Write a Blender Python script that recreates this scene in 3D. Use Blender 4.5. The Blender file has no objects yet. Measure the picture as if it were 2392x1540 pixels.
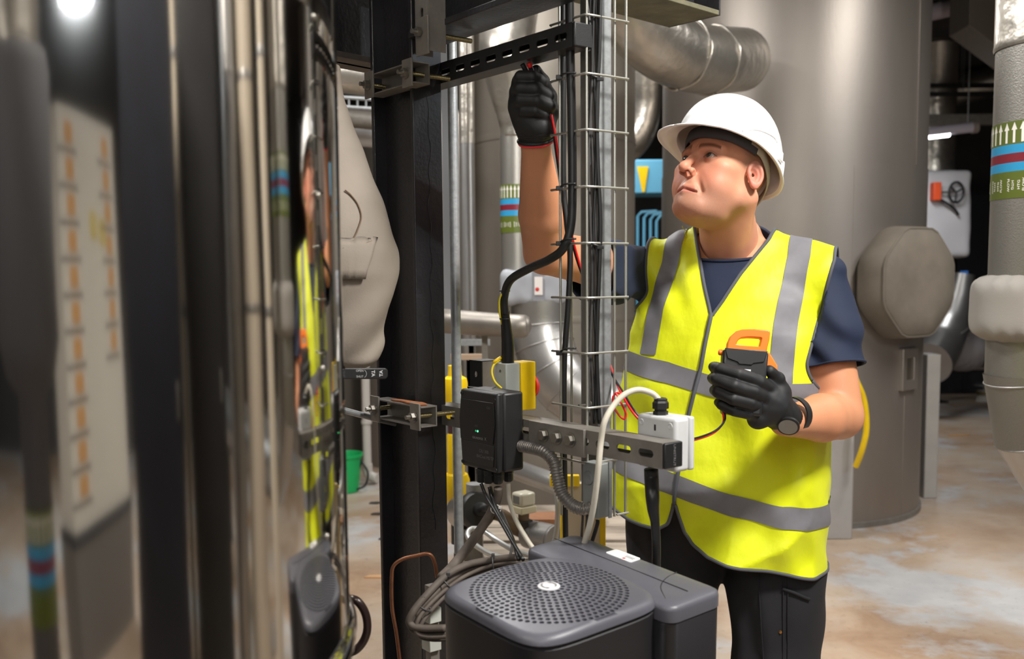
import bpy, bmesh, math, random
import numpy as np
from mathutils import Vector, Matrix, noise as mnoise
random.seed(7); rng = np.random.default_rng(7)
SC = bpy.context.scene
COL = SC.collection
rad = math.radians

# ------------------------------------------------------------------ camera
CAM = np.array([0.0, 0.0, 1.42]); FPX = 2300.0; CX, CY = 1196.0, 850.0   # principal point: the frame is a crop, its optical centre lies a little low
PITCH, ROLL = rad(5.1), rad(0.5)
_f = np.array([0, math.cos(PITCH), -math.sin(PITCH)])
_u0 = np.array([0, math.sin(PITCH), math.cos(PITCH)]); _r0 = np.array([1.0, 0, 0])
_u = _u0*math.cos(ROLL) + _r0*math.sin(ROLL)
_r = _r0*math.cos(ROLL) - _u0*math.sin(ROLL)
cam_d = bpy.data.cameras.new('camera'); cam = bpy.data.objects.new('camera', cam_d); COL.objects.link(cam)
cam_d.sensor_width = 36.0; cam_d.lens = 36.0*FPX/2392.0
cam_d.shift_y = (CY-770.0)/2392.0
cam_d.clip_start = 0.02; cam_d.clip_end = 60
cam_d.dof.use_dof = True; cam_d.dof.focus_distance = 2.02; cam_d.dof.aperture_fstop = 4.5
cam.matrix_world = Matrix(((_r[0], _u[0], -_f[0], CAM[0]), (_r[1], _u[1], -_f[1], CAM[1]), (_r[2], _u[2], -_f[2], CAM[2]), (0, 0, 0, 1)))
SC.camera = cam

def ray(px, py):
    d = _f + _r*(px-CX)/FPX + _u*(CY-py)/FPX
    return d
def P(px, py, Y):
    "world point seen at a photo pixel, Y metres in front of the lens"
    d = ray(px, py); return CAM + d*(Y/d[1])
def PZ(px, py, z=0.0):
    "world point seen at a photo pixel on the horizontal plane z"
    d = ray(px, py); return CAM + d*((z-CAM[2])/d[2])
def px_of(p):
    v = np.asarray(p)-CAM; k = v@_f
    return CX+FPX*(v@_r)/k, CY-FPX*(v@_u)/k

# ------------------------------------------------------------------ light and exposure
SC.view_settings.view_transform = 'Standard'; SC.view_settings.look = 'None'
SC.view_settings.gamma = 1.0; SC.view_settings.use_curve_mapping = False
SC.view_settings.exposure = 0.0
if hasattr(SC, 'cycles'):
    SC.cycles.max_bounces = 7; SC.cycles.diffuse_bounces = 4; SC.cycles.glossy_bounces = 4; SC.cycles.transmission_bounces = 2
W = bpy.data.worlds.new('plant_room_air'); SC.world = W; W.use_nodes = True
W.node_tree.nodes['Background'].inputs[0].default_value = (0.9, 0.92, 1.0, 1)
W.node_tree.nodes['Background'].inputs[1].default_value = 0.05

def area_light(name, loc, target, sx, sy, power, col=(1, 1, 1), spread=180):
    l = bpy.data.lights.new(name, 'AREA'); l.shape = 'RECTANGLE'; l.size = sx; l.size_y = sy
    l.energy = power; l.color = col; l.spread = rad(spread)
    o = bpy.data.objects.new(name, l); COL.objects.link(o); o.location = loc
    o.rotation_euler = (Vector(target)-Vector(loc)).to_track_quat('-Z', 'Y').to_euler()
    return o
# photographer's softbox flash, high on the right of the lens
area_light('flash_key', (1.35, 0.80, 3.05), (0.50, 2.2, 1.25), 0.40, 0.40, 108, (1.0, 0.97, 0.92))
# soft fill light added beside the camera
area_light('fill_light', (-0.10, -0.35, 1.95), (0.45, 2.2, 1.3), 0.45, 0.45, 7, (1.0, 0.97, 0.93))
# rows of ceiling luminaires of the plant room
area_light('luminaire_glow', (2.6, 3.6, 3.30), (2.6, 3.6, 0), 0.2, 1.5, 85, (1, 0.98, 0.95))
area_light('luminaire_glow', (-0.2, 4.3, 3.30), (-0.2, 4.3, 0), 0.2, 1.5, 58, (1, 0.98, 0.95))
area_light('luminaire_glow', (-1.6, 3.2, 3.30), (-1.6, 3.2, 0), 0.2, 1.5, 60, (1, 0.98, 0.95))
area_light('luminaire_glow', (0.72, 7.5, 3.30), (0.72, 7.5, 0), 0.2, 1.5, 60, (1, 0.98, 0.95))
area_light('luminaire_glow', (0.6, -1.2, 3.30), (0.6, -1.2, 0), 0.2, 1.5, 24, (1, 0.98, 0.95))
area_light('luminaire_glow', (-1.5, -2.6, 3.30), (-1.5, -2.6, 0), 0.2, 1.5, 36, (0.95, 0.97, 1.0))

# ------------------------------------------------------------------ materials
MATS = {}
def mat(name, col, rough=0.5, metal=0.0, var=0.0, vscale=8.0, bump=0.0, bscale=60.0, spec=0.5, emit=None, estr=0.0,
        col2=None, stretch=(1, 1, 1), alpha=1.0, trans=0.0, sheen=0.0, coat=0.0, rvar=0.0, sss=0.0):
    if name in MATS: return MATS[name]
    m = bpy.data.materials.new(name); m.use_nodes = True; nt = m.node_tree; N = nt.nodes; L = nt.links
    b = N['Principled BSDF']
    c = (*col, 1)
    b.inputs['Base Color'].default_value = c; b.inputs['Roughness'].default_value = rough
    b.inputs['Metallic'].default_value = metal; b.inputs['Specular IOR Level'].default_value = spec
    b.inputs['Alpha'].default_value = alpha; b.inputs['Transmission Weight'].default_value = trans
    b.inputs['Sheen Weight'].default_value = sheen; b.inputs['Coat Weight'].default_value = coat
    if sss:
        b.inputs['Subsurface Weight'].default_value = sss
        b.inputs['Subsurface Radius'].default_value = (0.010, 0.004, 0.002); b.inputs['Subsurface Scale'].default_value = 1.0
    if emit:
        b.inputs['Emission Color'].default_value = (*emit, 1); b.inputs['Emission Strength'].default_value = estr
    tc = None
    def coord():
        nonlocal tc
        if tc is None:
            g = N.new('ShaderNodeNewGeometry'); mp = N.new('ShaderNodeMapping'); mp.inputs['Scale'].default_value = stretch
            L.new(g.outputs['Position'], mp.inputs['Vector']); tc = mp.outputs['Vector']
        return tc
    if var > 0:
        n = N.new('ShaderNodeTexNoise'); n.inputs['Scale'].default_value = vscale; n.inputs['Detail'].default_value = 6; n.inputs['Roughness'].default_value = 0.6
        L.new(coord(), n.inputs['Vector'])
        r = N.new('ShaderNodeValToRGB'); r.color_ramp.elements[0].position = 0.34; r.color_ramp.elements[1].position = 0.66
        c2 = col2 if col2 else tuple(x*(1-var) for x in col)
        r.color_ramp.elements[0].color = (*c2, 1); r.color_ramp.elements[1].color = c
        L.new(n.outputs['Fac'], r.inputs['Fac']); L.new(r.outputs['Color'], b.inputs['Base Color'])
        if rvar:
            mr = N.new('ShaderNodeMapRange'); mr.inputs['To Min'].default_value = max(0.02, rough-rvar); mr.inputs['To Max'].default_value = rough+rvar
            L.new(n.outputs['Fac'], mr.inputs['Value']); L.new(mr.outputs['Result'], b.inputs['Roughness'])
    if bump > 0:
        n2 = N.new('ShaderNodeTexNoise'); n2.inputs['Scale'].default_value = bscale; n2.inputs['Detail'].default_value = 3
        L.new(coord(), n2.inputs['Vector'])
        bp = N.new('ShaderNodeBump'); bp.inputs['Strength'].default_value = bump; bp.inputs['Distance'].default_value = 0.01
        L.new(n2.outputs['Fac'], bp.inputs['Height']); L.new(bp.outputs['Normal'], b.inputs['Normal'])
    MATS[name] = m; return m
def vmat(name, rough=0.5, spec=0.4, bump=0.0, bscale=300.0, sss=0.0, sheen=0.0, metal=0.0, stretch=(1, 1, 1)):
    "a material whose colour comes from the mesh's own 'tint' colour attribute"
    m = mat(name, (0.5, 0.5, 0.5), rough=rough, spec=spec, bump=bump, bscale=bscale, sss=sss, sheen=sheen, metal=metal, stretch=stretch)
    nt = m.node_tree; a = nt.nodes.new('ShaderNodeVertexColor'); a.layer_name = 'tint'
    nt.links.new(a.outputs['Color'], nt.nodes['Principled BSDF'].inputs['Base Color'])
    return m
def lin(r, g, b):
    "8-bit display colour to linear"
    return tuple(((c/255.0)/12.92 if c/255.0 <= 0.04045 else ((c/255.0+0.055)/1.055)**2.4) for c in (r, g, b))

# ------------------------------------------------------------------ geometry helpers
def nrm(v):
    v = np.asarray(v, float); n = np.linalg.norm(v); return v/n if n > 1e-12 else v
def frame(axis, hint=(0, 0, 1)):
    a = nrm(axis); h = np.asarray(hint, float)
    if abs(a@nrm(h)) > 0.98: h = np.array([1.0, 0, 0])
    x = nrm(np.cross(h, a)); y = np.cross(a, x); return x, y, a
def smooth_path(pts, n=8):
    "Catmull-Rom through the points"
    p = [np.asarray(q, float) for q in pts]
    if len(p) < 3: return np.array(p)
    p = [2*p[0]-p[1]]+p+[2*p[-1]-p[-2]]; out = []
    for i in range(1, len(p)-2):
        for k in range(n):
            t = k/n; a, b, c, d = p[i-1], p[i], p[i+1], p[i+2]
            out.append(0.5*((2*b)+(-a+c)*t+(2*a-5*b+4*c-d)*t*t+(-a+3*b-3*c+d)*t**3))
    out.append(p[-2]); return np.array(out)

class MB:
    def __init__(s): s.v = []; s.f = []; s.n = 0
    def add(s, v, f):
        v = np.asarray(v, float).reshape(-1, 3); s.v.append(v)
        s.f += [tuple(int(i)+s.n for i in q) for q in f]; s.n += len(v); return s
    def box(s, c, h, ax=None):
        c = np.asarray(c, float)
        X, Y, Z = ax if ax is not None else np.eye(3)
        X, Y, Z = np.asarray(X)*h[0], np.asarray(Y)*h[1], np.asarray(Z)*h[2]
        v = [c+sx*X+sy*Y+sz*Z for sz in (-1, 1) for sx, sy in ((-1, -1), (1, -1), (1, 1), (-1, 1))]
        f = [(3, 2, 1, 0), (4, 5, 6, 7), (0, 1, 5, 4), (1, 2, 6, 5), (2, 3, 7, 6), (3, 0, 4, 7)]
        if np.dot(np.cross(X, Y), Z) < 0: f = [q[::-1] for q in f]
        return s.add(v, f)
    def cyl(s, p0, p1, r0, r1=None, n=20, caps=True, hint=(0, 0, 1)):
        r1 = r0 if r1 is None else r1; p0 = np.asarray(p0, float); p1 = np.asarray(p1, float)
        x, y, a = frame(p1-p0, hint); v = []
        for p, r in ((p0, r0), (p1, r1)):
            for i in range(n):
                t = 2*math.pi*i/n; v.append(p+r*(math.cos(t)*x+math.sin(t)*y))
        f = [(i, (i+1) % n, n+(i+1) % n, n+i) for i in range(n)]
        if caps: f += [tuple(range(n))[::-1], tuple(range(n, 2*n))]
        return s.add(v, f)
    def tube(s, pts, r, n=10, smooth=0, caps=True):
        rs = None
        if smooth:
            k = len(pts)
            if np.ndim(r) > 0: rs = np.interp(np.linspace(0, k-1, (k-1)*smooth+1), range(k), r)
            pts = smooth_path(pts, smooth)
        pts = np.asarray(pts, float); m = len(pts)
        if rs is None: rs = np.full(m, r) if np.ndim(r) == 0 else np.asarray(r, float)
        T = np.gradient(pts, axis=0); T /= np.linalg.norm(T, axis=1)[:, None]+1e-12
        x, y, _ = frame(T[0]); v = []
        for i in range(m):
            x = nrm(x-T[i]*(x@T[i])); y = np.cross(T[i], x)
            for k in range(n):
                t = 2*math.pi*k/n; v.append(pts[i]+rs[i]*(math.cos(t)*x+math.sin(t)*y))
        f = [(i*n+k, i*n+(k+1) % n, (i+1)*n+(k+1) % n, (i+1)*n+k) for i in range(m-1) for k in range(n)]
        if caps: f += [tuple(range(n))[::-1], tuple(range((m-1)*n, m*n))]
        return s.add(v, f)
    def lathe(s, prof, o=(0, 0, 0), axis=(0, 0, 1), n=32, hint=(0, 1, 0), a0=0.0, a1=None, caps=True):
        "prof: list of (radius, height along axis)"
        x, y, a = frame(axis, hint); o = np.asarray(o, float); v = []
        full = a1 is None; a1 = 2*math.pi if full else a1; k = n if full else n+1
        for r, h in prof:
            for i in range(k):
                t = a0+(a1-a0)*i/n; v.append(o+a*h+r*(math.cos(t)*x+math.sin(t)*y))
        f = []
        for j in range(len(prof)-1):
            for i in range(n):
                i2 = (i+1) % k if full else i+1
                f.append((j*k+i, j*k+i2, (j+1)*k+i2, (j+1)*k+i))
        if full and caps:
            if prof[0][0] > 1e-6: f.append(tuple(range(k))[::-1])
            if prof[-1][0] > 1e-6: f.append(tuple(range((len(prof)-1)*k, len(prof)*k)))
        return s.add(v, f)
    def prism(s, poly, o, ax, ay, az, d):
        "polygon in the (ax, ay) plane pushed d along az"
        o, ax, ay, az = [np.asarray(q, float) for q in (o, ax, ay, az)]; n = len(poly)
        v = [o+p[0]*ax+p[1]*ay for p in poly]+[o+p[0]*ax+p[1]*ay+az*d for p in poly]
        f = [(i, (i+1) % n, n+(i+1) % n, n+i) for i in range(n)]+[tuple(range(n))[::-1], tuple(range(n, 2*n))]
        return s.add(v, f)
    def holed(s, o, ax, ay, az, L, Wd, th, slots, n=16, y0=None):
        "plate L x Wd (x from 0, y centred) with stadium slots [(cx, cy, half_len, radius)] sorted along x"
        o, ax, ay, az = [np.asarray(q, float) for q in (o, ax, ay, az)]
        if not slots:
            return s.box(o+ax*L/2-az*th/2, (L/2, Wd/2, th/2), (ax, ay, az))
        cuts = [0.0]+[(slots[i][0]+slots[i+1][0])/2 for i in range(len(slots)-1)]+[L]
        for (cx, cy, hl, r), xa, xb in zip(slots, cuts[:-1], cuts[1:]):
            inn = []; out = []
            for i in range(n):
                t = 2*math.pi*(i+0.5)/n; c, sn = math.cos(t), math.sin(t)
                inn.append((cx+(hl if c > 0 else -hl)+r*c, cy+r*sn))
                dx = (xb-cx) if c > 0 else (cx-xa); k = min(dx/abs(c) if abs(c) > 1e-6 else 9, (Wd/2)/abs(sn) if abs(sn) > 1e-6 else 9)
                out.append([cx+k*c, k*sn])
            for (X, Y) in ((xb, Wd/2), (xa, Wd/2), (xa, -Wd/2), (xb, -Wd/2)):
                j = min(range(n), key=lambda q: (out[q][0]-X)**2+(out[q][1]-Y)**2); out[j] = [X, Y]
            v = []
            for z in (0, -th):
                v += [o+p[0]*ax+p[1]*ay+az*z for p in out]+[o+p[0]*ax+p[1]*ay+az*z for p in inn]
            f = []
            for i in range(n):
                j = (i+1) % n
                f += [(i, j, n+j, n+i), (2*n+j, 2*n+i, 3*n+i, 3*n+j), (n+i, n+j, 3*n+j, 3*n+i), (j, i, 2*n+i, 2*n+j)]
            s.add(v, f)
        return s
    def grid(s, pts, closed_u=False, closed_v=False):
        "pts[i][j] grid of points"
        pts = np.asarray(pts, float); a, b = pts.shape[:2]; f = []
        for i in range(a-(0 if closed_u else 1)):
            for j in range(b-(0 if closed_v else 1)):
                i2, j2 = (i+1) % a, (j+1) % b
                f.append((i*b+j, i*b+j2, i2*b+j2, i2*b+j))
        return s.add(pts.reshape(-1, 3), f)
    def build(s, name, m, parent=None, smooth=None, bevel=0.0, seg=2, tint=None, solid=0.0, org=None, sub=0):
        V = np.concatenate(s.v) if s.v else np.zeros((0, 3))
        if org is None:
            org = getattr(parent, '_o', None) if parent is None else ORG[parent.name]
        if org is None:
            org = np.array([(V[:, 0].min()+V[:, 0].max())/2, (V[:, 1].min()+V[:, 1].max())/2, V[:, 2].min()])
        me = bpy.data.meshes.new(name); me.from_pydata((V-org).tolist(), [], s.f); me.validate(clean_customdata=False); me.update()
        o = bpy.data.objects.new(name, me); COL.objects.link(o); me.materials.append(m)
        if parent is not None: o.parent = parent; ORG[o.name] = org
        else: o.location = org; ORG[o.name] = org
        if smooth is not None:
            me.shade_smooth()
            if smooth < 180: me.set_sharp_from_angle(angle=rad(smooth))
        if tint is not None:
            ca = me.color_attributes.new('tint', 'FLOAT_COLOR', 'POINT')
            t = np.ones((len(V), 4), np.float32); t[:, :3] = tint; ca.data.foreach_set('color', t.ravel())
        if solid:
            md = o.modifiers.new('thickness', 'SOLIDIFY'); md.thickness = solid; md.offset = -1
        if bevel > 0:
            md = o.modifiers.new('edges', 'BEVEL'); md.width = bevel; md.segments = seg; md.limit_method = 'ANGLE'; md.angle_limit = rad(35)
            if smooth is None: me.shade_smooth(); me.set_sharp_from_angle(angle=rad(50))
        if sub:
            md = o.modifiers.new('subdivision', 'SUBSURF'); md.levels = sub; md.render_levels = sub
        return o
ORG = {}
def tag(o, label=None, cat=None, group=None, kind=None):
    if label: o['label'] = label
    if cat: o['category'] = cat
    if group: o['group'] = group
    if kind: o['kind'] = kind
    return o
def thing(name, label, cat, loc, group=None):
    o = bpy.data.objects.new(name, None); COL.objects.link(o); o.location = loc; o.empty_display_size = 0.05
    ORG[o.name] = np.asarray(loc, float); tag(o, label, cat, group); return o
def struct(name, mb, m, **k):
    o = mb.build(name, m, **k); o['kind'] = 'structure'; return o
def text_mesh(txt, size, bold=0.0):
    "flat lettering, returned as (verts, faces) in its own xy plane, centred"
    c = bpy.data.curves.new('lettering', 'FONT'); c.body = txt; c.size = size; c.align_x = 'CENTER'; c.align_y = 'CENTER'; c.offset = bold
    c.resolution_u = 3
    o = bpy.data.objects.new('lettering', c); COL.objects.link(o)
    me = bpy.data.meshes.new_from_object(o.evaluated_get(bpy.context.evaluated_depsgraph_get()))
    v = np.array([q.co[:] for q in me.vertices]).reshape(-1, 3); f = [tuple(p.vertices) for p in me.polygons]
    bpy.data.objects.remove(o); bpy.data.curves.remove(c); bpy.data.meshes.remove(me)
    return v, f
def put_text(mb, txt, size, o, ax, ay, az=None, lift=0.0006, bold=0.0):
    v, f = text_mesh(txt, size, bold); ax, ay = nrm(ax), nrm(ay); az = np.cross(ax, ay)
    return mb.add(np.asarray(o)+v[:, :1]*ax+v[:, 1:2]*ay+az*lift, f)
def hexbolt(mb, p, axis, r=0.010, h=0.008, stud=0.010, washer=0.016):
    a = nrm(axis); p = np.asarray(p)
    mb.cyl(p, p+a*0.002, washer, n=18); mb.cyl(p+a*0.002, p+a*(0.002+h), r, n=6)
    if stud: mb.cyl(p+a*(0.002+h), p+a*(0.002+h+stud), r*0.5, n=12)
    return mb
UP = np.array([0, 0, 1.0]); XA = np.array([1.0, 0, 0]); YA = np.array([0, 1.0, 0])
A38 = rad(38)
D1 = np.array([-math.sin(A38), math.cos(A38), 0])   # run of the steelwork, away to the left
D2 = np.array([math.cos(A38), math.sin(A38), 0])    # across it, away to the right

# common finishes
M_BLACKST = mat('black_painted_steel', lin(40, 39, 42), 0.36, 0.0, var=0.3, vscale=14, bump=0.11, bscale=110, rvar=0.1)
M_GALV = mat('galvanised_steel', lin(160, 163, 165), 0.42, 0.5, var=0.25, vscale=60, bump=0.05, bscale=200)
M_DARKSTRUT = mat('dusty_grey_strut', lin(128, 123, 116), 0.5, 0.25, var=0.25, vscale=25)
M_STRUT_BLK = mat('dark_strut', lin(52, 51, 51), 0.42, 0.3, var=0.3, vscale=25)  # darker strut colour, on the overhead rail it holds the shade
M_WIRE = mat('zinc_wire', lin(188, 188, 180), 0.35, 0.8)
M_BOLT = mat('bolt_steel', lin(150, 146, 138), 0.35, 0.9)
M_BRASS = mat('yellow_zinc', lin(140, 128, 92), 0.4, 0.8)
M_CABLE = mat('black_cable', lin(26, 26, 27), 0.42, var=0.3, vscale=40)
M_CABLE_GREY = mat('dark_grey_cable', lin(62, 60, 60), 0.5, var=0.3, vscale=40)
M_CABLE_WHITE = mat('cream_cable', lin(205, 198, 182), 0.45, var=0.12, vscale=30)
M_DUSTY = mat('dusty_cable', lin(92, 82, 74), 0.7, var=0.4, vscale=30)
M_PLASTIC_BLK = mat('black_plastic', lin(27, 27, 28), 0.45, bump=0.05, bscale=500)
M_FOIL = mat('foil_cladding', lin(190, 184, 174), 0.33, 0.85, var=0.25, vscale=7, bump=0.55, bscale=16)
M_ALU = mat('aluminium_cladding', lin(170, 168, 166), 0.36, 0.85, var=0.1, vscale=6, bump=0.05, bscale=120)
M_STUCCO = mat('stucco_aluminium', lin(150, 147, 141), 0.38, 0.75, bump=0.14, bscale=230)
M_VESSEL = mat('vessel_cladding', lin(158, 150, 142), 0.46, 0.75, var=0.12, vscale=3, bump=0.05, bscale=160, stretch=(1, 1, 0.25))
M_JACKET = mat('grey_jacket_cloth', lin(140, 130, 119), 0.8, var=0.12, vscale=9, bump=0.06, bscale=300)
M_YELLOW = mat('safety_yellow', lin(246, 205, 8), 0.4, var=0.1, vscale=20)
M_WHITE = mat('white_print', (0.8, 0.8, 0.8), 0.6)
M_RED = mat('red_print', lin(190, 40, 40), 0.5)
# ================================================================== the room
def floor_material():
    m = bpy.data.materials.new('stained_concrete'); m.use_nodes = True; nt = m.node_tree; N = nt.nodes; L = nt.links; b = N['Principled BSDF']
    g = N.new('ShaderNodeNewGeometry')
    def nz(scale, detail=8, ro=0.62, dist=0.0):
        n = N.new('ShaderNodeTexNoise'); n.inputs['Scale'].default_value = scale; n.inputs['Detail'].default_value = detail
        n.inputs['Roughness'].default_value = ro; n.inputs['Distortion'].default_value = dist
        L.new(g.outputs['Position'], n.inputs['Vector']); return n.outputs['Fac']
    def ramp(fac, stops):
        r = N.new('ShaderNodeValToRGB'); e = r.color_ramp.elements
        e[0].position, e[0].color = stops[0][0], (*stops[0][1], 1); e[1].position, e[1].color = stops[-1][0], (*stops[-1][1], 1)
        for p, c in stops[1:-1]:
            q = e.new(p); q.color = (*c, 1)
        L.new(fac, r.inputs['Fac']); return r.outputs['Color']
    def mix(a, c, fac):
        x = N.new('ShaderNodeMix'); x.data_type = 'RGBA'
        L.new(a, x.inputs['A']); L.new(c, x.inputs['B']); L.new(fac, x.inputs['Factor']); return x.outputs['Result']
    base = ramp(nz(1.6), [(0.30, lin(156, 132, 110)), (0.5, lin(180, 162, 143)), (0.70, lin(182, 176, 170))])
    rust = ramp(nz(3.1, 10, 0.7, 0.6), [(0.3, lin(140, 112, 88)), (0.6, lin(172, 145, 120))])
    k1 = ramp(nz(0.9, 6, 0.6, 0.4), [(0.46, (0, 0, 0)), (0.62, (1, 1, 1))])
    c1 = mix(base, rust, k1)
    blue = ramp(nz(5), [(0.3, lin(166, 170, 174)), (0.7, lin(192, 193, 194))])
    k2 = ramp(nz(0.75, 7, 0.65, 0.3), [(0.54, (0, 0, 0)), (0.6, (0.8, 0.8, 0.8))])
    c2 = mix(c1, blue, k2)
    dirt = ramp(nz(26, 6, 0.75), [(0.3, lin(120, 100, 84)), (0.42, lin(255, 255, 255))])
    mu = N.new('ShaderNodeMix'); mu.data_type = 'RGBA'; mu.blend_type = 'MULTIPLY'; mu.inputs['Factor'].default_value = 0.45
    L.new(c2, mu.inputs['A']); L.new(dirt, mu.inputs['B']); L.new(mu.outputs['Result'], b.inputs['Base Color'])
    b.inputs['Roughness'].default_value = 0.5
    bp = N.new('ShaderNodeBump'); bp.inputs['Strength'].default_value = 0.25; bp.inputs['Distance'].default_value = 0.01
    L.new(nz(14, 8, 0.7), bp.inputs['Height']); L.new(bp.outputs['Normal'], b.inputs['Normal'])
    return m
X0, X1, Y0, Y1, ZC = -4.2, 7.6, -4.6, 13.4, 3.75
struct('floor', MB().box(((X0+X1)/2, (Y0+Y1)/2, -0.05), ((X1-X0)/2, (Y1-Y0)/2, 0.05)), floor_material())
M_WALL = mat('dark_block_wall', lin(70, 68, 68), 0.85, var=0.25, vscale=3, bump=0.1, bscale=40)
M_WALL2 = mat('pale_block_wall', lin(150, 144, 136), 0.85, var=0.15, vscale=3, bump=0.1, bscale=40)
M_CEIL = mat('dark_soffit', lin(58, 56, 56), 0.9, var=0.3, vscale=4)
struct('ceiling', MB().box(((X0+X1)/2, (Y0+Y1)/2, ZC+0.05), ((X1-X0)/2, (Y1-Y0)/2, 0.05)), M_CEIL)
struct('wall_back', MB().box(((X0+X1)/2, Y1+0.05, ZC/2), ((X1-X0)/2, 0.05, ZC/2)), M_WALL)
struct('wall_front', MB().box(((X0+X1)/2, Y0-0.05, ZC/2), ((X1-X0)/2, 0.05, ZC/2)), M_WALL2)
struct('wall_left', MB().box((X0-0.05, (Y0+Y1)/2, ZC/2), (0.05, (Y1-Y0)/2, ZC/2)), M_WALL2)
struct('wall_right', MB().box((X1+0.05, (Y0+Y1)/2, ZC/2), (0.05, (Y1-Y0)/2, ZC/2)), M_WALL)
# the fittings that carry the room's luminaires
M_TUBE = mat('lit_tube', (1, 1, 1), 0.4, emit=(1, 0.98, 0.95), estr=9.0)
M_FIT = mat('luminaire_body', lin(200, 200, 198), 0.5)
for i, (x, y, lb) in enumerate([(2.6, 3.6, 'ceiling strip light to the right of the worker'), (-0.2, 4.3, 'ceiling strip light above the yellow valve set'),
        (-1.6, 3.2, 'ceiling strip light above the grey jacketed valve'), (0.72, 7.5, 'ceiling strip light behind the two grey vessels'),
        (0.6, -1.2, 'ceiling strip light behind the photographer'), (-1.5, -2.6, 'ceiling strip light over the white labelled panel')]):
    t = thing('strip_light', lb, 'light', (x, y, 3.32), 'ceiling strip lights')
    MB().box((x, y, 3.375), (0.045, 0.76, 0.03)).build('fitting_body', M_FIT, t, bevel=0.004)
    MB().cyl((x-0.03, y-0.74, 3.335), (x-0.03, y+0.74, 3.335), 0.013, n=12).build('lamp_tube', M_TUBE, t, smooth=40)
    for s in (-1, 1): MB().cyl((x, y+s*0.5, 3.40), (x, y+s*0.5, ZC), 0.004, n=8).build('hanger_rod', M_GALV, t, smooth=40)

# ================================================================== polished tank, close on the left
TC = np.array([-0.785, 1.03]); TR = 0.60; TZ0, TZ1 = 1.03, 2.75
def tank_hit(px, py):
    d = ray(px, py); a = d[0]**2+d[1]**2; b = -2*(d[0]*TC[0]+d[1]*TC[1]); c = TC@TC-TR*TR
    q = b*b-4*a*c
    if q < 0: return None
    t = (-b-math.sqrt(q))/(2*a); h = CAM+d*t; n = nrm([h[0]-TC[0], h[1]-TC[1], 0])
    dn = nrm(d); return h, dn-2*(dn@n)*n
def TRf(px, py, dist):
    "point that the polished shell mirrors at a photo pixel, dist metres from the shell"
    h, r = tank_hit(px, py); return h+r*dist
def mirror_material():
    m = mat('polished_stainless', lin(196, 192, 186), 0.075, 1.0)
    nt = m.node_tree; N = nt.nodes; L = nt.links; b = N['Principled BSDF']
    g = N.new('ShaderNodeNewGeometry'); mp = N.new('ShaderNodeMapping'); mp.inputs['Scale'].default_value = (1, 1, 0.22); L.new(g.outputs['Position'], mp.inputs['Vector'])
    n = N.new('ShaderNodeTexNoise'); n.inputs['Scale'].default_value = 7; n.inputs['Detail'].default_value = 2; L.new(mp.outputs['Vector'], n.inputs['Vector'])
    bp = N.new('ShaderNodeBump'); bp.inputs['Strength'].default_value = 0.10; bp.inputs['Distance'].default_value = 0.01
    L.new(n.outputs['Fac'], bp.inputs['Height']); L.new(bp.outputs['Normal'], b.inputs['Normal'])
    n2 = N.new('ShaderNodeTexNoise'); n2.inputs['Scale'].default_value = 3; n2.inputs['Detail'].default_value = 5; L.new(mp.outputs['Vector'], n2.inputs['Vector'])
    mr = N.new('ShaderNodeMapRange'); mr.inputs['To Min'].default_value = 0.03; mr.inputs['To Max'].default_value = 0.085
    L.new(n2.outputs['Fac'], mr.inputs['Value']); L.new(mr.outputs['Result'], b.inputs['Roughness'])
    return m
M_MIRROR = mirror_material()
t = thing('polished_tank', 'tall mirror-polished stainless steel tank filling the left foreground', 'tank', (TC[0], TC[1], 0))
MB().lathe([(TR, TZ0), (TR, TZ1)], (TC[0], TC[1], 0), n=160, caps=False).build('shell', M_MIRROR, t, smooth=180)
MB().lathe([(TR-0.02, TZ0-0.045), (TR-0.004, TZ0-0.04), (TR+0.006, TZ0-0.028), (TR+0.008, TZ0-0.014), (TR+0.003, TZ0+0.0), (TR-0.005, TZ0+0.004)], (TC[0], TC[1], 0), n=128, caps=False).build('rolled_rim', M_MIRROR, t, smooth=180)
MB().lathe([(TR+0.001, TZ1), (TR+0.006, TZ1+0.02), (TR*0.8, TZ1+0.13), (TR*0.4, TZ1+0.2), (0.0, TZ1+0.22)], (TC[0], TC[1], 0), n=96).build('domed_head', M_MIRROR, t, smooth=180)
M_TANKBASE = mat('black_insulation', lin(30, 29, 32), 0.6)
MB().lathe([(TR-0.03, 0.12), (TR-0.03, TZ0-0.04)], (TC[0], TC[1], 0), n=96).build('lower_casing', M_TANKBASE, t, smooth=40)
for a in (20, 110, 200, 290):
    p = np.array([TC[0]+0.45*math.cos(rad(a)), TC[1]+0.45*math.sin(rad(a)), 0])
    MB().box(p+UP*0.06, (0.05, 0.05, 0.06)).build('foot', M_BLACKST, t, bevel=0.004)
for k in range(9):   # small rivets beside the vertical lap joint
    z = 1.16+k*0.17
    q, _ = tank_hit(752, 770); n = nrm([q[0]-TC[0], q[1]-TC[1], 0]); q = np.array([TC[0], TC[1], 0])+n*TR+UP*z
    MB().lathe([(0.0035, 0), (0.0032, 0.0012), (0.0018, 0.0022), (0, 0.0026)], q-n*0.0004, n, n=10).build('rivet', M_BOLT, t, smooth=60)
# ring handle of a valve below the tank's rim
t = thing('pipe_handle', 'dark curved pipe handle sticking out below the polished tank', 'handle', P(826, 1530, 1.5))
pts = [P(800, 1402, 1.52), P(830, 1402, 1.5), P(852, 1430, 1.5), P(858, 1468, 1.5), P(848, 1500, 1.5), P(826, 1522, 1.5), P(792, 1530, 1.52)]
MB().tube(pts, 0.0066, n=14, smooth=6).build('bent_tube', mat('dark_bronze', lin(48, 36, 34), 0.3, 0.3), t, smooth=60)

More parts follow.
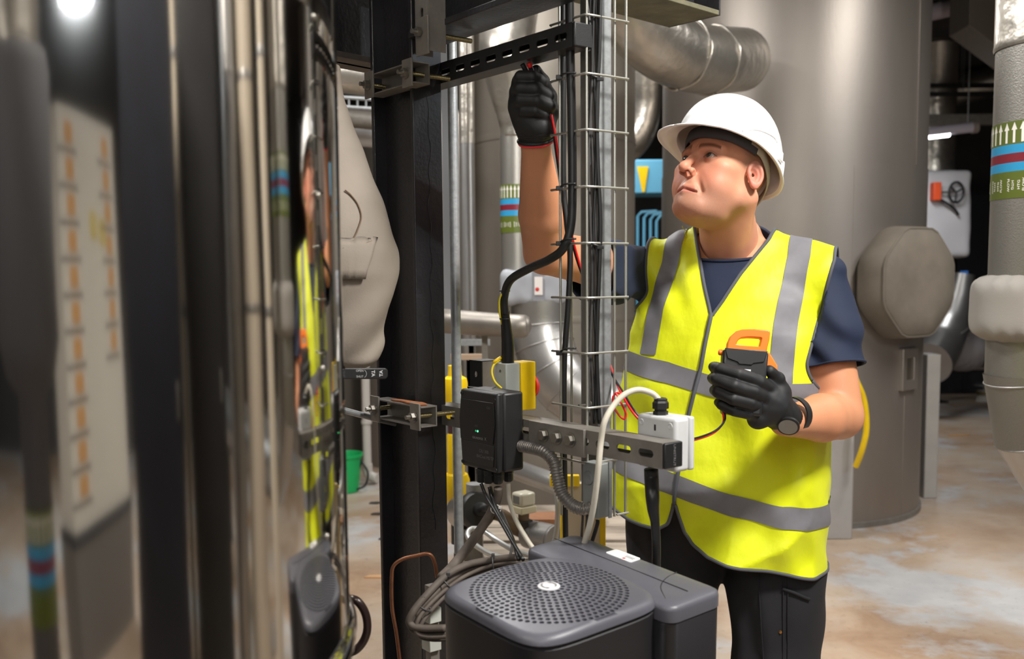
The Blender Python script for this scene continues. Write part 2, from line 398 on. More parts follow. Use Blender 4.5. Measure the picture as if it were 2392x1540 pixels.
# ================================================================== big grey vessel behind the worker
VC = np.array([1.73, 6.16]); VR = 0.786
def ves(px, py, lift=0.0):
    d = ray(px, py); a = d[0]**2+d[1]**2; b = -2*(d[0]*VC[0]+d[1]*VC[1]); c = VC@VC-(VR+lift)**2
    q = max(0, b*b-4*a*c); tt = (-b-math.sqrt(q))/(2*a); h = CAM+d*tt; return h, nrm([h[0]-VC[0], h[1]-VC[1], 0])
t = thing('buffer_vessel', 'huge grey cylindrical vessel standing on the floor behind the worker', 'vessel', (VC[0], VC[1], 0))
MB().lathe([(VR, 0.0), (VR, 2.02)], (VC[0], VC[1], 0), n=96, caps=False).build('lower_cladding', M_VESSEL, t, smooth=180)
MB().lathe([(VR-0.004, 2.0), (VR-0.003, 3.75)], (VC[0], VC[1], 0), n=96, caps=False).build('upper_cladding', M_VESSEL, t, smooth=180)
MB().lathe([(VR+0.012, 0.0), (VR+0.012, 0.03), (VR, 0.034)], (VC[0], VC[1], 0), n=96, caps=False).build('base_ring', M_DARKSTRUT, t, smooth=40)
def ves_seam(px, z0, z1, name='seam'):
    h, n = ves(px, 700); tang = np.cross(UP, n); o = np.array([VC[0], VC[1], 0])+n*VR
    MB().box(o+UP*(z0+z1)/2, (0.008, 0.002, (z1-z0)/2), (tang, n, UP)).build(name, M_VESSEL, t, bevel=0.001)
ves_seam(2132, 2.02, 3.7); ves_seam(2120, 0.04, 0.72); ves_seam(1992, 0.04, 2.0)
h, n = ves(2119, 862); tang = np.cross(UP, n)   # small framed sight port
fr = MB()
for sx, sy, w, hh in ((-1, 0, 0.022, 0.12), (1, 0, 0.022, 0.12), (0, 1, 0.085, 0.028), (0, -1, 0.085, 0.028)):
    fr.box(h+tang*sx*0.063+UP*sy*0.092+n*0.006, (w if sx else 0.05, 0.016, hh if sx else 0.028), (tang, n, UP))
fr.build('sight_port_frame', M_VESSEL, t, bevel=0.004)
MB().box(h+n*0.001, (0.045, 0.004, 0.07), (tang, n, UP)).build('sight_port', mat('dull_dark_glass', lin(70, 64, 56), 0.4), t)
# manway cover jacket on the side of the vessel
nh = nrm([0.515, -0.857, 0]); tg = np.cross(UP, nh)
hc = np.array([VC[0], VC[1], 0])+nh*(VR-0.03)+UP*1.365
t = thing('manway_jacket', 'octagonal grey padded cover strapped over the manway of the big vessel', 'cover', hc)
M_JACK2 = mat('brown_grey_jacket', lin(120, 111, 99), 0.85, var=0.2, vscale=7, bump=0.08, bscale=200)
def octa(r, k=40):
    out = []
    for i in range(k):
        a = 2*math.pi*i/k; s = math.cos(math.pi/8)/math.cos(((a+math.pi/8) % (math.pi/4))-math.pi/8)
        out.append((r*(0.12+0.88*s)*math.cos(a), r*(0.12+0.88*s)*math.sin(a)))
    return out
def octring(r, d): return [hc+nh*d+tg*a+UP*b for a, b in octa(r)]
rows = [octring(0.30, 0.0), octring(0.325, 0.04), octring(0.33, 0.09), octring(0.325, 0.15), octring(0.31, 0.18)]
MB().grid(rows, closed_v=True).build('side_band', M_JACK2, t, smooth=60)
MB().grid([octring(0.31, 0.18), octring(0.30, 0.195), octring(0.2, 0.205), octring(0.08, 0.208), octring(0.001, 0.208)], closed_v=True).build('front_pad', M_JACK2, t, smooth=60)
MB().tube(octring(0.314, 0.182)+[octring(0.314, 0.182)[0]], 0.006, n=8).build('edge_piping', M_JACK2, t, smooth=60)
# grey support plates at the foot of the vessel
p = P(1932, 1265, 5.22); p[2] = 0
tag(MB().box(p+UP*0.5, (0.115, 0.06, 0.5)).build('support_leg', mat('pale_grey_paint', lin(170, 166, 162), 0.6, var=0.1, vscale=8), bevel=0.006), 'pale grey upright support plate between the worker and the vessel', 'support')
p = P(2160, 1180, 6.18); p[2] = 0
tag(MB().box(p+UP*0.455, (0.042, 0.08, 0.455)).build('support_leg', mat('grey_paint', lin(150, 146, 140), 0.6, var=0.1, vscale=8), bevel=0.006), 'grey upright support plate at the right edge of the vessel', 'support')
# yellow hose end
t = MB().tube([P(1962, 800, 5.14), P(1996, 880, 5.05), P(2018, 935, 5.05), P(2024, 1000, 5.05), P(2014, 1050, 5.06), P(1999, 1090, 5.1)], 0.0155, n=12, smooth=6).build('yellow_hose', M_YELLOW, smooth=60)
tag(t, 'yellow hose end hanging beside the pale support plate', 'hose')
# ================================================================== black steel column and beams
YC = 1.97
c0 = P(972, 700, YC); c0[2] = 0            # near corner of the column in plan
DEP, WID, TF, TW = 0.162, 0.068, 0.011, 0.009
def colpt(a, b, z): return np.array([c0[0], c0[1], 0])+D1*a+D2*b+UP*z
t = thing('steel_column', 'black painted steel column with brackets clamped round it', 'column', colpt(DEP/2, WID/2, 0))
HCOL = 2.36
for nm, a in (('flange', TF/2), ('flange', DEP-TF/2)):
    MB().box(colpt(a, WID/2, HCOL/2), (TF/2, WID/2, HCOL/2), (D1, D2, UP)).build(nm, M_BLACKST, t, bevel=0.002)
MB().box(colpt(DEP/2, WID/2, HCOL/2), (DEP/2-TF-0.0005, TW/2, HCOL/2), (D1, D2, UP)).build('web', M_BLACKST, t)
MB().box(colpt(DEP/2, WID/2, 0.008), (DEP/2+0.05, WID/2+0.05, 0.008), (D1, D2, UP)).build('base_plate', M_BLACKST, t, bevel=0.002)
# paint runs on the near flange
mb = MB(); 
zz = np.linspace(0.9, 1.78, 120); mb.tube([colpt(-0.0006, 0.036+0.002*math.sin(z*31)+0.0025*math.sin(z*83+1), z) for z in zz], [0.0004+0.0007*abs(math.sin(z*57))*abs(math.sin(z*131)) for z in zz], n=6)
mb.build('paint_run', M_BLACKST, t, smooth=60)

def ibeam(name, label, p0, p1, depth, wid, zbot, tf=0.012, tw=0.009):
    d = nrm(np.array(p1)-np.array(p0)); s = np.cross(UP, d); L = np.linalg.norm(np.array(p1)-np.array(p0)); c = (np.array(p0)+np.array(p1))/2
    c = np.array([c[0], c[1], 0])
    t = thing(name, label, 'beam', c+UP*zbot)
    for z in (zbot+tf/2, zbot+depth-tf/2): MB().box(c+UP*z, (L/2, wid/2, tf/2), (d, s, UP)).build('flange', M_BLACKST, t, bevel=0.0015)
    MB().box(c+UP*(zbot+depth/2), (L/2, tw/2, depth/2-tf), (d, s, UP)).build('web', M_BLACKST, t)
    return t
# the overhead beam that runs with the rails, right over the column
zb = P(1200, 62, 1.86)[2]
pA = colpt(-0.62, 0.005, 0); pB = colpt(1.3, 0.005, 0)
ibeam('steel_beam', 'black steel beam running overhead from the column towards the camera', colpt(-0.60, WID/2, 0), colpt(-0.004, WID/2, 0), 0.30, 0.09, zb+0.004)
# beam crossing it at the top, with a pale greenish underside
def at_z(px, py, z): return PZ(px, py, z)
zc = 2.06
q1, q2, q3 = at_z(1310, -2, zc), at_z(1560, 64, zc), at_z(1682, 36, zc)
M_GREENU = mat('greenish_grey_paint', lin(112, 108, 84), 0.7, var=0.45, vscale=14, bump=0.15, bscale=50)
dd = nrm(q2-q1); ss = nrm(np.array([-dd[1], dd[0], 0])); wdt = abs((q3-q2)@ss); sg = 1 if (q3-q2)@ss > 0 else -1
t = thing('cross_beam', 'greenish beam end overhead beside the cable basket', 'beam', q2)
L = np.linalg.norm(q2-q1)+0.55; cc = q2-dd*L/2+ss*sg*wdt/2
MB().box(cc+UP*0.006, (L/2, wdt/2, 0.006), (dd, ss, UP)).build('bottom_flange', M_GREENU, t, bevel=0.0015)
MB().box(cc+UP*0.10, (L/2-0.004, 0.006, 0.09), (dd, ss, UP)).build('web', M_BLACKST, t)
MB().box(cc+UP*0.196, (L/2, wdt/2, 0.006), (dd, ss, UP)).build('top_flange', M_BLACKST, t, bevel=0.0015)
MB().box(q2+ss*sg*wdt/2+dd*0.003+UP*0.10, (0.003, wdt/2, 0.10), (dd, ss, UP)).build('end_plate', M_BLACKST, t, bevel=0.001)
# dark beam crossing at the top left behind the polished tank
z2 = P(860, 150, 2.15)[2]
tl = thing('steel_beam', 'dark steel beam along the top left, behind the polished tank', 'beam', P(850, 100, 2.2))
d = nrm(P(900, 128, 2.12)-P(780, 122, 2.02)); d[2] = 0; d = nrm(d); s = np.array([-d[1], d[0], 0]); cc = P(870, 100, 2.20); cc[2] = z2
MB().box(cc-d*0.25+UP*0.15, (0.42, 0.006, 0.15), (d, s, UP)).build('web', M_BLACKST, tl)
MB().box(cc-d*0.25+UP*0.006, (0.42, 0.045, 0.006), (d, s, UP)).build('flange', mat('rusty_grey_flange', lin(96, 88, 82), 0.7, var=0.4, vscale=20), tl, bevel=0.001)
MB().box(cc-d*0.25+UP*0.294, (0.42, 0.045, 0.006), (d, s, UP)).build('flange', M_BLACKST, tl, bevel=0.001)

# ================================================================== strut rails
S = 0.0405; TH = 0.0025
def rail(name, label, o, L, material, slots_side=True, cap=True, cap_text=None, slot0=0.03, pitch=0.05, face=-1, open_back=True, w=S, hgt=S, cat='strut rail'):
    "o: bottom corner of the near end on the camera's left face; runs L along D1; slotted side faces -D2"
    o = np.asarray(o, float)
    t = thing(name, label, cat, o)
    slots = []; x = slot0
    while x < L-0.02: slots.append((x, 0.0, 0.010, 0.0065)); x += pitch
    # slotted side (normal -D2): plate in D1 x UP
    MB().holed(o+UP*hgt/2, D1, UP, -D2, L, hgt, TH, slots).build('slotted_side', material, t, smooth=30)
    MB().box(o+D1*L/2+D2*w/2+UP*TH/2, (L/2, w/2-TH*1.05, TH/2), (D1, D2, UP)).build('bottom_side', material, t)
    MB().box(o+D1*L/2+D2*w/2+UP*(hgt-TH/2), (L/2, w/2-TH*1.05, TH/2), (D1, D2, UP)).build('top_side', material, t)
    for z in (0.005, hgt-0.005):
        MB().box(o+D1*L/2+D2*(w-TH/2)+UP*z, (L/2, TH/2, 0.005), (D1, D2, UP)).build('lip', material, t)
    if cap:
        MB().box(o-D1*0.003+D2*w/2+UP*hgt/2, (0.003, w/2, hgt/2), (D1, D2, UP)).build('end_cap', M_PLASTIC_BLK, t, bevel=0.002)
        if cap_text:
            put_text(MB(), cap_text, 0.0075, o-D1*0.006+D2*w*0.52+UP*hgt*0.5, -UP, D2, lift=0.0004).build('cap_lettering', mat('grey_print', lin(110, 110, 110), 0.6), t)
    return t
# upper rail: right-hand end
pu = P(1337, 108, 1.70)
rail('strut_rail', 'shade-darkened slotted strut rail overhead that the raised probes touch', pu, 0.56, M_STRUT_BLK, slot0=0.030, pitch=0.050)  # grey strut like the lower rail, its shade put into a darker colour
# lower rail, front end at the junction box
pl = P(1547, 1096, 1.52)
lower = rail('strut_rail', 'slotted strut rail across the middle carrying the junction box', pl, 0.64, M_DARKSTRUT, cap_text='UNISTRUT', slot0=0.036, pitch=0.050)
# splice plate with three hex bolts on the lower rail
def lowpt(a, b, z): return pl+D1*a+D2*b+UP*z
t = thing('splice_plate', 'flat splice plate with three hex bolts on the lower rail', 'plate', lowpt(0.25, -0.004, 0))
a1 = 0.176; a2 = 0.325
MB().box(lowpt((a1+a2)/2, -0.003, S/2-0.003), ((a2-a1)/2, 0.003, S/2+0.004), (D1, D2, UP)).build('plate', M_DARKSTRUT, t, bevel=0.001)
for k in range(3):
    hexbolt(MB(), lowpt(a1+0.032+k*0.036, -0.006, S/2), -D2, 0.0092, 0.008, 0.0, 0.0125).build('hex_bolt', M_BOLT, t, smooth=30)

# ================================================================== clamp brackets on the left of the column
def bracket(name, label, px0, py0, Y0_, L, h=0.041, w=0.036, plates=True, material=M_DARKSTRUT):
    "short strut: open side towards the camera's left (-D2), near end at the given pixel"
    o = P(px0, py0, Y0_)
    t = thing(name, label, 'bracket', o)
    MB().box(o+D1*L/2+D2*w+UP*h/2, (L/2, TH/2, h/2), (D1, D2, UP)).build('back_side', material, t)
    MB().box(o+D1*L/2+D2*w/2+UP*TH/2, (L/2, w/2, TH/2), (D1, D2, UP)).build('bottom_side', material, t)
    MB().box(o+D1*L/2+D2*w/2+UP*(h-TH/2), (L/2, w/2, TH/2), (D1, D2, UP)).build('top_side', material, t)
    for a in (0.018, L-0.012):
        MB().box(o+D1*a-D2*0.002+UP*h/2, (0.017, 0.002, h/2+0.006), (D1, D2, UP)).build('square_washer', material, t, bevel=0.0008)
        hexbolt(MB(), o+D1*a-D2*0.004+UP*h/2, -D2, 0.0088, 0.008, 0.010, 0.011).build('nut', M_BOLT, t, smooth=30)
        rl = np.linalg.norm(D2)*(0.115 if a < 0.05 else 0.14)
        mb = MB(); p0 = o+D1*a+UP*h/2-D2*0.002; n = 46
        prof = []
        for i in range(n*2): prof.append((0.0048 if i % 2 else 0.0040, rl*i/(n*2)))
        mb.lathe(prof, p0, D2, n=10); mb.build('threaded_rod', M_BRASS, t, smooth=40)
    return t
bracket('clamp_bracket', 'upper clamp bracket bolted across the top of the black column', 966, 193, 1.915, 0.175)
lb = bracket('clamp_bracket', 'lower clamp bracket with a scrap of rust on top, across the black column', 984, 1000, 1.90, 0.185)
o = P(984, 1000, 1.90)
scr = MB(); pts2 = [(0.012, 0.006), (0.05, 0.002), (0.085, 0.008), (0.12, 0.004), (0.10, 0.020), (0.06, 0.022), (0.03, 0.026), (0.008, 0.020)]
scr.prism(pts2, o+UP*0.0415, D1, D2, UP, 0.004)
tag(scr.build('rust_scrap', mat('rusty_scrap', lin(168, 104, 62), 0.9, var=0.4, vscale=90), bevel=0.001), 'brown scrap lying on the lower clamp bracket', 'debris')
# vertical strut hanger in front of the beam
o = P(1001, 118, 1.84)
t = thing('strut_hanger', 'upright slotted strut hanging in front of the overhead beam', 'strut', o)
L = 0.24; wd = 0.037
MB().holed(o+D1*0.021, UP, D1, -D2, L, 0.041, TH, [(0.065+0.05*i, 0, 0.010, 0.0055) for i in range(4)]).build('slotted_side', M_DARKSTRUT, t, smooth=30)
MB().box(o+D2*wd/2+UP*L/2-D1*0.0012, (0.0012, wd/2, L/2), (D1, D2, UP)).build('plain_side', M_DARKSTRUT, t)
MB().box(o+D2*wd/2+UP*L/2+D1*0.042, (0.0012, wd/2, L/2), (D1, D2, UP)).build('plain_side', M_DARKSTRUT, t)
MB().box(o+D1*0.014-D2*0.003+UP*0.028, (0.020, 0.002, 0.034), (D1, D2, UP)).build('square_washer', M_DARKSTRUT, t, bevel=0.001)
hexbolt(MB(), o+D1*0.018-D2*0.005+UP*0.035, -D2, 0.0088, 0.008, 0.010, 0.0).build('nut', M_BOLT, t, smooth=30)
prof = [(0.0048 if i % 2 else 0.004, 0.11*i/80) for i in range(81)]
MB().lathe(prof, o+D1*0.018+UP*0.035, D2, n=10).build('threaded_rod', M_BRASS, t, smooth=40)

# ================================================================== upright strut and the wire cable basket
bu = P(1395, 644, 1.765); zlo, zhi = P(1395, 1180, 1.765)[2], 2.24
o = np.array([bu[0], bu[1], zlo])
t = thing('strut_upright', 'upright galvanised slotted strut behind the cable basket', 'strut', o)
L = zhi-zlo; zs = (1.42-zlo) % 0.0999
slots = [(0.028+0.0999*i, 0, 0.0095, 0.0060) for i in range(int(L/0.0999)+1) if 0.028+0.0999*i < L-0.02]
MB().holed(o+D1*0.0205, UP, D1, -D2, L, 0.041, TH, slots).build('slotted_side', M_DARKSTRUT, t, smooth=30)  # side turned from the light, shade put into a darker colour
MB().box(o+D2*0.016+UP*L/2-D1*0.00125, (0.00125, 0.016, L/2), (D1, D2, UP)).build('lit_side', M_GALV, t)  # side facing the light, brightness put into a paler colour
MB().box(o+D2*0.016+UP*L/2+D1*0.0422, (0.00125, 0.016, L/2), (D1, D2, UP)).build('back_side', M_GALV, t)
hexbolt(MB(), o+D1*0.02-D2*0.003+UP*(P(1350, 948, 1.77)[2]-zlo), -D2, 0.006, 0.006, 0.016, 0.010).build('bolt', M_BOLT, t, smooth=30)

bk = P(1371, 644, 1.715)                      # near corner of the basket in plan
def bas(a, b, z): return np.array([bk[0], bk[1], 0])+D1*a+D2*b+UP*z
zt, zb2 = 2.20, P(1445, 1200, 1.76)[2]
t = thing('cable_basket', 'tall vertical wire basket tray holding black and grey cables', 'cable tray', bas(0.03, 0.03, zb2))
for a, b in ((0.0, 0.0), (0.070, 0.0), (0.092, 0.045), (0.0, 0.066), (-0.004, 0.090)):
    MB().cyl(bas(a, b, zb2-0.004), bas(a, b, zt), 0.00235, n=10).build('long_wire', M_WIRE, t, smooth=60)
wire_z = [P(1371, y, 1.715)[2] for y in (35, 172, 303, 436, 568, 696, 826, 953, 1082)]
for i, z in enumerate(wire_z):
    pts = [bas(0.100, 0.05, z), bas(0.092, 0.0, z), bas(0.09, -0.004, z), bas(0.02, -0.0045, z), bas(0.0, -0.0045, z), bas(-0.0045, 0.0, z), bas(-0.006, 0.02, z), bas(-0.008, 0.092, z)]
    MB().tube(pts[1:], 0.0021, n=8).build('cross_wire', M_WIRE, t, smooth=60)
MB().tube([bas(-0.006, 0.066, zb2), bas(-0.008, 0.094, zb2)], 0.0021, n=8).build('cross_wire', M_WIRE, t, smooth=60)
# ================================================================== organic modelling: distance fields and surface nets
def s_sph(p, c, r): return np.linalg.norm(p-np.asarray(c), axis=1)-r
def s_ell(p, c, r, R=None):
    q = p-np.asarray(c)
    if R is not None: q = q@np.asarray(R).T
    r = np.asarray(r, float); k0 = np.linalg.norm(q/r, axis=1); k1 = np.linalg.norm(q/(r*r), axis=1)+1e-9
    return np.where(k0 < 1e-4, -r.min(), k0*(k0-1)/k1)
def s_cap(p, a, b, ra, rb=None):
    rb = ra if rb is None else rb; a = np.asarray(a, float); b = np.asarray(b, float)
    ba = b-a; t = np.clip((p-a)@ba/(ba@ba+1e-12), 0, 1)
    return np.linalg.norm(p-a-t[:, None]*ba, axis=1)-(ra+(rb-ra)*t)
def smin(a, b, k):
    h = np.clip(0.5+0.5*(b-a)/k, 0, 1); return b+(a-b)*h-k*h*(1-h)
def smax(a, b, k): return -smin(-a, -b, k)
def s_chain(p, pts, rs, k=0.006):
    d = None
    for i in range(len(pts)-1):
        e = s_cap(p, pts[i], pts[i+1], rs[i], rs[i+1]); d = e if d is None else (np.minimum(d, e) if k == 0 else smin(d, e, k))
    return d
def wob(p, seed, freq, n=5):
    "smooth pseudo noise in about -1..1"
    g = np.random.default_rng(seed); o = np.zeros(len(p))
    for i in range(n):
        k = g.normal(size=3); k /= np.linalg.norm(k); o += np.sin(p@k*freq*(0.6+0.9*g.random())*6.283+g.random()*6.283)
    return o/n*1.6
def nets(f, lo, hi, h, B=8, slack=1.7):
    "sparse surface nets of f = 0 -> verts, quads"
    lo = np.asarray(lo, float); hi = np.asarray(hi, float)
    nb = np.ceil((hi-lo)/(h*B)).astype(int); n = nb*B+1
    gi = np.stack(np.meshgrid(*[np.arange(k) for k in nb], indexing='ij'), -1).reshape(-1, 3)
    dc = f(lo+(gi+0.5)*B*h); act = np.abs(dc) < B*h*0.87*slack
    V = np.empty(n+B, np.float32); 
    Vb = np.repeat(np.repeat(np.repeat(np.where(dc.reshape(nb) < 0, -1., 1.), B, 0), B, 1), B, 2)
    V[:] = 1.0; V[:nb[0]*B, :nb[1]*B, :nb[2]*B] = Vb
    ab = np.zeros(nb+1, bool); ab[:-1, :-1, :-1] = act.reshape(nb)
    e = ab.copy()
    for ax in range(3): e = e | np.roll(e, 1, ax)
    ai = np.argwhere(e)
    off = np.stack(np.meshgrid(*[np.arange(B)]*3, indexing='ij'), -1).reshape(-1, 3)
    for s in range(0, len(ai), 1500):
        idx = (ai[s:s+1500, None, :]*B+off[None]).reshape(-1, 3)
        ok = (idx < n).all(1); idx = idx[ok]
        V[idx[:, 0], idx[:, 1], idx[:, 2]] = f(lo+idx*h)
    V = V[:n[0], :n[1], :n[2]]
    I = V < 0
    c = np.zeros(n-1, np.int8)
    for dx in (0, 1):
        for dy in (0, 1):
            for dz in (0, 1): c += I[dx:n[0]-1+dx, dy:n[1]-1+dy, dz:n[2]-1+dz]
    cells = np.argwhere((c > 0) & (c < 8)); m = len(cells)
    vid = np.full(n-1, -1, np.int64); vid[cells[:, 0], cells[:, 1], cells[:, 2]] = np.arange(m)
    S = np.zeros((m, 3)); K = np.zeros(m)
    for ax in range(3):
        o1, o2 = [q for q in range(3) if q != ax]
        for u in (0, 1):
            for w in (0, 1):
                a = cells.copy(); a[:, o1] += u; a[:, o2] += w; b = a.copy(); b[:, ax] += 1
                va = V[a[:, 0], a[:, 1], a[:, 2]]; vb = V[b[:, 0], b[:, 1], b[:, 2]]; x = (va < 0) != (vb < 0)
                t = np.where(x, va/(va-vb+1e-20), 0)
                pos = (a-cells).astype(float); pos[:, ax] += t
                S[x] += pos[x]; K[x] += 1
    verts = lo+(cells+S/K[:, None])*h; quads = []
    for ax in range(3):
        o1, o2 = [(1, 2), (2, 0), (0, 1)][ax]
        sl = [slice(None)]*3; a = I[tuple(slice(0, -1) if q == ax else slice(None) for q in range(3))]; b = I[tuple(slice(1, None) if q == ax else slice(None) for q in range(3))]
        for fl, mk in ((0, a & ~b), (1, ~a & b)):
            e = np.argwhere(mk); e = e[(e[:, o1] > 0) & (e[:, o2] > 0) & (e[:, o1] < n[o1]-1) & (e[:, o2] < n[o2]-1)]
            if not len(e): continue
            q = []
            for u, w in ((-1, -1), (0, -1), (0, 0), (-1, 0)):
                k = e.copy(); k[:, o1] += u; k[:, o2] += w; q.append(vid[k[:, 0], k[:, 1], k[:, 2]])
            q = np.stack(q, 1); q = q[(q >= 0).all(1)]
            quads.append(q[:, ::-1] if fl else q)
    return verts, np.concatenate(quads)
def relax(v, q, it=1, w=0.5):
    e = np.concatenate([q[:, [0, 1]], q[:, [1, 2]], q[:, [2, 3]], q[:, [3, 0]]])
    for _ in range(it):
        s = np.zeros_like(v); c = np.zeros(len(v))
        np.add.at(s, e[:, 0], v[e[:, 1]]); np.add.at(s, e[:, 1], v[e[:, 0]]); np.add.at(c, e[:, 0], 1); np.add.at(c, e[:, 1], 1)
        v = v*(1-w)+w*s/np.maximum(c, 1)[:, None]
    return v
def tri(q): return np.concatenate([q[:, [0, 1, 2]], q[:, [0, 2, 3]]]) if q.shape[1] == 4 else q
def cut(v, t, fv):
    "keep the part of a triangle mesh where fv < 0, cutting triangles on the line"
    ins = fv < 0; k = ins[t].sum(1); keep = t[k == 3]; mix = t[(k == 1) | (k == 2)]
    nv = [v]; nid = {}; cnt = len(v); ext = []; out = []
    def mid(a, b):
        nonlocal cnt
        key = (a, b) if a < b else (b, a)
        if key not in nid:
            s = fv[a]/(fv[a]-fv[b]); s = min(max(s, 0.02), 0.98); ext.append(v[a]+(v[b]-v[a])*s); nid[key] = cnt; cnt += 1
        return nid[key]
    for a, b, c in mix:
        L = [a, b, c]; st = [ins[x] for x in L]
        if sum(st) == 1:
            i = st.index(True); A, B, C = L[i], L[(i+1) % 3], L[(i+2) % 3]; out.append((A, mid(A, B), mid(A, C)))
        else:
            i = st.index(False); A, B, C = L[i], L[(i+1) % 3], L[(i+2) % 3]; p, q = mid(A, B), mid(A, C); out += [(p, B, C), (p, C, q)]
    if ext: nv.append(np.array(ext))
    V = np.concatenate(nv); T = np.concatenate([keep, np.array(out, int).reshape(-1, 3)])
    used = np.unique(T); mp = np.full(len(V), -1); mp[used] = np.arange(len(used))
    cutv = np.zeros(len(V), bool); cutv[len(v):] = True
    return V[used], mp[T], cutv[used]
def rims(t, sel):
    "ordered runs of boundary edges whose ends are both in sel"
    e = np.concatenate([t[:, [0, 1]], t[:, [1, 2]], t[:, [2, 0]]]); s = np.sort(e, 1)
    u, ix, c = np.unique(s, axis=0, return_index=True, return_counts=True); b = u[c == 1]; b = b[sel[b].all(1)]
    nb = {}
    for a, d in b: nb.setdefault(a, []).append(d); nb.setdefault(d, []).append(a)
    seen = set(); runs = []
    for st in sorted(nb, key=lambda x: len(nb[x])):
        if st in seen: continue
        r = [st]; seen.add(st); cur = st
        while True:
            nx = [x for x in nb[cur] if x not in seen]
            if not nx: break
            cur = nx[0]; seen.add(cur); r.append(cur)
        if len(r) > 2:
            if r[0] in nb[r[-1]]: r.append(r[0])
            runs.append(r)
    return runs
def vnormals(v, t):
    n = np.cross(v[t[:, 1]]-v[t[:, 0]], v[t[:, 2]]-v[t[:, 0]]); o = np.zeros_like(v)
    for k in range(3): np.add.at(o, t[:, k], n)
    return o/(np.linalg.norm(o, axis=1)[:, None]+1e-12)
def smesh(name, v, f, m, parent=None, tint=None, solid=0.0, org=None, smooth=180):
    mb = MB(); mb.v = [v]; mb.f = [tuple(map(int, q)) for q in f]; mb.n = len(v)
    return mb.build(name, m, parent, smooth=smooth, tint=tint, solid=solid, org=org)
def thin(path, step):
    out = [path[0]]; 
    for p in path[1:]:
        if np.linalg.norm(p-out[-1]) >= step: out.append(p)
    return out
# ================================================================== the worker
TA = rad(22)
FW = np.array([-math.sin(TA), -math.cos(TA), 0]); LF = np.array([math.cos(TA), -math.sin(TA), 0])
MO = P(1700, 1000, 2.38); MO[2] = 0.0
def tl_(p): q = p-MO; return np.stack([q@LF, q@FW, q[:, 2]], 1)
def tw_(l): l = np.asarray(l, float); return MO+l[..., 0:1]*LF+l[..., 1:2]*FW+l[..., 2:3]*UP
def W1(x, y, z): return MO+LF*x+FW*y+UP*z
SHL = W1(0.205, 0.0, 1.405); SHR = np.array([0.305, 2.415, 1.430])
ELL = P(1962, 972, 2.22); WRL = P(1846, 984, 2.03)
ELR = P(1274, 590, 2.09); WRR = P(1251, 335, 1.87)
# --- head frame
HY, HP, HS = rad(52), rad(20), 1.06
HF = np.array([-math.sin(HY)*math.cos(HP), -math.cos(HY)*math.cos(HP), math.sin(HP)])
HU = np.array([math.sin(HY)*math.sin(HP), math.cos(HY)*math.sin(HP), math.cos(HP)])
HL = np.array([math.cos(HY), -math.sin(HY), 0])
HC = P(1755, 412, 2.20)-HL*0.079*HS
def hl_(p): q = (p-HC)/HS; return np.stack([q@HL, q@HF, q@HU], 1)
def hw_(x, y, z): return HC+HS*(HL*x+HF*y+HU*z)
NKB = hl_(W1(0.0, -0.035, 1.44)[None])[0]; NKF = hl_(W1(0.01, 0.05, 1.45)[None])[0]
def mir(p): q = p.copy(); q[:, 0] = np.abs(q[:, 0]); return q

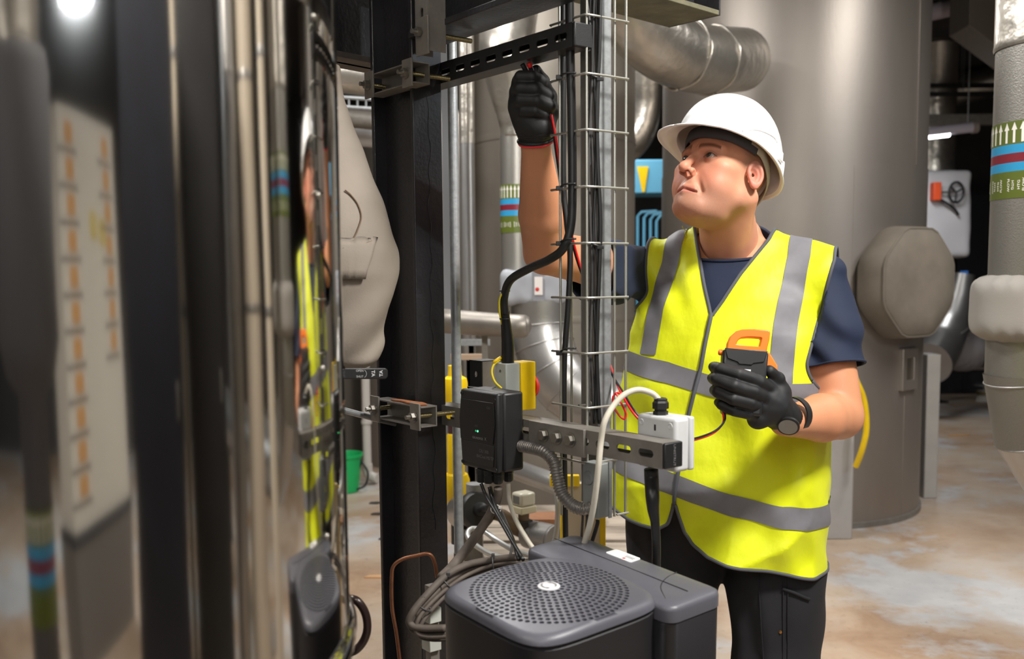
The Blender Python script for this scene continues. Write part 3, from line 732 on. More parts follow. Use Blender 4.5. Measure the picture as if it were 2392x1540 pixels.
def head_sdf(p):
    m = mir(p)
    d = s_ell(p, (0, -0.010, 0.048), (0.077, 0.099, 0.086))
    d = smin(d, s_ell(p, (0, 0.030, -0.010), (0.066, 0.062, 0.080)), 0.03)
    d = smin(d, s_cap(m, (0.054, 0.004, -0.048), (0.020, 0.072, -0.090), 0.024, 0.021), 0.028)
    d = smin(d, s_sph(p, (0, 0.085, -0.090), 0.0185), 0.02)
    d = smin(d, s_ell(m, (0.040, 0.054, -0.036), (0.031, 0.033, 0.040)), 0.022)     # cheeks
    d = smin(d, s_ell(p, (0, 0.032, -0.092), (0.050, 0.048, 0.027)), 0.03)          # under the jaw
    d = smin(d, s_cap(m, (0.012, 0.0895, 0.0295), (0.048, 0.072, 0.031), 0.0105, 0.010), 0.014)  # brow
    d = smin(d, s_ell(m, (0.052, 0.058, -0.004), (0.020, 0.022, 0.014)), 0.02)      # cheekbone
    d = smax(d, -s_ell(m, (0.033, 0.1015, 0.0105), (0.020, 0.0185, 0.0125)), 0.010)    # sockets
    # nose
    d = smin(d, s_cap(p, (0, 0.0905, 0.022), (0, 0.1155, -0.019), 0.0068, 0.0098), 0.009)
    d = smin(d, s_sph(p, (0, 0.1190, -0.0225), 0.0108), 0.006)
    d = smin(d, s_ell(m, (0.0125, 0.1040, -0.0275), (0.0080, 0.0108, 0.0080)), 0.005)
    # muzzle and lips
    d = smin(d, s_ell(p, (0, 0.076, -0.060), (0.033, 0.027, 0.028)), 0.016)
    d = smin(d, s_cap(m, (0.0, 0.1005, -0.0585), (0.021, 0.0905, -0.0655), 0.0052, 0.0025), 0.006)
    d = smin(d, s_cap(m, (0.0, 0.0985, -0.0705), (0.019, 0.0895, -0.0690), 0.0062, 0.003), 0.006)
    d = smax(d, -s_cap(m, (0.0, 0.1075, -0.0640), (0.0255, 0.0925, -0.0690), 0.0024, 0.0024), 0.003)
    d = smax(d, -s_cap(m, (0.018, 0.101, -0.030), (0.034, 0.0860, -0.066), 0.003, 0.002), 0.010)   # smile fold
    d = smax(d, -s_ell(m, (0.0074, 0.1105, -0.0335), (0.0042, 0.0066, 0.0062)), 0.002)             # nostrils
    # lids
    q = m-np.array([0.0325, 0.0785, 0.0115]); lid = np.linalg.norm(q, axis=1)-0.0144
    xx = q[:, 0]/0.0145; up = 0.0062*(1-xx*xx)+0.0006*xx; lo = -0.0042*(1-xx*xx)+0.0003
    slit = np.maximum(q[:, 2]-up, lo-q[:, 2]); slit = np.where(np.abs(xx) < 1, slit, 0.01)
    lid = smax(lid, -np.maximum(slit, 0.006-q[:, 1]), 0.0014)
    d = smin(d, lid, 0.005)
    # neck
    d = smin(d, s_cap(p, (0, -0.022, -0.035), NKB, 0.058, 0.068), 0.028)
    d = smin(d, s_cap(p, (0.060, -0.035, -0.035), NKF, 0.014, 0.012), 0.03)
    # ears
    e = m-np.array([0.0835, -0.004, 0.004]); ca, sa = math.cos(0.28), math.sin(0.28)
    ex = e[:, 0]*math.cos(0.5)+e[:, 1]*math.sin(0.5); ey = -e[:, 0]*math.sin(0.5)+e[:, 1]*math.cos(0.5)
    E = np.stack([ex, ca*ey-sa*e[:, 2]*0.6, e[:, 2]], 1)
    tap = 1-0.22*np.clip(-E[:, 2]/0.03, 0, 1)
    rr = np.sqrt((E[:, 1]/(0.0160*tap))**2+(E[:, 2]/0.0255)**2)
    disc = np.maximum(np.abs(E[:, 0])-0.0036, (rr-1)*0.0145)
    helix = np.sqrt((E[:, 0]-0.0040)**2+((rr-0.90)*0.0145)**2)-0.0036
    ear = smin(disc, helix, 0.0025)
    ear = smax(ear, -s_ell(E, (0.0050, 0.003, -0.001), (0.0075, 0.0080, 0.0120)), 0.0025)
    ear = smin(ear, s_ell(E, (0.002, 0.001, -0.0225), (0.0055, 0.0075, 0.0075)), 0.005)
    ear = smin(ear, s_ell(E, (0.003, 0.0110, -0.003), (0.0050, 0.0032, 0.005)), 0.003)
    d = smin(d, ear, 0.006)
    return d
def head_tint(p):
    m = mir(p); n = len(p); base = np.array(lin(210, 150, 120)); C = np.tile(base, (n, 1))
    def blend(w, col):
        w = np.clip(w, 0, 1)[:, None]; C[:] = C*(1-w)+np.array(col)*w
    def g(c, r): return np.exp(-np.sum(((m-np.array(c))/np.array(r))**2, 1))
    blend(0.6*g((0.045, 0.07, -0.03), (0.03, 0.04, 0.03)), lin(206, 126, 104))
    blend(0.55*g((0, 0.115, -0.03), (0.02, 0.02, 0.02)), lin(196, 112, 92))
    blend(0.75*np.clip((m[:, 0]-0.076)/0.006, 0, 1)*(np.abs(p[:, 2]) < 0.05), lin(210, 124, 108))
    # stubble
    st = np.clip((-0.040-p[:, 2]+0.25*(0.09-p[:, 1])*0)/0.03, 0, 1)*np.clip((p[:, 1]+0.04)/0.085, 0, 1)*np.clip((p[:, 2]+0.135)/0.03, 0, 1)
    mu = g((0, 0.103, -0.050), (0.024, 0.02, 0.007))
    nzv = 0.8+0.2*wob(p, 3, 420, 14)
    blend(0.55*np.maximum(st, mu)*nzv, lin(120, 98, 84))
    blend(0.16*np.clip(wob(p, 9, 34, 9)*0.5+0.5, 0, 1), lin(178, 104, 82))
    # lips
    lp = np.clip(1.25-np.abs((p[:, 2]+0.0645)+0.10*m[:, 0]-0.0)/0.0085, 0, 1)*np.clip((0.026-m[:, 0])/0.005, 0, 1)*(p[:, 1] > 0.085)
    blend(0.6*lp, lin(186, 98, 88))
    # brows
    bx = np.clip((m[:, 0]-0.010)/0.042, 0, 1); bz = 0.0310+0.006*np.sin(bx*2.6)-0.003*bx
    br = np.clip(1.35-np.abs(p[:, 2]-bz)/(0.0062*(1.1-0.5*bx)), 0, 1)*(m[:, 0] > 0.010)*(m[:, 0] < 0.053)*(p[:, 1] > 0.05)
    blend(0.82*br, lin(92, 56, 38))
    # lid margins
    lm = np.exp(-(((m[:, 0]-0.0325)/0.017)**2+((p[:, 2]-0.0125)/0.009)**2))*(p[:, 1] > 0.07)
    blend(0.55*lm, lin(128, 76, 62))
    q = m-np.array([0.0325, 0.0785, 0.0115]); xx = np.clip(q[:, 0]/0.0145, -1, 1); up = 0.0062*(1-xx*xx)+0.0006*xx; lo = -0.0042*(1-xx*xx)+0.0003
    near = (np.linalg.norm(q, axis=1) < 0.0185)*(np.abs(q[:, 0]) < 0.0155)*(q[:, 1] > 0)
    blend(0.85*near*np.clip(1.6-np.abs(q[:, 2]-up-0.0004)/0.0010, 0, 1), lin(52, 32, 26)); blend(0.45*near*np.clip(1.5-np.abs(q[:, 2]-lo+0.0004)/0.0009, 0, 1), lin(120, 66, 56))
    blend(0.35*near*np.clip(1.4-np.abs(q[:, 2]-up-0.0048)/0.0012, 0, 1), lin(120, 70, 56))  # shade in the lid crease, put into the tint
    blend(0.85*np.clip(1.5-np.sqrt(((m[:, 0]-0.0074)/0.0046)**2+((p[:, 1]-0.1105)/0.0070)**2+((p[:, 2]+0.0335)/0.0064)**2), 0, 1), lin(70, 34, 30))  # nostrils darkened in the tint to stand for their shade
    ml = -0.0640-0.19*m[:, 0]; blend(0.75*np.clip(1.5-np.abs(p[:, 2]-ml)/0.0014, 0, 1)*(m[:, 0] < 0.027)*(p[:, 1] > 0.086), lin(104, 48, 44))  # shade between the lips painted along the mouth line
    # shaved hair at the sides
    hr = np.clip((p[:, 2]-0.012+0.9*(p[:, 1]-0.028))/-0.012, 0, 1)*0
    side = np.clip((0.035-p[:, 1])/0.02, 0, 1)*np.clip((p[:, 2]-0.0)/0.02, 0, 1)*np.clip((m[:, 0]-0.02)/0.02, 0, 1)
    back = np.clip((-0.045-p[:, 1])/0.03, 0, 1)*np.clip((p[:, 2]+0.035)/0.03, 0, 1)
    blend(0.55*np.maximum(side, back)*(0.85+0.15*wob(p, 5, 300)), lin(132, 108, 90))
    return C
# --- torso
TZ = [0.55, 0.72, 0.85, 1.00, 1.15, 1.28, 1.36, 1.42, 1.47, 1.50]
TAa = [0.20, 0.232, 0.243, 0.246, 0.238, 0.225, 0.205, 0.16, 0.10, 0.07]
TBf = [0.13, 0.150, 0.172, 0.178, 0.160, 0.138, 0.115, 0.09, 0.065, 0.05]
TBb = [0.12, 0.130, 0.120, 0.112, 0.115, 0.12, 0.115, 0.10, 0.085, 0.07]
def torso_sdf(l, grow=0.0):
    z = l[:, 2]; a = np.interp(z, TZ, TAa)+grow; b = np.where(l[:, 1] > 0, np.interp(z, TZ, TBf), np.interp(z, TZ, TBb))+grow
    k = ((np.abs(l[:, 0])/a)**2.3+(np.abs(l[:, 1])/b)**2.3)**(1/2.3)
    d = (k-1)*np.minimum(a, b)*0.95
    d = np.maximum(d, z-1.52); d = np.maximum(d, 0.56-z)
    d = smin(d, s_cap(l, (0.05, -0.02, 1.46), (0.185, -0.005, 1.415), 0.055+grow, 0.058+grow), 0.05)
    d = smin(d, s_cap(l, (-0.05, -0.02, 1.46), (-0.165, 0.02, 1.435), 0.055+grow, 0.058+grow), 0.05)
    return d
ARML = [SHL, SHL*0.45+ELL*0.55, ELL, ELL*0.6+WRL*0.4, WRL, WRL+(WRL-ELL)*0.12]; ARMLr = [0.046, 0.054, 0.052, 0.053, 0.032, 0.030]
ARMR = [SHR, SHR*0.45+ELR*0.55, ELR, ELR*0.62+WRR*0.38, WRR, WRR+(WRR-ELR)*0.12]; ARMRr = [0.046, 0.053, 0.046, 0.047, 0.0268, 0.025]
def arms_sdf(p, which):
    pts, rs = (ARML, ARMLr) if which == 'L' else (ARMR, ARMRr)
    d = s_chain(p, pts, rs, 0.008)
    ex = (ELL if which == 'L' else ELR)
    return d
def body_sdf(p):
    d = torso_sdf(tl_(p), -0.012)
    d = smin(d, arms_sdf(p, 'L'), 0.03); d = smin(d, arms_sdf(p, 'R'), 0.03)
    d = smin(d, s_cap(p, W1(0, -0.03, 1.52), W1(0, -0.03, 1.44), 0.060, 0.070), 0.03)
    return tuck(d, p, 0.014)
M_SKIN = vmat('skin', rough=0.50, spec=0.35, bump=0.10, bscale=700, sss=0.08)
def person_mesh():
    v1, q1 = nets(lambda p: head_sdf(hl_(p))*HS, HC+np.array([-0.17, -0.17, -0.235]), HC+np.array([0.15, 0.17, 0.17]), 0.0017)
    v1 = relax(v1, q1, 1, 0.35); c1 = head_tint(hl_(v1))
    lo = np.array([0.0, 1.80, 0.9]); hi = np.array([0.92, 2.62, 1.80])
    v2, q2 = nets(body_sdf, lo, hi, 0.006); v2 = relax(v2, q2, 2, 0.5)
    base = np.array(lin(200, 140, 104)); c2 = np.tile(base, (len(v2), 1))
    w = np.clip(0.5+0.5*wob(v2, 11, 14), 0, 1)[:, None]*0.25; c2 = c2*(1-w)+np.array(lin(198, 126, 96))*w
    v = np.concatenate([v1, v2]); q = np.concatenate([q1, q2+len(v1)]); c = np.concatenate([c1, c2])
    return v, q, c
# --- shape of the vest (worn over the shirt)
VZ = [0.60, 0.72, 0.85, 1.00, 1.15, 1.28, 1.36, 1.42, 1.47, 1.51]
VA = [0.262, 0.262, 0.262, 0.258, 0.250, 0.236, 0.215, 0.17, 0.11, 0.08]
VBf = [0.205, 0.208, 0.208, 0.205, 0.188, 0.160, 0.132, 0.105, 0.075, 0.06]
VBb = [0.16, 0.158, 0.150, 0.142, 0.138, 0.138, 0.130, 0.112, 0.095, 0.08]
def vest_sdf(p):
    l = tl_(p); z = l[:, 2]; a = np.interp(z, VZ, VA)+np.where(l[:, 0] < 0, np.interp(z, [0.7, 0.86, 1.0, 1.25], [0.062, 0.058, 0.036, 0.0]), np.interp(z, [0.7, 1.0, 1.25], [-0.022, -0.020, 0.0]))*np.clip(np.abs(l[:, 0])/0.12, 0, 1); b = np.where(l[:, 1] > 0, np.interp(z, VZ, VBf), np.interp(z, VZ, VBb))
    k = ((np.abs(l[:, 0])/a)**2.4+(np.abs(l[:, 1])/b)**2.4)**(1/2.4); d = (k-1)*np.minimum(a, b)*0.95
    d = np.maximum(d, z-1.54); d = np.maximum(d, 0.62-z)
    d = smin(d, s_cap(l, (0.05, -0.02, 1.468), (0.215, 0.0, 1.418), 0.064, 0.070), 0.05)
    d = smin(d, s_cap(l, (-0.05, -0.02, 1.468), (-0.200, 0.02, 1.440), 0.064, 0.068), 0.05)
    low = np.clip((1.30-z)/0.25, 0, 1); hip = np.clip((1.02-z)/0.2, 0, 1)
    side = np.clip((0.225-np.abs(l[:, 0]))/0.06, 0.15, 1)
    fo = 0.0070*np.sin(l[:, 0]*38+z*14+2.2*wob(p, 31, 2.2))*low*side
    fo -= 0.0085*(1-2.2*np.abs(np.sin(l[:, 0]*11-z*13+1.3*wob(p, 33, 2.0)+1)))*low*side
    fo -= 0.0100*(1-2.2*np.abs(np.sin(l[:, 0]*13+z*7+1.0*wob(p, 37, 2.5))))*hip*side
    fo += 0.0030*wob(p, 35, 9)
    up = np.clip((z-1.28)/0.1, 0, 1)*np.clip((-l[:, 0]-0.03)/0.06, 0, 1)
    fo += 0.0045*np.sin(l[:, 0]*75+z*34)*up
    return d+fo
HX = [-0.30, -0.25, -0.20, -0.13, -0.104, -0.092, -0.0865, -0.080, -0.066, -0.045, -0.008, 0.079, 0.222, 0.30]
HZ = [0.875, 0.862, 0.842, 0.826, 0.842, 0.880, 0.905, 0.872, 0.826, 0.800, 0.778, 0.760, 0.722, 0.720]
def vest_region(v):
    l = tl_(v); x, y, z = l.T
    hem = np.where(y > -0.02, np.interp(x, HX, HZ)-z, np.interp(np.clip((y+0.02)/-0.1, 0, 1), [0, 1], [0, 1])*0+np.where(x > 0, 0.722, 0.87)-z)
    xl = np.interp(z, [1.322, 1.40, 1.50, 1.56], [-0.016, -0.040, -0.070, -0.085]); xr = np.interp(z, [1.322, 1.36, 1.42, 1.50, 1.56], [-0.016, 0.008, 0.042, 0.098, 0.12])
    vn = np.where((y > -0.01) & (z > 1.30), np.minimum(np.minimum(x-xl, xr-x), (z-1.322)*0.4), -1)
    bk = np.where(y <= -0.01, np.minimum(np.minimum(x+0.078, 0.105-x), z-1.49), -1)
    zbL, zbR = 1.12, 1.31
    al = np.where((x > 0), x-(0.194+np.where(z < zbL+0.1, ((zbL+0.1-z)/0.1)**2*0.07, 0)+np.interp(z, [1.22, 1.36, 1.45], [0.0, 0.028, 0.050])), -1); al = np.where(z < zbL, -1, al)
    ar = np.where((x < 0), -x-(0.184+np.where(z < zbR+0.08, ((zbR+0.08-z)/0.08)**2*0.08, 0)), -1); ar = np.where(z < zbR, -1, ar)
    return np.maximum.reduce([hem, vn, bk, al, ar])
def tuck(d, p, gap):
    "keep a field under the vest near the shoulders"
    z = p[:, 2]; g = 6*np.maximum(0, vest_region(p))+6*np.maximum(0, 1.27-z)+6*np.maximum(0, z-1.50)
    return np.maximum(d, vest_sdf(p)+gap-g)
v, q, c = person_mesh()
man = smesh('person', v, q, M_SKIN, tint=c, org=MO)
tag(man, 'worker in white hard hat and yellow high-visibility vest, looking up with one arm raised', 'person')
# --- eyes
M_EYEW = mat('eye_white', (0.42, 0.37, 0.34), 0.12, coat=0.5); M_IRIS = mat('blue_grey_iris', lin(58, 62, 60), 0.15, coat=0.5); M_PUP = mat('pupil', (0.005, 0.005, 0.005), 0.1)
for s in (-1, 1):
    c0e = hw_(s*0.0325, 0.0785, 0.0115); look = nrm(HF*0.97+HU*0.26-HL*0.05)
    e = MB().lathe([(0.0128*HS*math.sin(a), -0.0128*HS*math.cos(a)) for a in np.linspace(0.001, math.pi-0.001, 24)], c0e, look, n=32).build('eyeball', M_EYEW, man, smooth=180)
    for r0, mm, zz, nm in ((0.0066, M_IRIS, 0.00012, 'iris'), (0.0026, M_PUP, 0.0003, 'pupil')):
        R = 0.0128*HS; MB().lathe([(r, math.sqrt(R*R-r*r)+zz) for r in np.linspace(r0*HS, 0.00001, 6)], c0e, look, n=24).build(nm, mm, e, smooth=180)
# --- navy t-shirt
def sleeve(p, which):
    if which == 'L':
        e = SHL*0.36+ELL*0.64; ax = nrm(ELL-SHL)
        d = s_chain(p, [SHL+LF*0.012, SHL*0.6+ELL*0.4+LF*0.006, e+ax*0.03], [0.056, 0.070, 0.074], 0.01)
    else:
        e = SHR*0.50+ELR*0.50; ax = nrm(ELR-SHR)
        d = s_chain(p, [SHR, SHR*0.7+ELR*0.3+UP*-0.014, e+ax*0.03-UP*0.02], [0.056, 0.074, 0.072], 0.01)
    return d
def shirt_sdf(p):
    l = tl_(p); d = torso_sdf(l, 0.003)
    d = smin(d, sleeve(p, 'L'), 0.03); d = smin(d, sleeve(p, 'R'), 0.03)
    d = smin(d, s_cap(p, W1(0, -0.03, 1.53), W1(0, -0.022, 1.44), 0.076, 0.086), 0.035)
    fold = np.sin((l[:, 2]*1.0+l[:, 0]*0.9+l[:, 1]*0.5)*62+3*wob(p, 21, 3))*0.0050*np.clip((l[:, 0]-0.15)/0.05, 0, 1)
    fold2 = np.sin((p@nrm([0.5, 0.4, 0.9]))*70+3*wob(p, 25, 3))*0.003*np.clip((-0.13-l[:, 0])/0.05, 0, 1)
    d = d+fold+fold2+0.0014*wob(p, 22, 8)
    return tuck(d, p, 0.006)
v, q = nets(shirt_sdf, (0.10, 1.95, 1.02), (0.92, 2.60, 1.60), 0.0042); v = relax(v, q, 1, 0.4); t3 = tri(q)
l = tl_(v)
# neck opening plane, sleeve ends, lower edge hidden in the vest
nk = HC+HS*(-0.03*HF-0.10*HU); cn = W1(0.0, 0.050, 1.466); nn = nrm(UP*0.90+FW*0.45)
f_neck = np.where(np.linalg.norm((v-W1(0, 0, 1.49))[:, :2], axis=1) < 0.14, (v-cn)@nn, -1)
axL = nrm(ELL-SHL); axL = nrm(axL+0.0*UP); eL = SHL*0.36+ELL*0.64
f_sl = np.where(l[:, 0] > 0.12, (v-eL)@axL, -1)
axR = nrm(ELR-SHR); eR = SHR*0.50+ELR*0.50
f_sr = np.where(l[:, 0] < -0.12, (v-eR)@axR, -1)
v1, t1, k1 = cut(v, t3, np.maximum(np.maximum(f_neck, f_sl), np.maximum(f_sr, 1.06-v[:, 2])))
M_NAVY = mat('navy_jersey', lin(16, 29, 56), 0.8, var=0.12, vscale=30, bump=0.05, bscale=900)
shirt = smesh('t_shirt', v1, t1, M_NAVY, man, solid=0.003)
for r in rims(t1, k1):
    P3 = v1[r]; zz = P3[:, 2].mean()
    if zz < 1.1: continue
    pts = thin(list(P3), 0.008)
    if len(pts) > 6:
        MB().tube(pts+[pts[0]], 0.0042 if zz > 1.40 and abs(tl_(P3)[:, 0].mean()) < 0.08 else 0.003, n=8).build('ribbed_collar' if abs(tl_(P3)[:, 0].mean()) < 0.08 else 'sleeve_hem', M_NAVY, shirt, smooth=180)
# --- high visibility vest
v, q = nets(vest_sdf, (0.10, 1.98, 0.64), (0.86, 2.70, 1.60), 0.005); v = relax(v, q, 1, 0.4); t3 = tri(q); VN = vnormals(v, t3)
# drop the hidden closed top of the field: the neck opening
M_HIVIS = mat('fluorescent_yellow_fabric', lin(216, 224, 10), 0.58, bump=0.22, bscale=34, sheen=0.05, stretch=(1.0, 1.0, 0.6))
M_TAPE = mat('grey_reflective_tape', lin(116, 115, 120), 0.6, 0.05, var=0.08, vscale=60)
M_BIND = mat('grey_binding', lin(78, 80, 86), 0.75)
v1, t1, k1 = cut(v, t3, vest_region(v))
vest = smesh('safety_vest', v1, t1, M_HIVIS, man, solid=0.0025)
vest['label'] = 'fluorescent yellow vest with grey bands'
for r in rims(t1, k1):
    pts = thin(list(v1[r]), 0.007)
    if len(pts) > 8: MB().tube(smooth_path(pts, 2), 0.0042, n=8).build('edge_binding', M_BIND, vest, smooth=180)
def front_pt(x, z, lift=0.0):
    y = np.linspace(0.30, 0.02, 180); pp = W1(0, 0, 0)+x*LF+np.outer(y, FW)+z*UP
    d = vest_sdf(pp); i = int(np.argmax(d < 0)); return W1(x, y[max(i-1, 0)]+lift, z)
edge = [front_pt(np.interp(z, [0.90, 1.10, 1.21, 1.325], [-0.0865, -0.058, -0.032, -0.016]), z, 0.002) for z in np.linspace(1.33, 0.895, 40)]
MB().tube(edge, 0.0050, n=8).build('front_binding', M_BIND, vest, smooth=180)
def strip(name, fn, lift=0.0022):
    vv = v+VN*lift; a, b, _ = cut(vv, t3, np.maximum(fn(tl_(v)), vest_region(v)+0.001)); return smesh(name, a, b, M_TAPE, vest)
def hband(xs, zs, th):
    def fn(l):
        zt = np.interp(l[:, 0], xs, zs); return np.maximum(l[:, 2]-zt, zt-th-l[:, 2])
    return fn
strip('reflective_band', hband([-0.27, -0.11, -0.01, 0.1, 0.27], [1.243, 1.218, 1.192, 1.176, 1.172], 0.048))
strip('reflective_band', hband([-0.27, -0.11, 0.03, 0.15, 0.25, 0.28], [1.008, 0.972, 0.932, 0.899, 0.885, 0.885], 0.051))
def vband(zs, xs, w, zlow):
    def fn(l):
        x0 = np.interp(l[:, 2], zs, xs); return np.maximum.reduce([x0-l[:, 0], l[:, 0]-x0-w, zlow-l[:, 2]])
    return fn
strip('shoulder_band', vband([1.2, 1.31, 1.46, 1.55], [0.116, 0.122, 0.142, 0.142], 0.050, 1.174))
strip('shoulder_band', vband([1.2, 1.23, 1.34, 1.45, 1.55], [-0.190, -0.186, -0.174, -0.148, -0.140], 0.043, 1.232))
# --- trousers and boots
HIPL, HIPR = W1(0.122, 0.0, 0.84), W1(-0.125, 0.0, 0.84); KNL, KNR = W1(0.125, 0.05, 0.47), W1(-0.13, 0.03, 0.47); ANL, ANR = W1(0.13, 0.0, 0.09), W1(-0.14, -0.01, 0.09)
def trous_sdf(p):
    l = tl_(p); z = l[:, 2]
    d = s_ell(l, (0, 0.012, 0.93), (0.205, 0.150, 0.20)); d = np.maximum(d, z-1.05)
    for a, b, c3 in ((HIPL, KNL, ANL), (HIPR, KNR, ANR)): d = smin(d, s_chain(p, [a, b, c3], [0.128, 0.098, 0.076], 0.03), 0.045)
    d = smin(d, s_ell(l, (0.178, 0.02, 0.62), (0.056, 0.080, 0.12)), 0.02)     # bulging holster pocket
    fo = 0.0035*np.sin(l[:, 0]*60+z*18+2*wob(p, 41, 3))+0.003*wob(p, 43, 7)
    d = np.maximum(d+fo, 0.07-z)
    return np.maximum(d, np.where(z > 0.68, vest_sdf(p)+0.008-6*np.maximum(0, vest_region(p)), -1))
lo = MO+np.array([-0.36, -0.30, 0.0]); hi = MO+np.array([0.40, 0.28, 1.08])
v, q = nets(trous_sdf, lo, hi, 0.0075); v = relax(v, q, 1, 0.4)
M_TROU = mat('black_work_cotton', lin(22, 22, 27), 0.85, var=0.2, vscale=25, bump=0.06, bscale=700)
trou = smesh('work_trousers', v, q, M_TROU, man); trou['label'] = 'black work trousers with holster pocket'
def leg_pt(x, z, lift=0.001):
    y = np.linspace(0.30, -0.05, 160); pp = W1(0, 0, 0)+x*LF+np.outer(y, FW)+z*UP; d = trous_sdf(pp); i = int(np.argmax(d < 0)); return W1(x, y[max(i-1, 0)]+lift, z)
for x0, x1 in ((0.09, 0.135), (0.150, 0.160), (0.160, 0.170)):
    MB().tube([leg_pt(x0+(x1-x0)*k/24, 0.80-0.55*k/24) for k in range(25)], 0.0014, n=6).build('stitched_seam', M_TROU, trou, smooth=180)
hem = [leg_pt(x, z, 0.003) for x, z in ((0.150, 0.700), (0.175, 0.692), (0.195, 0.682), (0.208, 0.674))]
MB().tube(hem, 0.004, n=8, smooth=4).build('pocket_edge', M_TROU, trou, smooth=180)
pb = leg_pt(0.148, 0.60, 0.001); MB().lathe([(0.004, 0), (0.0035, 0.0015), (0, 0.002)], pb, FW, n=12).build('rivet', mat('copper_rivet', lin(190, 140, 80), 0.3, 0.9), trou, smooth=60)
M_BOOT = mat('black_leather', lin(28, 26, 25), 0.5)
for a in (ANL, ANR):
    f0 = np.array([a[0], a[1], 0.0])
    bs = lambda p, f0=f0: np.maximum(smin(smin(s_cap(p, f0+UP*0.05-FW*0.05, f0+UP*0.045+FW*0.17, 0.045, 0.042), s_cap(p, f0+UP*0.06, f0+UP*0.14, 0.056, 0.062), 0.03), s_sph(p, f0+FW*0.15+UP*0.045, 0.05), 0.03), 0.004-p[:, 2])
    v, q = nets(bs, f0+np.array([-0.26, -0.30, -0.02]), f0+np.array([0.22, 0.22, 0.24]), 0.006)
    smesh('work_boot', v, q, M_BOOT, man)
# --- gloves
M_GLOVE = mat('black_knit_glove', lin(19, 19, 21), 0.58, var=0.2, vscale=60, bump=0.12, bscale=900)
def hp(px, py, dy, Y): return P(px, py, Y+dy)
YA_ = 1.835
def ga(px, py, dy): return hp(px, py, dy, YA_)
def glove_a(p):
    d = s_chain(p, [ga(1252, 322, 0.03), ga(1250, 296, 0.022), ga(1246, 262, 0.02), ga(1240, 232, 0.02), ga(1238, 205, 0.018)], [0.0325, 0.0325, 0.0345, 0.032, 0.025], 0.012)
    d = smin(d, s_cap(p, ga(1216, 200, 0.014), ga(1209, 252, 0.014), 0.015, 0.016), 0.02)
    d = smin(d, s_cap(p, ga(1228, 285, 0.016), ga(1262, 300, 0.0), 0.018, 0.020), 0.02)
    F = [([(1212, 190, 0.012), (1217, 181, -0.014), (1243, 180, -0.024), (1264, 190, -0.012), (1262, 196, 0.01)], 0.0122),
         ([(1206, 215, 0.012), (1215, 208, -0.018), (1250, 208, -0.030), (1281, 224, -0.016), (1280, 230, 0.008)], 0.0124),
         ([(1205, 240, 0.012), (1217, 234, -0.018), (1255, 236, -0.030), (1285, 247, -0.016), (1282, 253, 0.008)], 0.0120),
         ([(1212, 262, 0.012), (1225, 258, -0.014), (1250, 259, -0.024), (1268, 268, -0.014), (1266, 272, 0.006)], 0.0108)]
    for ch, r in F:
        e = s_chain(p, [ga(*c) for c in ch], [r*1.06, r*1.05, r, r*0.97, r*0.9], 0); d = smin(d, e, 0.0035)
    th = s_chain(p, [ga(1272, 292, 0.012), ga(1287, 262, 0.018), ga(1284, 226, 0.020), ga(1268, 190, 0.012), ga(1252, 164, 0.004)], [0.020, 0.0155, 0.0128, 0.0118, 0.0098], 0.006)
    d = smin(d, th, 0.006)
    ax = nrm(ga(1252, 322, 0.03)-ga(1250, 296, 0.022)); s = (p-ga(1251, 300, 0.024))@ax
    rib = np.where((s > 0) & (s < 0.026), 0.0006*np.sin(s*1400), 0)
    d = d+rib+0.0003*wob(p, 51, 40)
    return smax(d, (p-ga(1251, 326, 0.028))@nrm(ax+0.12*XA), 0.002)
v, q = nets(glove_a, ga(1240, 250, 0)+np.array([-0.075, -0.08, -0.10]), ga(1240, 250, 0)+np.array([0.075, 0.09, 0.095]), 0.0015)
v = relax(v, q, 1, 0.4); g1 = smesh('work_glove', v, q, M_GLOVE, man); g1['label'] = 'black knitted glove on the raised hand'
ax = nrm(ga(1252, 322, 0.03)-ga(1250, 296, 0.022)); x, y, _ = frame(ax); cc = ga(1251, 327, 0.029)
MB().tube([cc+0.0318*(math.cos(t)*x+math.sin(t)*y) for t in np.linspace(0, 2*math.pi, 40)], 0.0035, n=10).build('cuff_roll', M_GLOVE, g1, smooth=180)
MB().tube([cc+ax*0.004+0.0305*(math.cos(t)*x+math.sin(t)*y) for t in np.linspace(0, 2*math.pi, 40)], 0.0032, n=10).build('red_cuff_trim', mat('red_elastic', lin(232, 44, 60), 0.6), g1, smooth=180)
YB_ = 1.985
def gb(px, py, dy): return hp(px, py, dy, YB_)
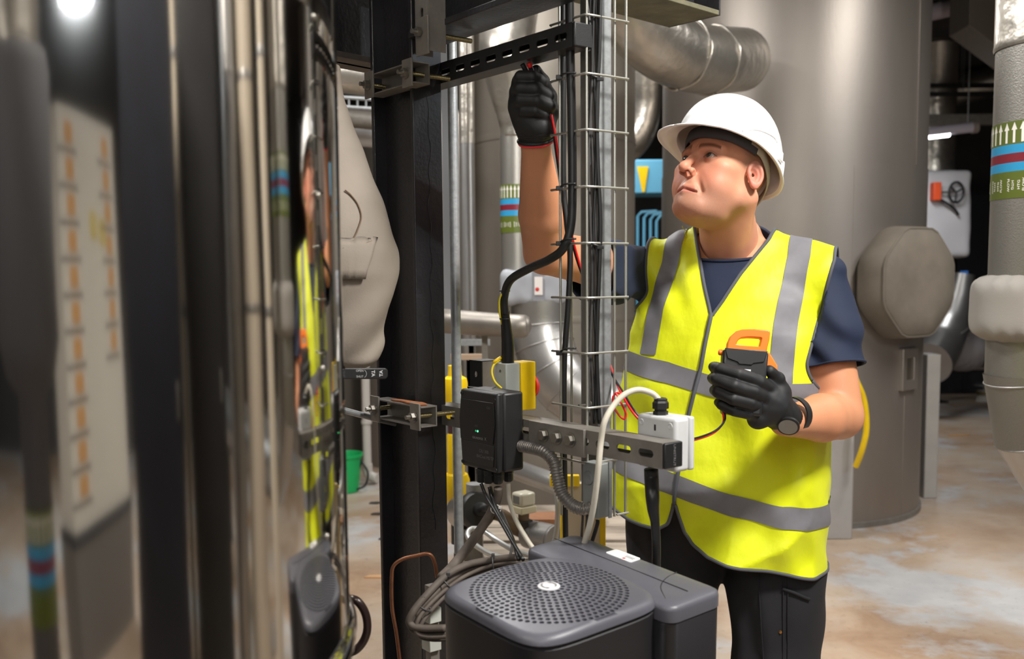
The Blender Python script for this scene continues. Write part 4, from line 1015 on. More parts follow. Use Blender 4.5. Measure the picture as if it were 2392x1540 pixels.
def glove_b(p):
    d = s_chain(p, [gb(1849, 985, 0.045), gb(1826, 968, 0.022), gb(1800, 948, 0.0), gb(1784, 930, -0.012)], [0.0300, 0.0330, 0.0375, 0.032], 0.015)
    d = smin(d, s_cap(p, gb(1812, 915, 0.0), gb(1770, 978, -0.02), 0.024, 0.022), 0.02)
    F = [([(1806, 912, -0.012), (1772, 892, -0.050), (1725, 874, -0.066), (1682, 862, -0.050), (1668, 858, -0.014)], 0.0128),
         ([(1796, 934, -0.018), (1760, 916, -0.060), (1715, 902, -0.074), (1674, 886, -0.052), (1666, 884, -0.012)], 0.0132),
         ([(1786, 956, -0.018), (1752, 942, -0.058), (1712, 932, -0.070), (1677, 916, -0.050), (1670, 912, -0.012)], 0.0126),
         ([(1776, 976, -0.014), (1748, 966, -0.046), (1715, 960, -0.056), (1686, 946, -0.042), (1680, 940, -0.012)], 0.0114)]
    for ch, r in F:
        e = s_chain(p, [gb(*c) for c in ch], [r*1.15, r*1.08, r, r*0.96, r*0.9], 0); d = smin(d, e, 0.0045)
    th = s_chain(p, [gb(1826, 950, 0.012), gb(1826, 915, 0.004), gb(1816, 886, -0.01), gb(1798, 866, -0.03)], [0.022, 0.0165, 0.0135, 0.011], 0.008)
    d = smin(d, th, 0.008)
    ax = nrm(gb(1849, 985, 0.045)-gb(1826, 968, 0.022)); s = (p-gb(1840, 978, 0.035))@ax
    rib = np.where(s > -0.02, 0.0005*np.sin(s*1500), 0)
    d = d+rib+0.0004*wob(p, 53, 40)
    return smax(d, (p-gb(1851, 985, 0.046))@ax, 0.002)
v, q = nets(glove_b, gb(1760, 930, 0)+np.array([-0.11, -0.105, -0.10]), gb(1760, 930, 0)+np.array([0.125, 0.10, 0.09]), 0.0017)
v = relax(v, q, 1, 0.4); g2 = smesh('work_glove', v, q, M_GLOVE, man); g2['label'] = 'black knitted glove gripping the meter'
# --- wristwatch
wa = nrm(ELL-WRL); wc = P(1852, 970, 2.035); x, y, _ = frame(wa, (0, 0, 1))
wt = thing('wristwatch', 'round black wristwatch on the left wrist', 'watch', wc); del wt['category']; wt.parent = man; wt.location = wc-MO
M_STRAP = mat('black_strap', lin(20, 20, 22), 0.5)
ring = [[wc+wa*s*0.011+(0.0385 if e else 0.0355)*(math.cos(t)*x+math.sin(t)*y) for s, e in ((-1, 0), (-1, 1), (1, 1), (1, 0))] for t in np.linspace(0, 2*math.pi, 48, endpoint=False)]
ORG[wt.name] = wc
MB().grid(ring, closed_u=True, closed_v=True).build('strap', M_STRAP, wt, smooth=40)
fn = nrm(np.array([-0.30, -0.80, -0.52])); fo = P(1841, 997, 1.958)-fn*0.008
MB().lathe([(0.019, 0.0), (0.0225, 0.003), (0.0225, 0.008), (0.020, 0.010), (0.0188, 0.0098)], fo, fn, n=36).build('case', M_STRAP, wt, smooth=50)
MB().lathe([(0.0186, 0.0098), (0.00001, 0.0102)], fo, fn, n=36).build('dial', mat('watch_dial', lin(128, 124, 116), 0.25, coat=0.6), wt, smooth=50)
# --- hard hat
M_HAT = mat('white_abs', (0.86, 0.86, 0.86), 0.28, coat=0.3); M_HATIN = mat('hat_inside', lin(226, 216, 202), 0.5)
def hq(x, y, z): return HC+HL*x+HF*y+HU*z
def hat_base(t):
    c, s = math.cos(t), math.sin(t); ay = 0.128 if c > 0 else 0.138; return 0.113*s, ay*c-0.002
def rim_z(t):
    a = abs((t+math.pi) % (2*math.pi)-math.pi); return float(np.interp(a, [0, 0.6, 1.2, 1.6, 2.1, 2.6, math.pi], [0.076, 0.074, 0.064, 0.050, 0.034, 0.022, 0.018]))
NT = 96; rows = []
for k in range(17):
    ph = k/16*math.pi/2; row = []
    for i in range(NT):
        t = 2*math.pi*i/NT; bx, by = hat_base(t); zr = rim_z(t); f = math.cos(ph)**0.85 if k < 16 else 0.0
        zt_ = 0.190; z = zr+(zt_-zr)*math.sin(ph)**(0.95)
        sh = 1.0+0.03*(1-math.sin(ph))
        row.append(hq(bx*f*sh, by*f*sh+0.004*math.sin(ph), z))
    rows.append(row)
brim = []
for e, dz in ((1.0, -0.006), (0.5, -0.001), (0.0, 0.0)):
    row = []
    for i in range(NT):
        t = 2*math.pi*i/NT; a = abs((t+math.pi) % (2*math.pi)-math.pi); bx, by = hat_base(t); n2 = nrm([bx/0.113**2, by/0.13**2, 0])
        ext = float(np.interp(a, [0, 0.35, 0.7, 1.05, 1.4, 2.0, math.pi], [0.054, 0.050, 0.036, 0.018, 0.010, 0.006, 0.006]))
        drop = float(np.interp(a, [0, 0.5, 1.0, 1.5], [0.022, 0.017, 0.008, 0.0]))
        row.append(hq(bx*1.03+n2[0]*ext*e, by*1.03+n2[1]*ext*e, rim_z(t)-drop*e**1.3+(dz if e else 0)))
    brim.append(row)
hat = MB().grid(brim+rows, closed_v=True).build('hard_hat', M_HAT, man, smooth=180, solid=0.003)
hat['label'] = 'white hard hat'
rimline = brim[0]+[brim[0][0]]
MB().tube(rimline, 0.0022, n=8).build('brim_edge', M_HAT, hat, smooth=180)
# moulded ridge where peak meets crown, accessory slot, vents
def hatpt(t, k, out=0.0):
    ph = k*math.pi/2; bx, by = hat_base(t); zr = rim_z(t); f = math.cos(ph)**0.85; z = zr+(0.190-zr)*math.sin(ph)**0.95; sh = 1.0+0.03*(1-math.sin(ph))
    n3 = nrm([bx/0.113**2*f, by/0.13**2*f, math.sin(ph)/0.12]); return hq(bx*f*sh+n3[0]*out, by*f*sh+0.004*math.sin(ph)+n3[1]*out, z+n3[2]*out), nrm(HL*n3[0]+HF*n3[1]+HU*n3[2])
for sd in (1, -1):
    c3, n3 = hatpt(sd*1.90, 0.10, 0.0015); tt = nrm(np.cross(HU, n3)); uu = np.cross(n3, tt)
    MB().box(c3, (0.012, 0.012, 0.0035), (tt, uu, n3)).build('accessory_slot', M_HAT, hat, bevel=0.002)
    MB().tube([hatpt(sd*a_, k_, 0.001)[0] for a_, k_ in ((2.25, 0.0), (2.22, 0.08), (2.32, 0.17), (2.6, 0.20), (2.9, 0.19))], 0.003, n=8, smooth=6).build('moulded_rib', M_HAT, hat, smooth=180)
    MB().tube([hatpt(sd*a_, k_, 0.0005)[0] for a_, k_ in ((0.95, 0.02), (1.15, 0.10), (1.4, 0.16), (1.65, 0.20), (1.75, 0.19))], 0.003, n=8, smooth=6).build('moulded_rib', M_HAT, hat, smooth=180)
    for j in range(3):
        c3, n3 = hatpt(sd*(1.9+0.25*j), 0.72, 0.0); tt = nrm(np.cross(HU, n3)); uu = np.cross(n3, tt)
        MB().box(c3, (0.008, 0.0015, 0.0008), (tt, uu, n3)).build('vent', mat('vent_shadow', lin(120, 120, 124), 0.6), hat)
# harness: dark brow band at the front, grey strap round the sides and back
def band(a0, a1, z_off, hgt, rk, m, name, n=40):
    g = []
    for i in range(n+1):
        t = a0+(a1-a0)*i/n; bx, by = hat_base(t); zz = rim_z(t)
        zz = float(np.interp(abs(t), [0, 0.8, 1.6, 2.4, 3.2], [0.066, 0.062, 0.052, 0.010, -0.035]))+z_off
        g.append([hq(bx*rk, by*rk, zz-hgt/2), hq(bx*rk*1.02, by*rk*1.02, zz), hq(bx*rk, by*rk, zz+hgt/2)])
    return MB().grid(g).build(name, m, hat, smooth=180, solid=0.003)
band(-1.45, 1.45, 0.004, 0.028, 0.80, mat('charcoal_sweatband', lin(62, 64, 70), 0.8), 'sweatband')
band(1.25, 3.14, 0.006, 0.022, 0.80, mat('grey_harness', lin(176, 172, 160), 0.5), 'harness_strap'); band(-3.14, -1.25, 0.006, 0.022, 0.80, mat('grey_harness', lin(176, 172, 160), 0.5), 'harness_strap')
# --- a loose thread of yellow on the vest's shoulder
th = [P(1606, 556, 2.33), P(1600, 545, 2.33), P(1603, 540, 2.33), P(1596, 534, 2.33), P(1594, 528, 2.33)]
MB().tube(th, 0.0009, n=6, smooth=4).build('loose_thread', M_HIVIS, vest, smooth=180)
# ================================================================== clamp meter and its leads
MY = 1.955
t = thing('clamp_meter', 'black and orange clamp meter held in the worker\'s gloved left hand', 'meter', P(1742, 900, MY))
mx = nrm(P(1795, 823, MY-0.004)-P(1692, 815, MY+0.004)); my = nrm(nrm(P(1748, 815, MY)-P(1735, 890, MY-0.012))-0.0*mx); mz = nrm(np.cross(mx, my)); my = np.cross(mz, mx)
mc = P(1743, 818, MY)
M_METER = mat('meter_black', lin(30, 30, 31), 0.38); M_ORANGE = mat('orange_plastic', lin(240, 116, 22), 0.38)
w2 = 0.045
MB().prism([(-w2, 0.0), (w2, 0.0), (w2*0.97, -0.05), (w2*0.86, -0.13), (-w2*0.86, -0.13), (-w2*0.97, -0.05)], mc-mz*0.040, mx, my, mz, 0.040).build('meter_body', M_METER, t, bevel=0.006, seg=3)
MB().prism([(-w2*0.94, 0.001), (w2*0.94, 0.001), (w2*0.80, -0.022), (w2*0.35, -0.026), (w2*0.28, -0.030), (-w2*0.28, -0.030), (-w2*0.35, -0.026), (-w2*0.80, -0.020)], mc, mx, my, mz, 0.003).build('moulded_shoulder', M_METER, t, bevel=0.0015)
MB().box(mc+mx*-0.004-my*0.045+mz*0.0008, (0.0155, 0.0065, 0.0008), (mx, my, mz)).build('rating_label', mat('silver_label', lin(205, 205, 205), 0.5), t)
jaw = [(-0.038, -0.004), (-0.037, 0.012), (-0.032, 0.026), (-0.023, 0.036), (-0.010, 0.041), (0.012, 0.0435), (0.042, 0.043), (0.045, 0.040), (0.044, 0.024), (0.041, 0.008), (0.040, -0.004), (0.0, -0.004)]
hole = [(-0.020, 0.010), (-0.019, 0.014), (-0.016, 0.020), (-0.010, 0.0245), (0.002, 0.0265), (0.012, 0.027), (0.026, 0.027), (0.029, 0.025), (0.0275, 0.017), (0.026, 0.010), (0.0245, 0.0085), (0.0, 0.0085)]
def ringprism(outer, inner, o, ax, ay, az, d):
    n = len(outer); mb = MB(); V = []
    for z in (0, d):
        for L in (outer, inner): V += [o+a*ax+b*ay+az*z for a, b in L]
    f = []
    for i in range(n):
        j = (i+1) % n
        f += [(i, n+i, n+j, j), (2*n+i, 2*n+j, 3*n+j, 3*n+i), (i, j, 2*n+j, 2*n+i), (n+j, n+i, 3*n+i, 3*n+j)]
    return mb.add(V, f)
ringprism(jaw, hole, mc-mz*0.022, mx, my, mz, 0.024).build('jaw', M_ORANGE, t, bevel=0.003, seg=3)
MB().prism([(0.036, -0.000), (0.048, 0.002), (0.066, -0.024), (0.066, -0.043), (0.036, -0.045)], mc-mz*0.038, mx, my, mz, 0.022).build('jaw_trigger', M_ORANGE, t, bevel=0.002)
MB().lathe([(0.006, 0), (0.006, 0.006), (0.004, 0.008)], mc-mx*0.044-my*0.006-mz*0.02, -mx, n=16).build('side_button', M_ORANGE, t, smooth=40)
M_LEADR = mat('red_silicone', lin(215, 30, 30), 0.4); M_LEADB = mat('black_silicone', lin(24, 24, 30), 0.4)
lead = [(1688, 960, 1.945), (1690, 985, 1.93), (1672, 1008, 1.90), (1640, 1023, 1.87), (1600, 1031, 1.80), (1550, 1022, 1.72), (1490, 977, 1.70), (1455, 925, 1.74), (1430, 868, 1.80), (1412, 800, 1.86), (1385, 700, 1.90), (1352, 610, 1.90), (1325, 500, 1.87), (1308, 390, 1.845), (1298, 320, 1.83), (1288, 268, 1.825)]
MB().tube([P(*q) for q in lead], 0.0022, n=10, smooth=8).build('test_lead', M_LEADR, t, smooth=180)
MB().tube([P(q[0]+(-5 if q[1] < 900 else 3), q[1]-4, q[2]+0.002) for q in lead], 0.0022, n=10, smooth=8).build('test_lead', M_LEADB, t, smooth=180)
loop = [(1455, 925, 1.735), (1442, 918, 1.74), (1432, 928, 1.742), (1433, 948, 1.745), (1446, 970, 1.74), (1458, 979, 1.735), (1462, 966, 1.735), (1450, 940, 1.735), (1438, 918, 1.74)]
MB().tube([P(*q) for q in loop], 0.0019, n=8, smooth=8).build('lead_loop', M_LEADR, t, smooth=180)
pr = MB().cyl(P(1234, 176, 1.825), P(1220, 150, 1.815), 0.0044, n=14).build('probe', M_LEADB, t, smooth=40)
pr = MB().cyl(P(1246, 176, 1.825), P(1239, 157, 1.818), 0.0044, n=14).build('probe', M_LEADB, t, smooth=40)
MB().cyl(P(1239, 157, 1.818), P(1235, 147, 1.815), 0.0045, n=14).build('probe_tip_cover', M_LEADR, pr, smooth=40)

# ================================================================== black controller box on the lower rail
def along(o, a, b, z): return o+D1*a+D2*b+UP*z
bo = P(1163, 1108, 1.752)
BW, BD, BH = 0.1155, 0.061, 0.146
t = thing('controller_box', 'black plastic controller box with green lights on the lower rail', 'control box', bo)
MB().box(along(bo, BW/2, BD*0.62, BH/2), (BW/2, BD*0.38, BH/2), (D1, D2, UP)).build('rear_housing', M_PLASTIC_BLK, t, bevel=0.005)
cov = [(0.003, 0.0), (BW-0.003, 0.0), (BW+0.001, 0.045), (BW+0.003, 0.09), (BW-0.001, BH), (0.0, BH), (-0.001, 0.09), (0.001, 0.04)]
MB().prism(cov, along(bo, 0, BD*0.238, 0), D1, UP, -D2, BD*0.238).build('front_cover', M_PLASTIC_BLK, t, bevel=0.004)
MB().prism([(0.012, 0.052), (BW-0.002, 0.052), (BW+0.001, 0.09), (BW-0.004, BH-0.018), (0.010, BH-0.018), (0.006, 0.09)], along(bo, 0, 0.0, 0), D1, UP, -D2, 0.0016).build('display_panel', mat('gloss_black', lin(17, 17, 18), 0.3), t, bevel=0.0006)
MB().prism([(0.012, 0.010), (BW-0.012, 0.010), (BW-0.006, 0.050), (0.010, 0.050)], along(bo, 0, 0.0, 0), D1, UP, -D2, 0.0012).build('lower_panel', M_PLASTIC_BLK, t, bevel=0.0006)
M_GPRINT = mat('grey_print_light', lin(120, 120, 120), 0.6)
lt = MB(); e = -D1
put_text(lt, 'CIU 300', 0.0085, along(bo, 0.040, -0.0014, 0.036), e, UP, lift=0.0004); put_text(lt, 'BACnet MS/TP', 0.0085, along(bo, 0.036, -0.0014, 0.0255), e, UP, lift=0.0004)
put_text(lt, 'CIU', 0.0065, along(bo, 0.024, -0.0018, 0.118), e, UP, lift=0.0004)
lt.build('lettering', mat('dim_print', lin(100, 100, 102), 0.6), t)
lt = MB(); put_text(lt, 'GRUNDFOS', 0.0062, along(bo, 0.058, -0.0018, 0.0585), e, UP, lift=0.0004, bold=0.0001)
put_text(lt, 'X', 0.009, along(bo, 0.034, -0.0018, 0.0595), e, UP, lift=0.0004)
put_text(lt, '/\\ /\\', 0.006, along(bo, 0.062, -0.0018, 0.081), e, UP, lift=0.0004)
lt.build('maker_lettering', M_GPRINT, t)
M_LED = mat('green_led', (0.05, 1, 0.25), 0.3, emit=(0.08, 1.0, 0.3), estr=4.0); M_LED2 = mat('green_led_dim', (0.02, 0.3, 0.1), 0.3, emit=(0.03, 0.5, 0.15), estr=0.6)
for a, m_ in ((0.058, M_LED), (0.064, M_LED2)): MB().lathe([(0.0019, 0), (0.0017, 0.0006), (0, 0.0009)], along(bo, a, -0.0016, 0.0715), -D2, n=12).build('indicator_light', m_, t, smooth=60)
for a, z in ((0.006, 0.006), (BW-0.006, 0.008), (0.008, BH-0.012), (BW-0.006, BH-0.008)):
    MB().lathe([(0.0035, 0), (0.0035, 0.001), (0.0018, 0.0012), (0.0016, 0.0004), (0, 0.0004)], along(bo, a, 0.0, z), -D2, n=14).build('cover_screw', M_STRUT_BLK, t, smooth=40)
GL = [(1124, 1112, 1.80), (1141, 1120, 1.79), (1163, 1122, 1.785), (1187, 1114, 1.805)]
for i, q in enumerate(GL):
    p = P(*q); p[2] = bo[2]
    MB().lathe([(0.010, 0.0), (0.010, -0.008), (0.0092, -0.009), (0.0095, -0.020), (0.008, -0.024), (0.006, -0.025)], p, UP, n=8).build('cable_gland', M_PLASTIC_BLK, t, smooth=25)
# cables hanging out of it
def cable(name, label, pts, r, m, smooth=8, n=10, cat='cable', grp=None):
    o = MB().tube([P(*q) for q in pts], r, n=n, smooth=smooth).build(name, m, smooth=180); return tag(o, label, cat, grp)
cable('control_cable', 'black control cable leaving the first gland of the controller box', [(1124, 1130, 1.80), (1136, 1160, 1.79), (1160, 1200, 1.74), (1188, 1250, 1.68), (1222, 1308, 1.60)], 0.0034, M_CABLE)
cable('control_cable', 'black control cable leaving the second gland of the controller box', [(1143, 1138, 1.79), (1150, 1165, 1.785), (1168, 1205, 1.74), (1194, 1250, 1.68), (1212, 1308, 1.61)], 0.0036, M_CABLE)
cable('control_cable', 'thin grey control cable running beside the two black ones', [(1146, 1138, 1.795), (1154, 1162, 1.80), (1178, 1210, 1.76), (1196, 1262, 1.72), (1190, 1310, 1.66)], 0.0026, M_CABLE_GREY)
cable('supply_cable', 'thick dusty cable slanting down from the controller box to the pole', [(1164, 1140, 1.785), (1162, 1165, 1.79), (1140, 1210, 1.80), (1105, 1262, 1.80), (1062, 1318, 1.78), (1030, 1350, 1.72)], [0.0085, 0.0085, 0.0088, 0.0092, 0.0095, 0.009], M_DUSTY)
cable('signal_cable', 'cream cable hanging from the last gland of the controller box', [(1187, 1130, 1.805), (1190, 1170, 1.80), (1205, 1215, 1.76), (1232, 1262, 1.70), (1262, 1306, 1.62)], 0.0044, M_CABLE_WHITE)
o = MB(); p = P(1158, 1190, 1.772); o.tube([p+0.009*(math.cos(a)*XA+math.sin(a)*(0.8*UP+0.4*YA)) for a in np.linspace(0, 2*math.pi, 16)], 0.0012, n=6); o.box(p+XA*0.008-YA*0.004+UP*0.004, (0.003, 0.002, 0.002))
tag(o.build('cable_tie', mat('white_nylon', lin(205, 200, 190), 0.5)), 'white cable tie gathering the control cables', 'cable tie')

# ================================================================== yellow and grey isolator with its thick black cable
io = P(1183, 965, 1.862); IH = 0.094
t = thing('isolator_switch', 'grey isolator box with a yellow cover and red knob behind the controller', 'switch', io)
MB().box(along(io, 0.0175, 0.017, IH/2), (0.0175, 0.017, IH/2), (D1, D2, UP)).build('grey_base', mat('grey_abs', lin(176, 182, 178), 0.5), t, bevel=0.002)
MB().box(along(io, 0.0165, 0.0345+0.018, IH/2+0.001), (0.0195, 0.018, IH/2), (D1, D2, UP)).build('yellow_cover', M_YELLOW, t, bevel=0.002)
MB().lathe([(0.022, 0), (0.022, 0.006), (0.018, 0.009), (0, 0.009)], along(io, 0.015, 0.0705, 0.045), D2, n=24).build('rotary_knob', mat('red_plastic', lin(214, 48, 36), 0.4), t, smooth=40)
for z in (0.015, IH-0.015): MB().lathe([(0.003, 0), (0.003, 0.0006), (0.001, 0.0004)], along(io, 0.018, 0.0, z), -D2, n=12).build('screw', M_BOLT, t, smooth=40)
so = P(1098, 902, 2.00)
t = thing('strut_stub', 'short dark strut stub beside the grey isolator box', 'strut', so)
MB().holed(so+UP*0.026, -D1, UP, -D2, 0.041, 0.052, TH, [(0.02, 0, 0.0, 0.006)]).build('slotted_side', M_STRUT_BLK, t, smooth=30)
MB().box(so+D2*0.022-D1*0.041+UP*0.026, (0.00125, 0.0205, 0.026), (D1, D2, UP)).build('plain_side', M_DARKSTRUT, t)  # side facing the light given the paler strut colour
MB().box(so+D2*0.022-D1*0.020+UP*0.0525, (0.021, 0.022, 0.00125), (D1, D2, UP)).build('top_side', M_STRUT_BLK, t)
MB().box(so+D2*0.022-D1*0.020-UP*0.004, (0.024, 0.026, 0.003), (D1, D2, UP)).build('base_plate', M_STRUT_BLK, t)
t = thing('power_cable', 'thick black power cable rising from the isolator into the basket', 'cable', P(1186, 852, 1.885))
main = [(1180, 735, 1.865), (1178, 695, 1.86), (1192, 655, 1.84), (1235, 628, 1.80), (1282, 607, 1.76), (1316, 580, 1.742), (1333, 530, 1.738), (1337, 450, 1.738), (1336, 300, 1.738), (1332, 120, 1.738), (1330, -20, 1.738)]
MB().tube([P(*q) for q in main], 0.0078, n=14, smooth=10).build('cable_sheath', M_CABLE, t, smooth=180)
MB().tube([P(1186, 848, 1.885), P(1186, 806, 1.88), P(1183, 770, 1.875), P(1180, 742, 1.868), P(1180, 726, 1.866)], [0.0125, 0.0122, 0.0105, 0.0092, 0.0088], n=14, smooth=6).build('gland_boot', M_CABLE, t, smooth=180)
MB().tube([P(1172, 758, 1.868), P(1167, 730, 1.86), P(1167, 700, 1.855), P(1176, 680, 1.853)], 0.0018, n=8, smooth=6).build('earth_core', mat('yellow_green_core', lin(222, 205, 40), 0.5), t, smooth=180)
for y in (680, 745): MB().tube([P(1179, y, 1.863)+0.0095*(math.cos(a)*XA+math.sin(a)*YA) for a in np.linspace(0, 2*math.pi, 20)], 0.0012, n=6).build('tie_wrap', M_CABLE, t, smooth=180)
MB().tube([P(1168, 842, 1.878), P(1154, 852, 1.872), P(1149, 870, 1.866), P(1156, 892, 1.860), P(1172, 908, 1.855)], 0.0022, n=8, smooth=8).build('earth_tail', mat('yellow_core', lin(228, 205, 30), 0.5), t, smooth=180)
MB().tube([P(1170, 836, 1.88), P(1160, 842, 1.876), P(1153, 848, 1.873)], 0.0036, n=8).build('earth_lug', M_YELLOW, t, smooth=180)
cable('black_flat_cable', 'black cable running down behind the left wires of the basket', [(1316, -20, 1.80), (1316, 150, 1.80), (1316, 420, 1.80), (1324, 520, 1.795), (1332, 600, 1.79), (1327, 720, 1.79), (1318, 850, 1.79), (1318, 1040, 1.79), (1322, 1300, 1.80)], 0.0055, M_CABLE)
# grey and black cables gathered in the corner of the basket
for i, (dx, r, m_, lb) in enumerate([(-6, 0.0027, M_CABLE_GREY, 'leftmost grey cable in the basket corner'), (-1, 0.0030, M_CABLE_GREY, 'second grey cable in the basket corner'), (4, 0.0028, M_CABLE, 'middle black cable in the basket corner'),
                               (9, 0.0030, M_CABLE_GREY, 'second grey cable from the bright strut side in the basket'), (13, 0.0040, M_CABLE, 'thick black cable beside the bright strut side')]):
    ys = [-20, 120, 250, 380, 520, 660, 800, 900, 990]
    pts = [(1385+dx+4.5*math.sin(y*0.012+i*1.9)+(-10 if (y < 60 and i < 2) else 0), y, 1.728+0.003*(i % 2)) for y in ys]
    cable('basket_cable', lb, pts, r, m_, grp='cables in the wire basket')
for k, (px, py) in enumerate([(1400, 177), (1398, 570)]):
    t = thing('cable_tie', ('black cable tie round the cables near the top of the basket', 'black cable tie round the cables at the worker\'s shoulder height')[k], 'cable tie', P(px, py, 1.715))
    MB().tube([P(1372, py-6, 1.72), P(1386, py+1, 1.712), P(1400, py+6, 1.715)], 0.002, n=8, smooth=4).build('strap', M_CABLE, t, smooth=180)
    MB().box(P(1402, py+8, 1.714), (0.006, 0.003, 0.003)).build('lock_head', M_CABLE, t, bevel=0.0008)
for k, py in enumerate((178, 437, 566, 822)):
    t = thing('cable_tie', ['topmost', 'second', 'third', 'lowest'][k]+' black cable tie on the left edge of the basket', 'cable tie', P(1308, py, 1.74))
    MB().box(P(1306, py+3, 1.745), (0.0055, 0.004, 0.004)).build('lock_head', M_CABLE, t, bevel=0.001)
    MB().tube([P(1308, py, 1.745), P(1322, py-7, 1.728), P(1346, py-8, 1.726)], 0.0018, n=8, smooth=4).build('strap', M_CABLE, t, smooth=180)

# ================================================================== junction box on the end of the lower rail
jo = pl+D1*0.010+D2*(S+0.0006)+UP*-0.014; JW, JD, JH = 0.0875, 0.040, 0.088
t = thing('junction_box', 'pale grey junction box behind the near end of the lower rail', 'junction box', jo)
M_JB = mat('pale_grey_abs', lin(196, 197, 198), 0.45, var=0.08, vscale=20)
MB().box(along(jo, JW/2, JD*0.42, JH/2), (JW/2, JD*0.42, JH/2), (D1, D2, UP)).build('base', M_JB, t, bevel=0.006, seg=3)
MB().box(along(jo, JW/2, JD*0.84+0.0066, JH/2), (JW/2, 0.0062, JH/2), (D1, D2, UP)).build('lid', M_JB, t, bevel=0.004, seg=3)
for a, z in ((0.012, JH-0.013), (JW-0.012, JH-0.013), (0.012, 0.012), (JW-0.012, 0.012)):
    MB().lathe([(0.0055, 0.0), (0.0050, 0.0012), (0.0034, 0.0012), (0.0028, 0.0003), (0, 0.0003)], along(jo, a, 0, z), -D2, n=18).build('screw_boss', M_JB, t, smooth=40)
MB().box(along(jo, 0.045, -0.0003, JH-0.019), (0.0018, 0.0004, 0.005), (D1, D2, UP)).build('keyhole', M_PLASTIC_BLK, t)
gp = along(jo, 0.050, 0.018, JH)
MB().lathe([(0.0125, 0), (0.0125, 0.006), (0.0100, 0.007), (0.0100, 0.009), (0.0135, 0.010), (0.0135, 0.020), (0.0110, 0.023), (0.0110, 0.026), (0.0085, 0.028), (0.006, 0.028)], gp, UP, n=6).build('cable_gland', M_PLASTIC_BLK, t, smooth=20)
g0 = gp+UP*0.026
gY = gp[1]
wp = [g0-UP*0.004, P(1541, 937, gY), P(1524, 920, gY), P(1491, 911, gY-0.005), P(1459, 922, gY-0.012), P(1432, 949, gY-0.02), P(1412, 986, gY-0.03), P(1404, 1030, 1.575), P(1398, 1090, 1.57), P(1390, 1160, 1.58), P(1378, 1225, 1.60), P(1360, 1285, 1.63)]
tag(MB().tube(wp, 0.0050, n=14, smooth=10).build('data_cable', M_CABLE_WHITE, smooth=180), 'cream cable arching out of the top gland of the junction box', 'cable')
q0 = along(jo, 0.052, 0.018, 0.002); 
sl = [P(1521, 1096, q0[1]), P(1522, 1120, q0[1]), P(1524, 1160, 1.585), P(1526, 1192, 1.585), P(1530, 1220, 1.585), P(1533, 1270, 1.585), P(1533, 1330, 1.59), P(1532, 1380, 1.60)]
tag(MB().tube(sl, [0.0118, 0.0120, 0.0115, 0.0098, 0.0076, 0.0072, 0.0072, 0.0072], n=14, smooth=6).build('sleeved_cable', M_CABLE, smooth=180), 'thick black sleeved cable hanging under the junction box', 'cable')

# ================================================================== corrugated conduit, end box under the basket
path = smooth_path([P(*q) for q in [(1205, 1040, 1.80), (1240, 1046, 1.765), (1272, 1056, 1.735), (1294, 1080, 1.72), (1302, 1115, 1.715), (1312, 1152, 1.71), (1336, 1180, 1.70), (1362, 1190, 1.69), (1380, 1186, 1.69)]], 24)
seg = np.linalg.norm(np.diff(path, axis=0), axis=1); s = np.concatenate([[0], np.cumsum(seg)]); ns = int(s[-1]/0.0012)
pp = np.stack([np.interp(np.linspace(0, s[-1], ns), s, path[:, k]) for k in range(3)], 1)
rr = [0.0108+0.0013*math.sin(2*math.pi*i/4.4) for i in range(ns)]
tag(MB().tube(pp, rr, n=18).build('corrugated_conduit', mat('grey_flexible_conduit', lin(140, 135, 130), 0.36, 0.5, var=0.3, vscale=30), smooth=180), 'ribbed grey flexible conduit curving below the lower rail', 'conduit')
eo = P(1397, 1213, 1.685)
t = thing('end_box', 'grey metal end box at the foot of the cable basket', 'box', eo)
EH = 0.096
MB().box(along(eo, 0.020, 0.014, EH/2), (0.020, 0.014, EH/2), (D1, D2, UP)).build('box_body', mat('grey_green_metal', lin(138, 142, 140), 0.5, 0.2), t, bevel=0.0015)
MB().lathe([(0.013, 0), (0.012, 0.003), (0.006, 0.004), (0, 0.004)], along(eo, 0.024, 0, EH*0.72), -D2, n=20).build('knockout', M_GALV, t, smooth=40)
MB().box(along(eo, -0.001, 0.028, EH/2), (0.0012, 0.0035, EH/2+0.002), (D1, D2, UP)).build('lid_flange', M_GALV, t)
for i, (a, b) in enumerate(((1362, 1355), (1372, 1366), (1396, 1372))):
    cable('thin_cable', ('thin dark cable left of the cream cable below the end box', 'thin dark cable between two others below the end box', 'black cable curving left under the end box')[i], [(a, 1190 if i < 2 else 1215, 1.70), (a-2, 1230, 1.70), (b, 1300, 1.70)], 0.0022 if i < 2 else 0.0035, M_CABLE_GREY if i < 2 else M_CABLE)

# ================================================================== fan-cooled pump drive in the front
tilt = rad(4.0); ct, st_ = math.cos(tilt), math.sin(tilt)
def tiltv(v): return np.array([v[0], v[1]*ct-0*v[2]+v[2]*-st_*1.0, v[2]*ct+v[1]*st_])
EU = tiltv(-D1); EV = tiltv(D2); EN = nrm(np.cross(EU, EV)); EN = EN if EN[2] > 0 else -EN
FC = P(1282, 1386, 1.40)
def fp(u, w, n): return FC+EU*u+EV*w+EN*n
M_DRIVE = mat('charcoal_lit_top', lin(86, 86, 94), 0.42, var=0.1, vscale=12, bump=0.06, bscale=700)  # top parts: paler charcoal, light from above put into the colour
M_DRIVE2 = mat('charcoal_shaded_side', lin(28, 27, 30), 0.5, var=0.1, vscale=10, bump=0.05, bscale=500)  # side parts: darker charcoal, their shade put into the colour
t = thing('pump_drive', 'dark grey pump drive with a round perforated fan grille on top', 'pump drive', (FC[0], FC[1], 0))
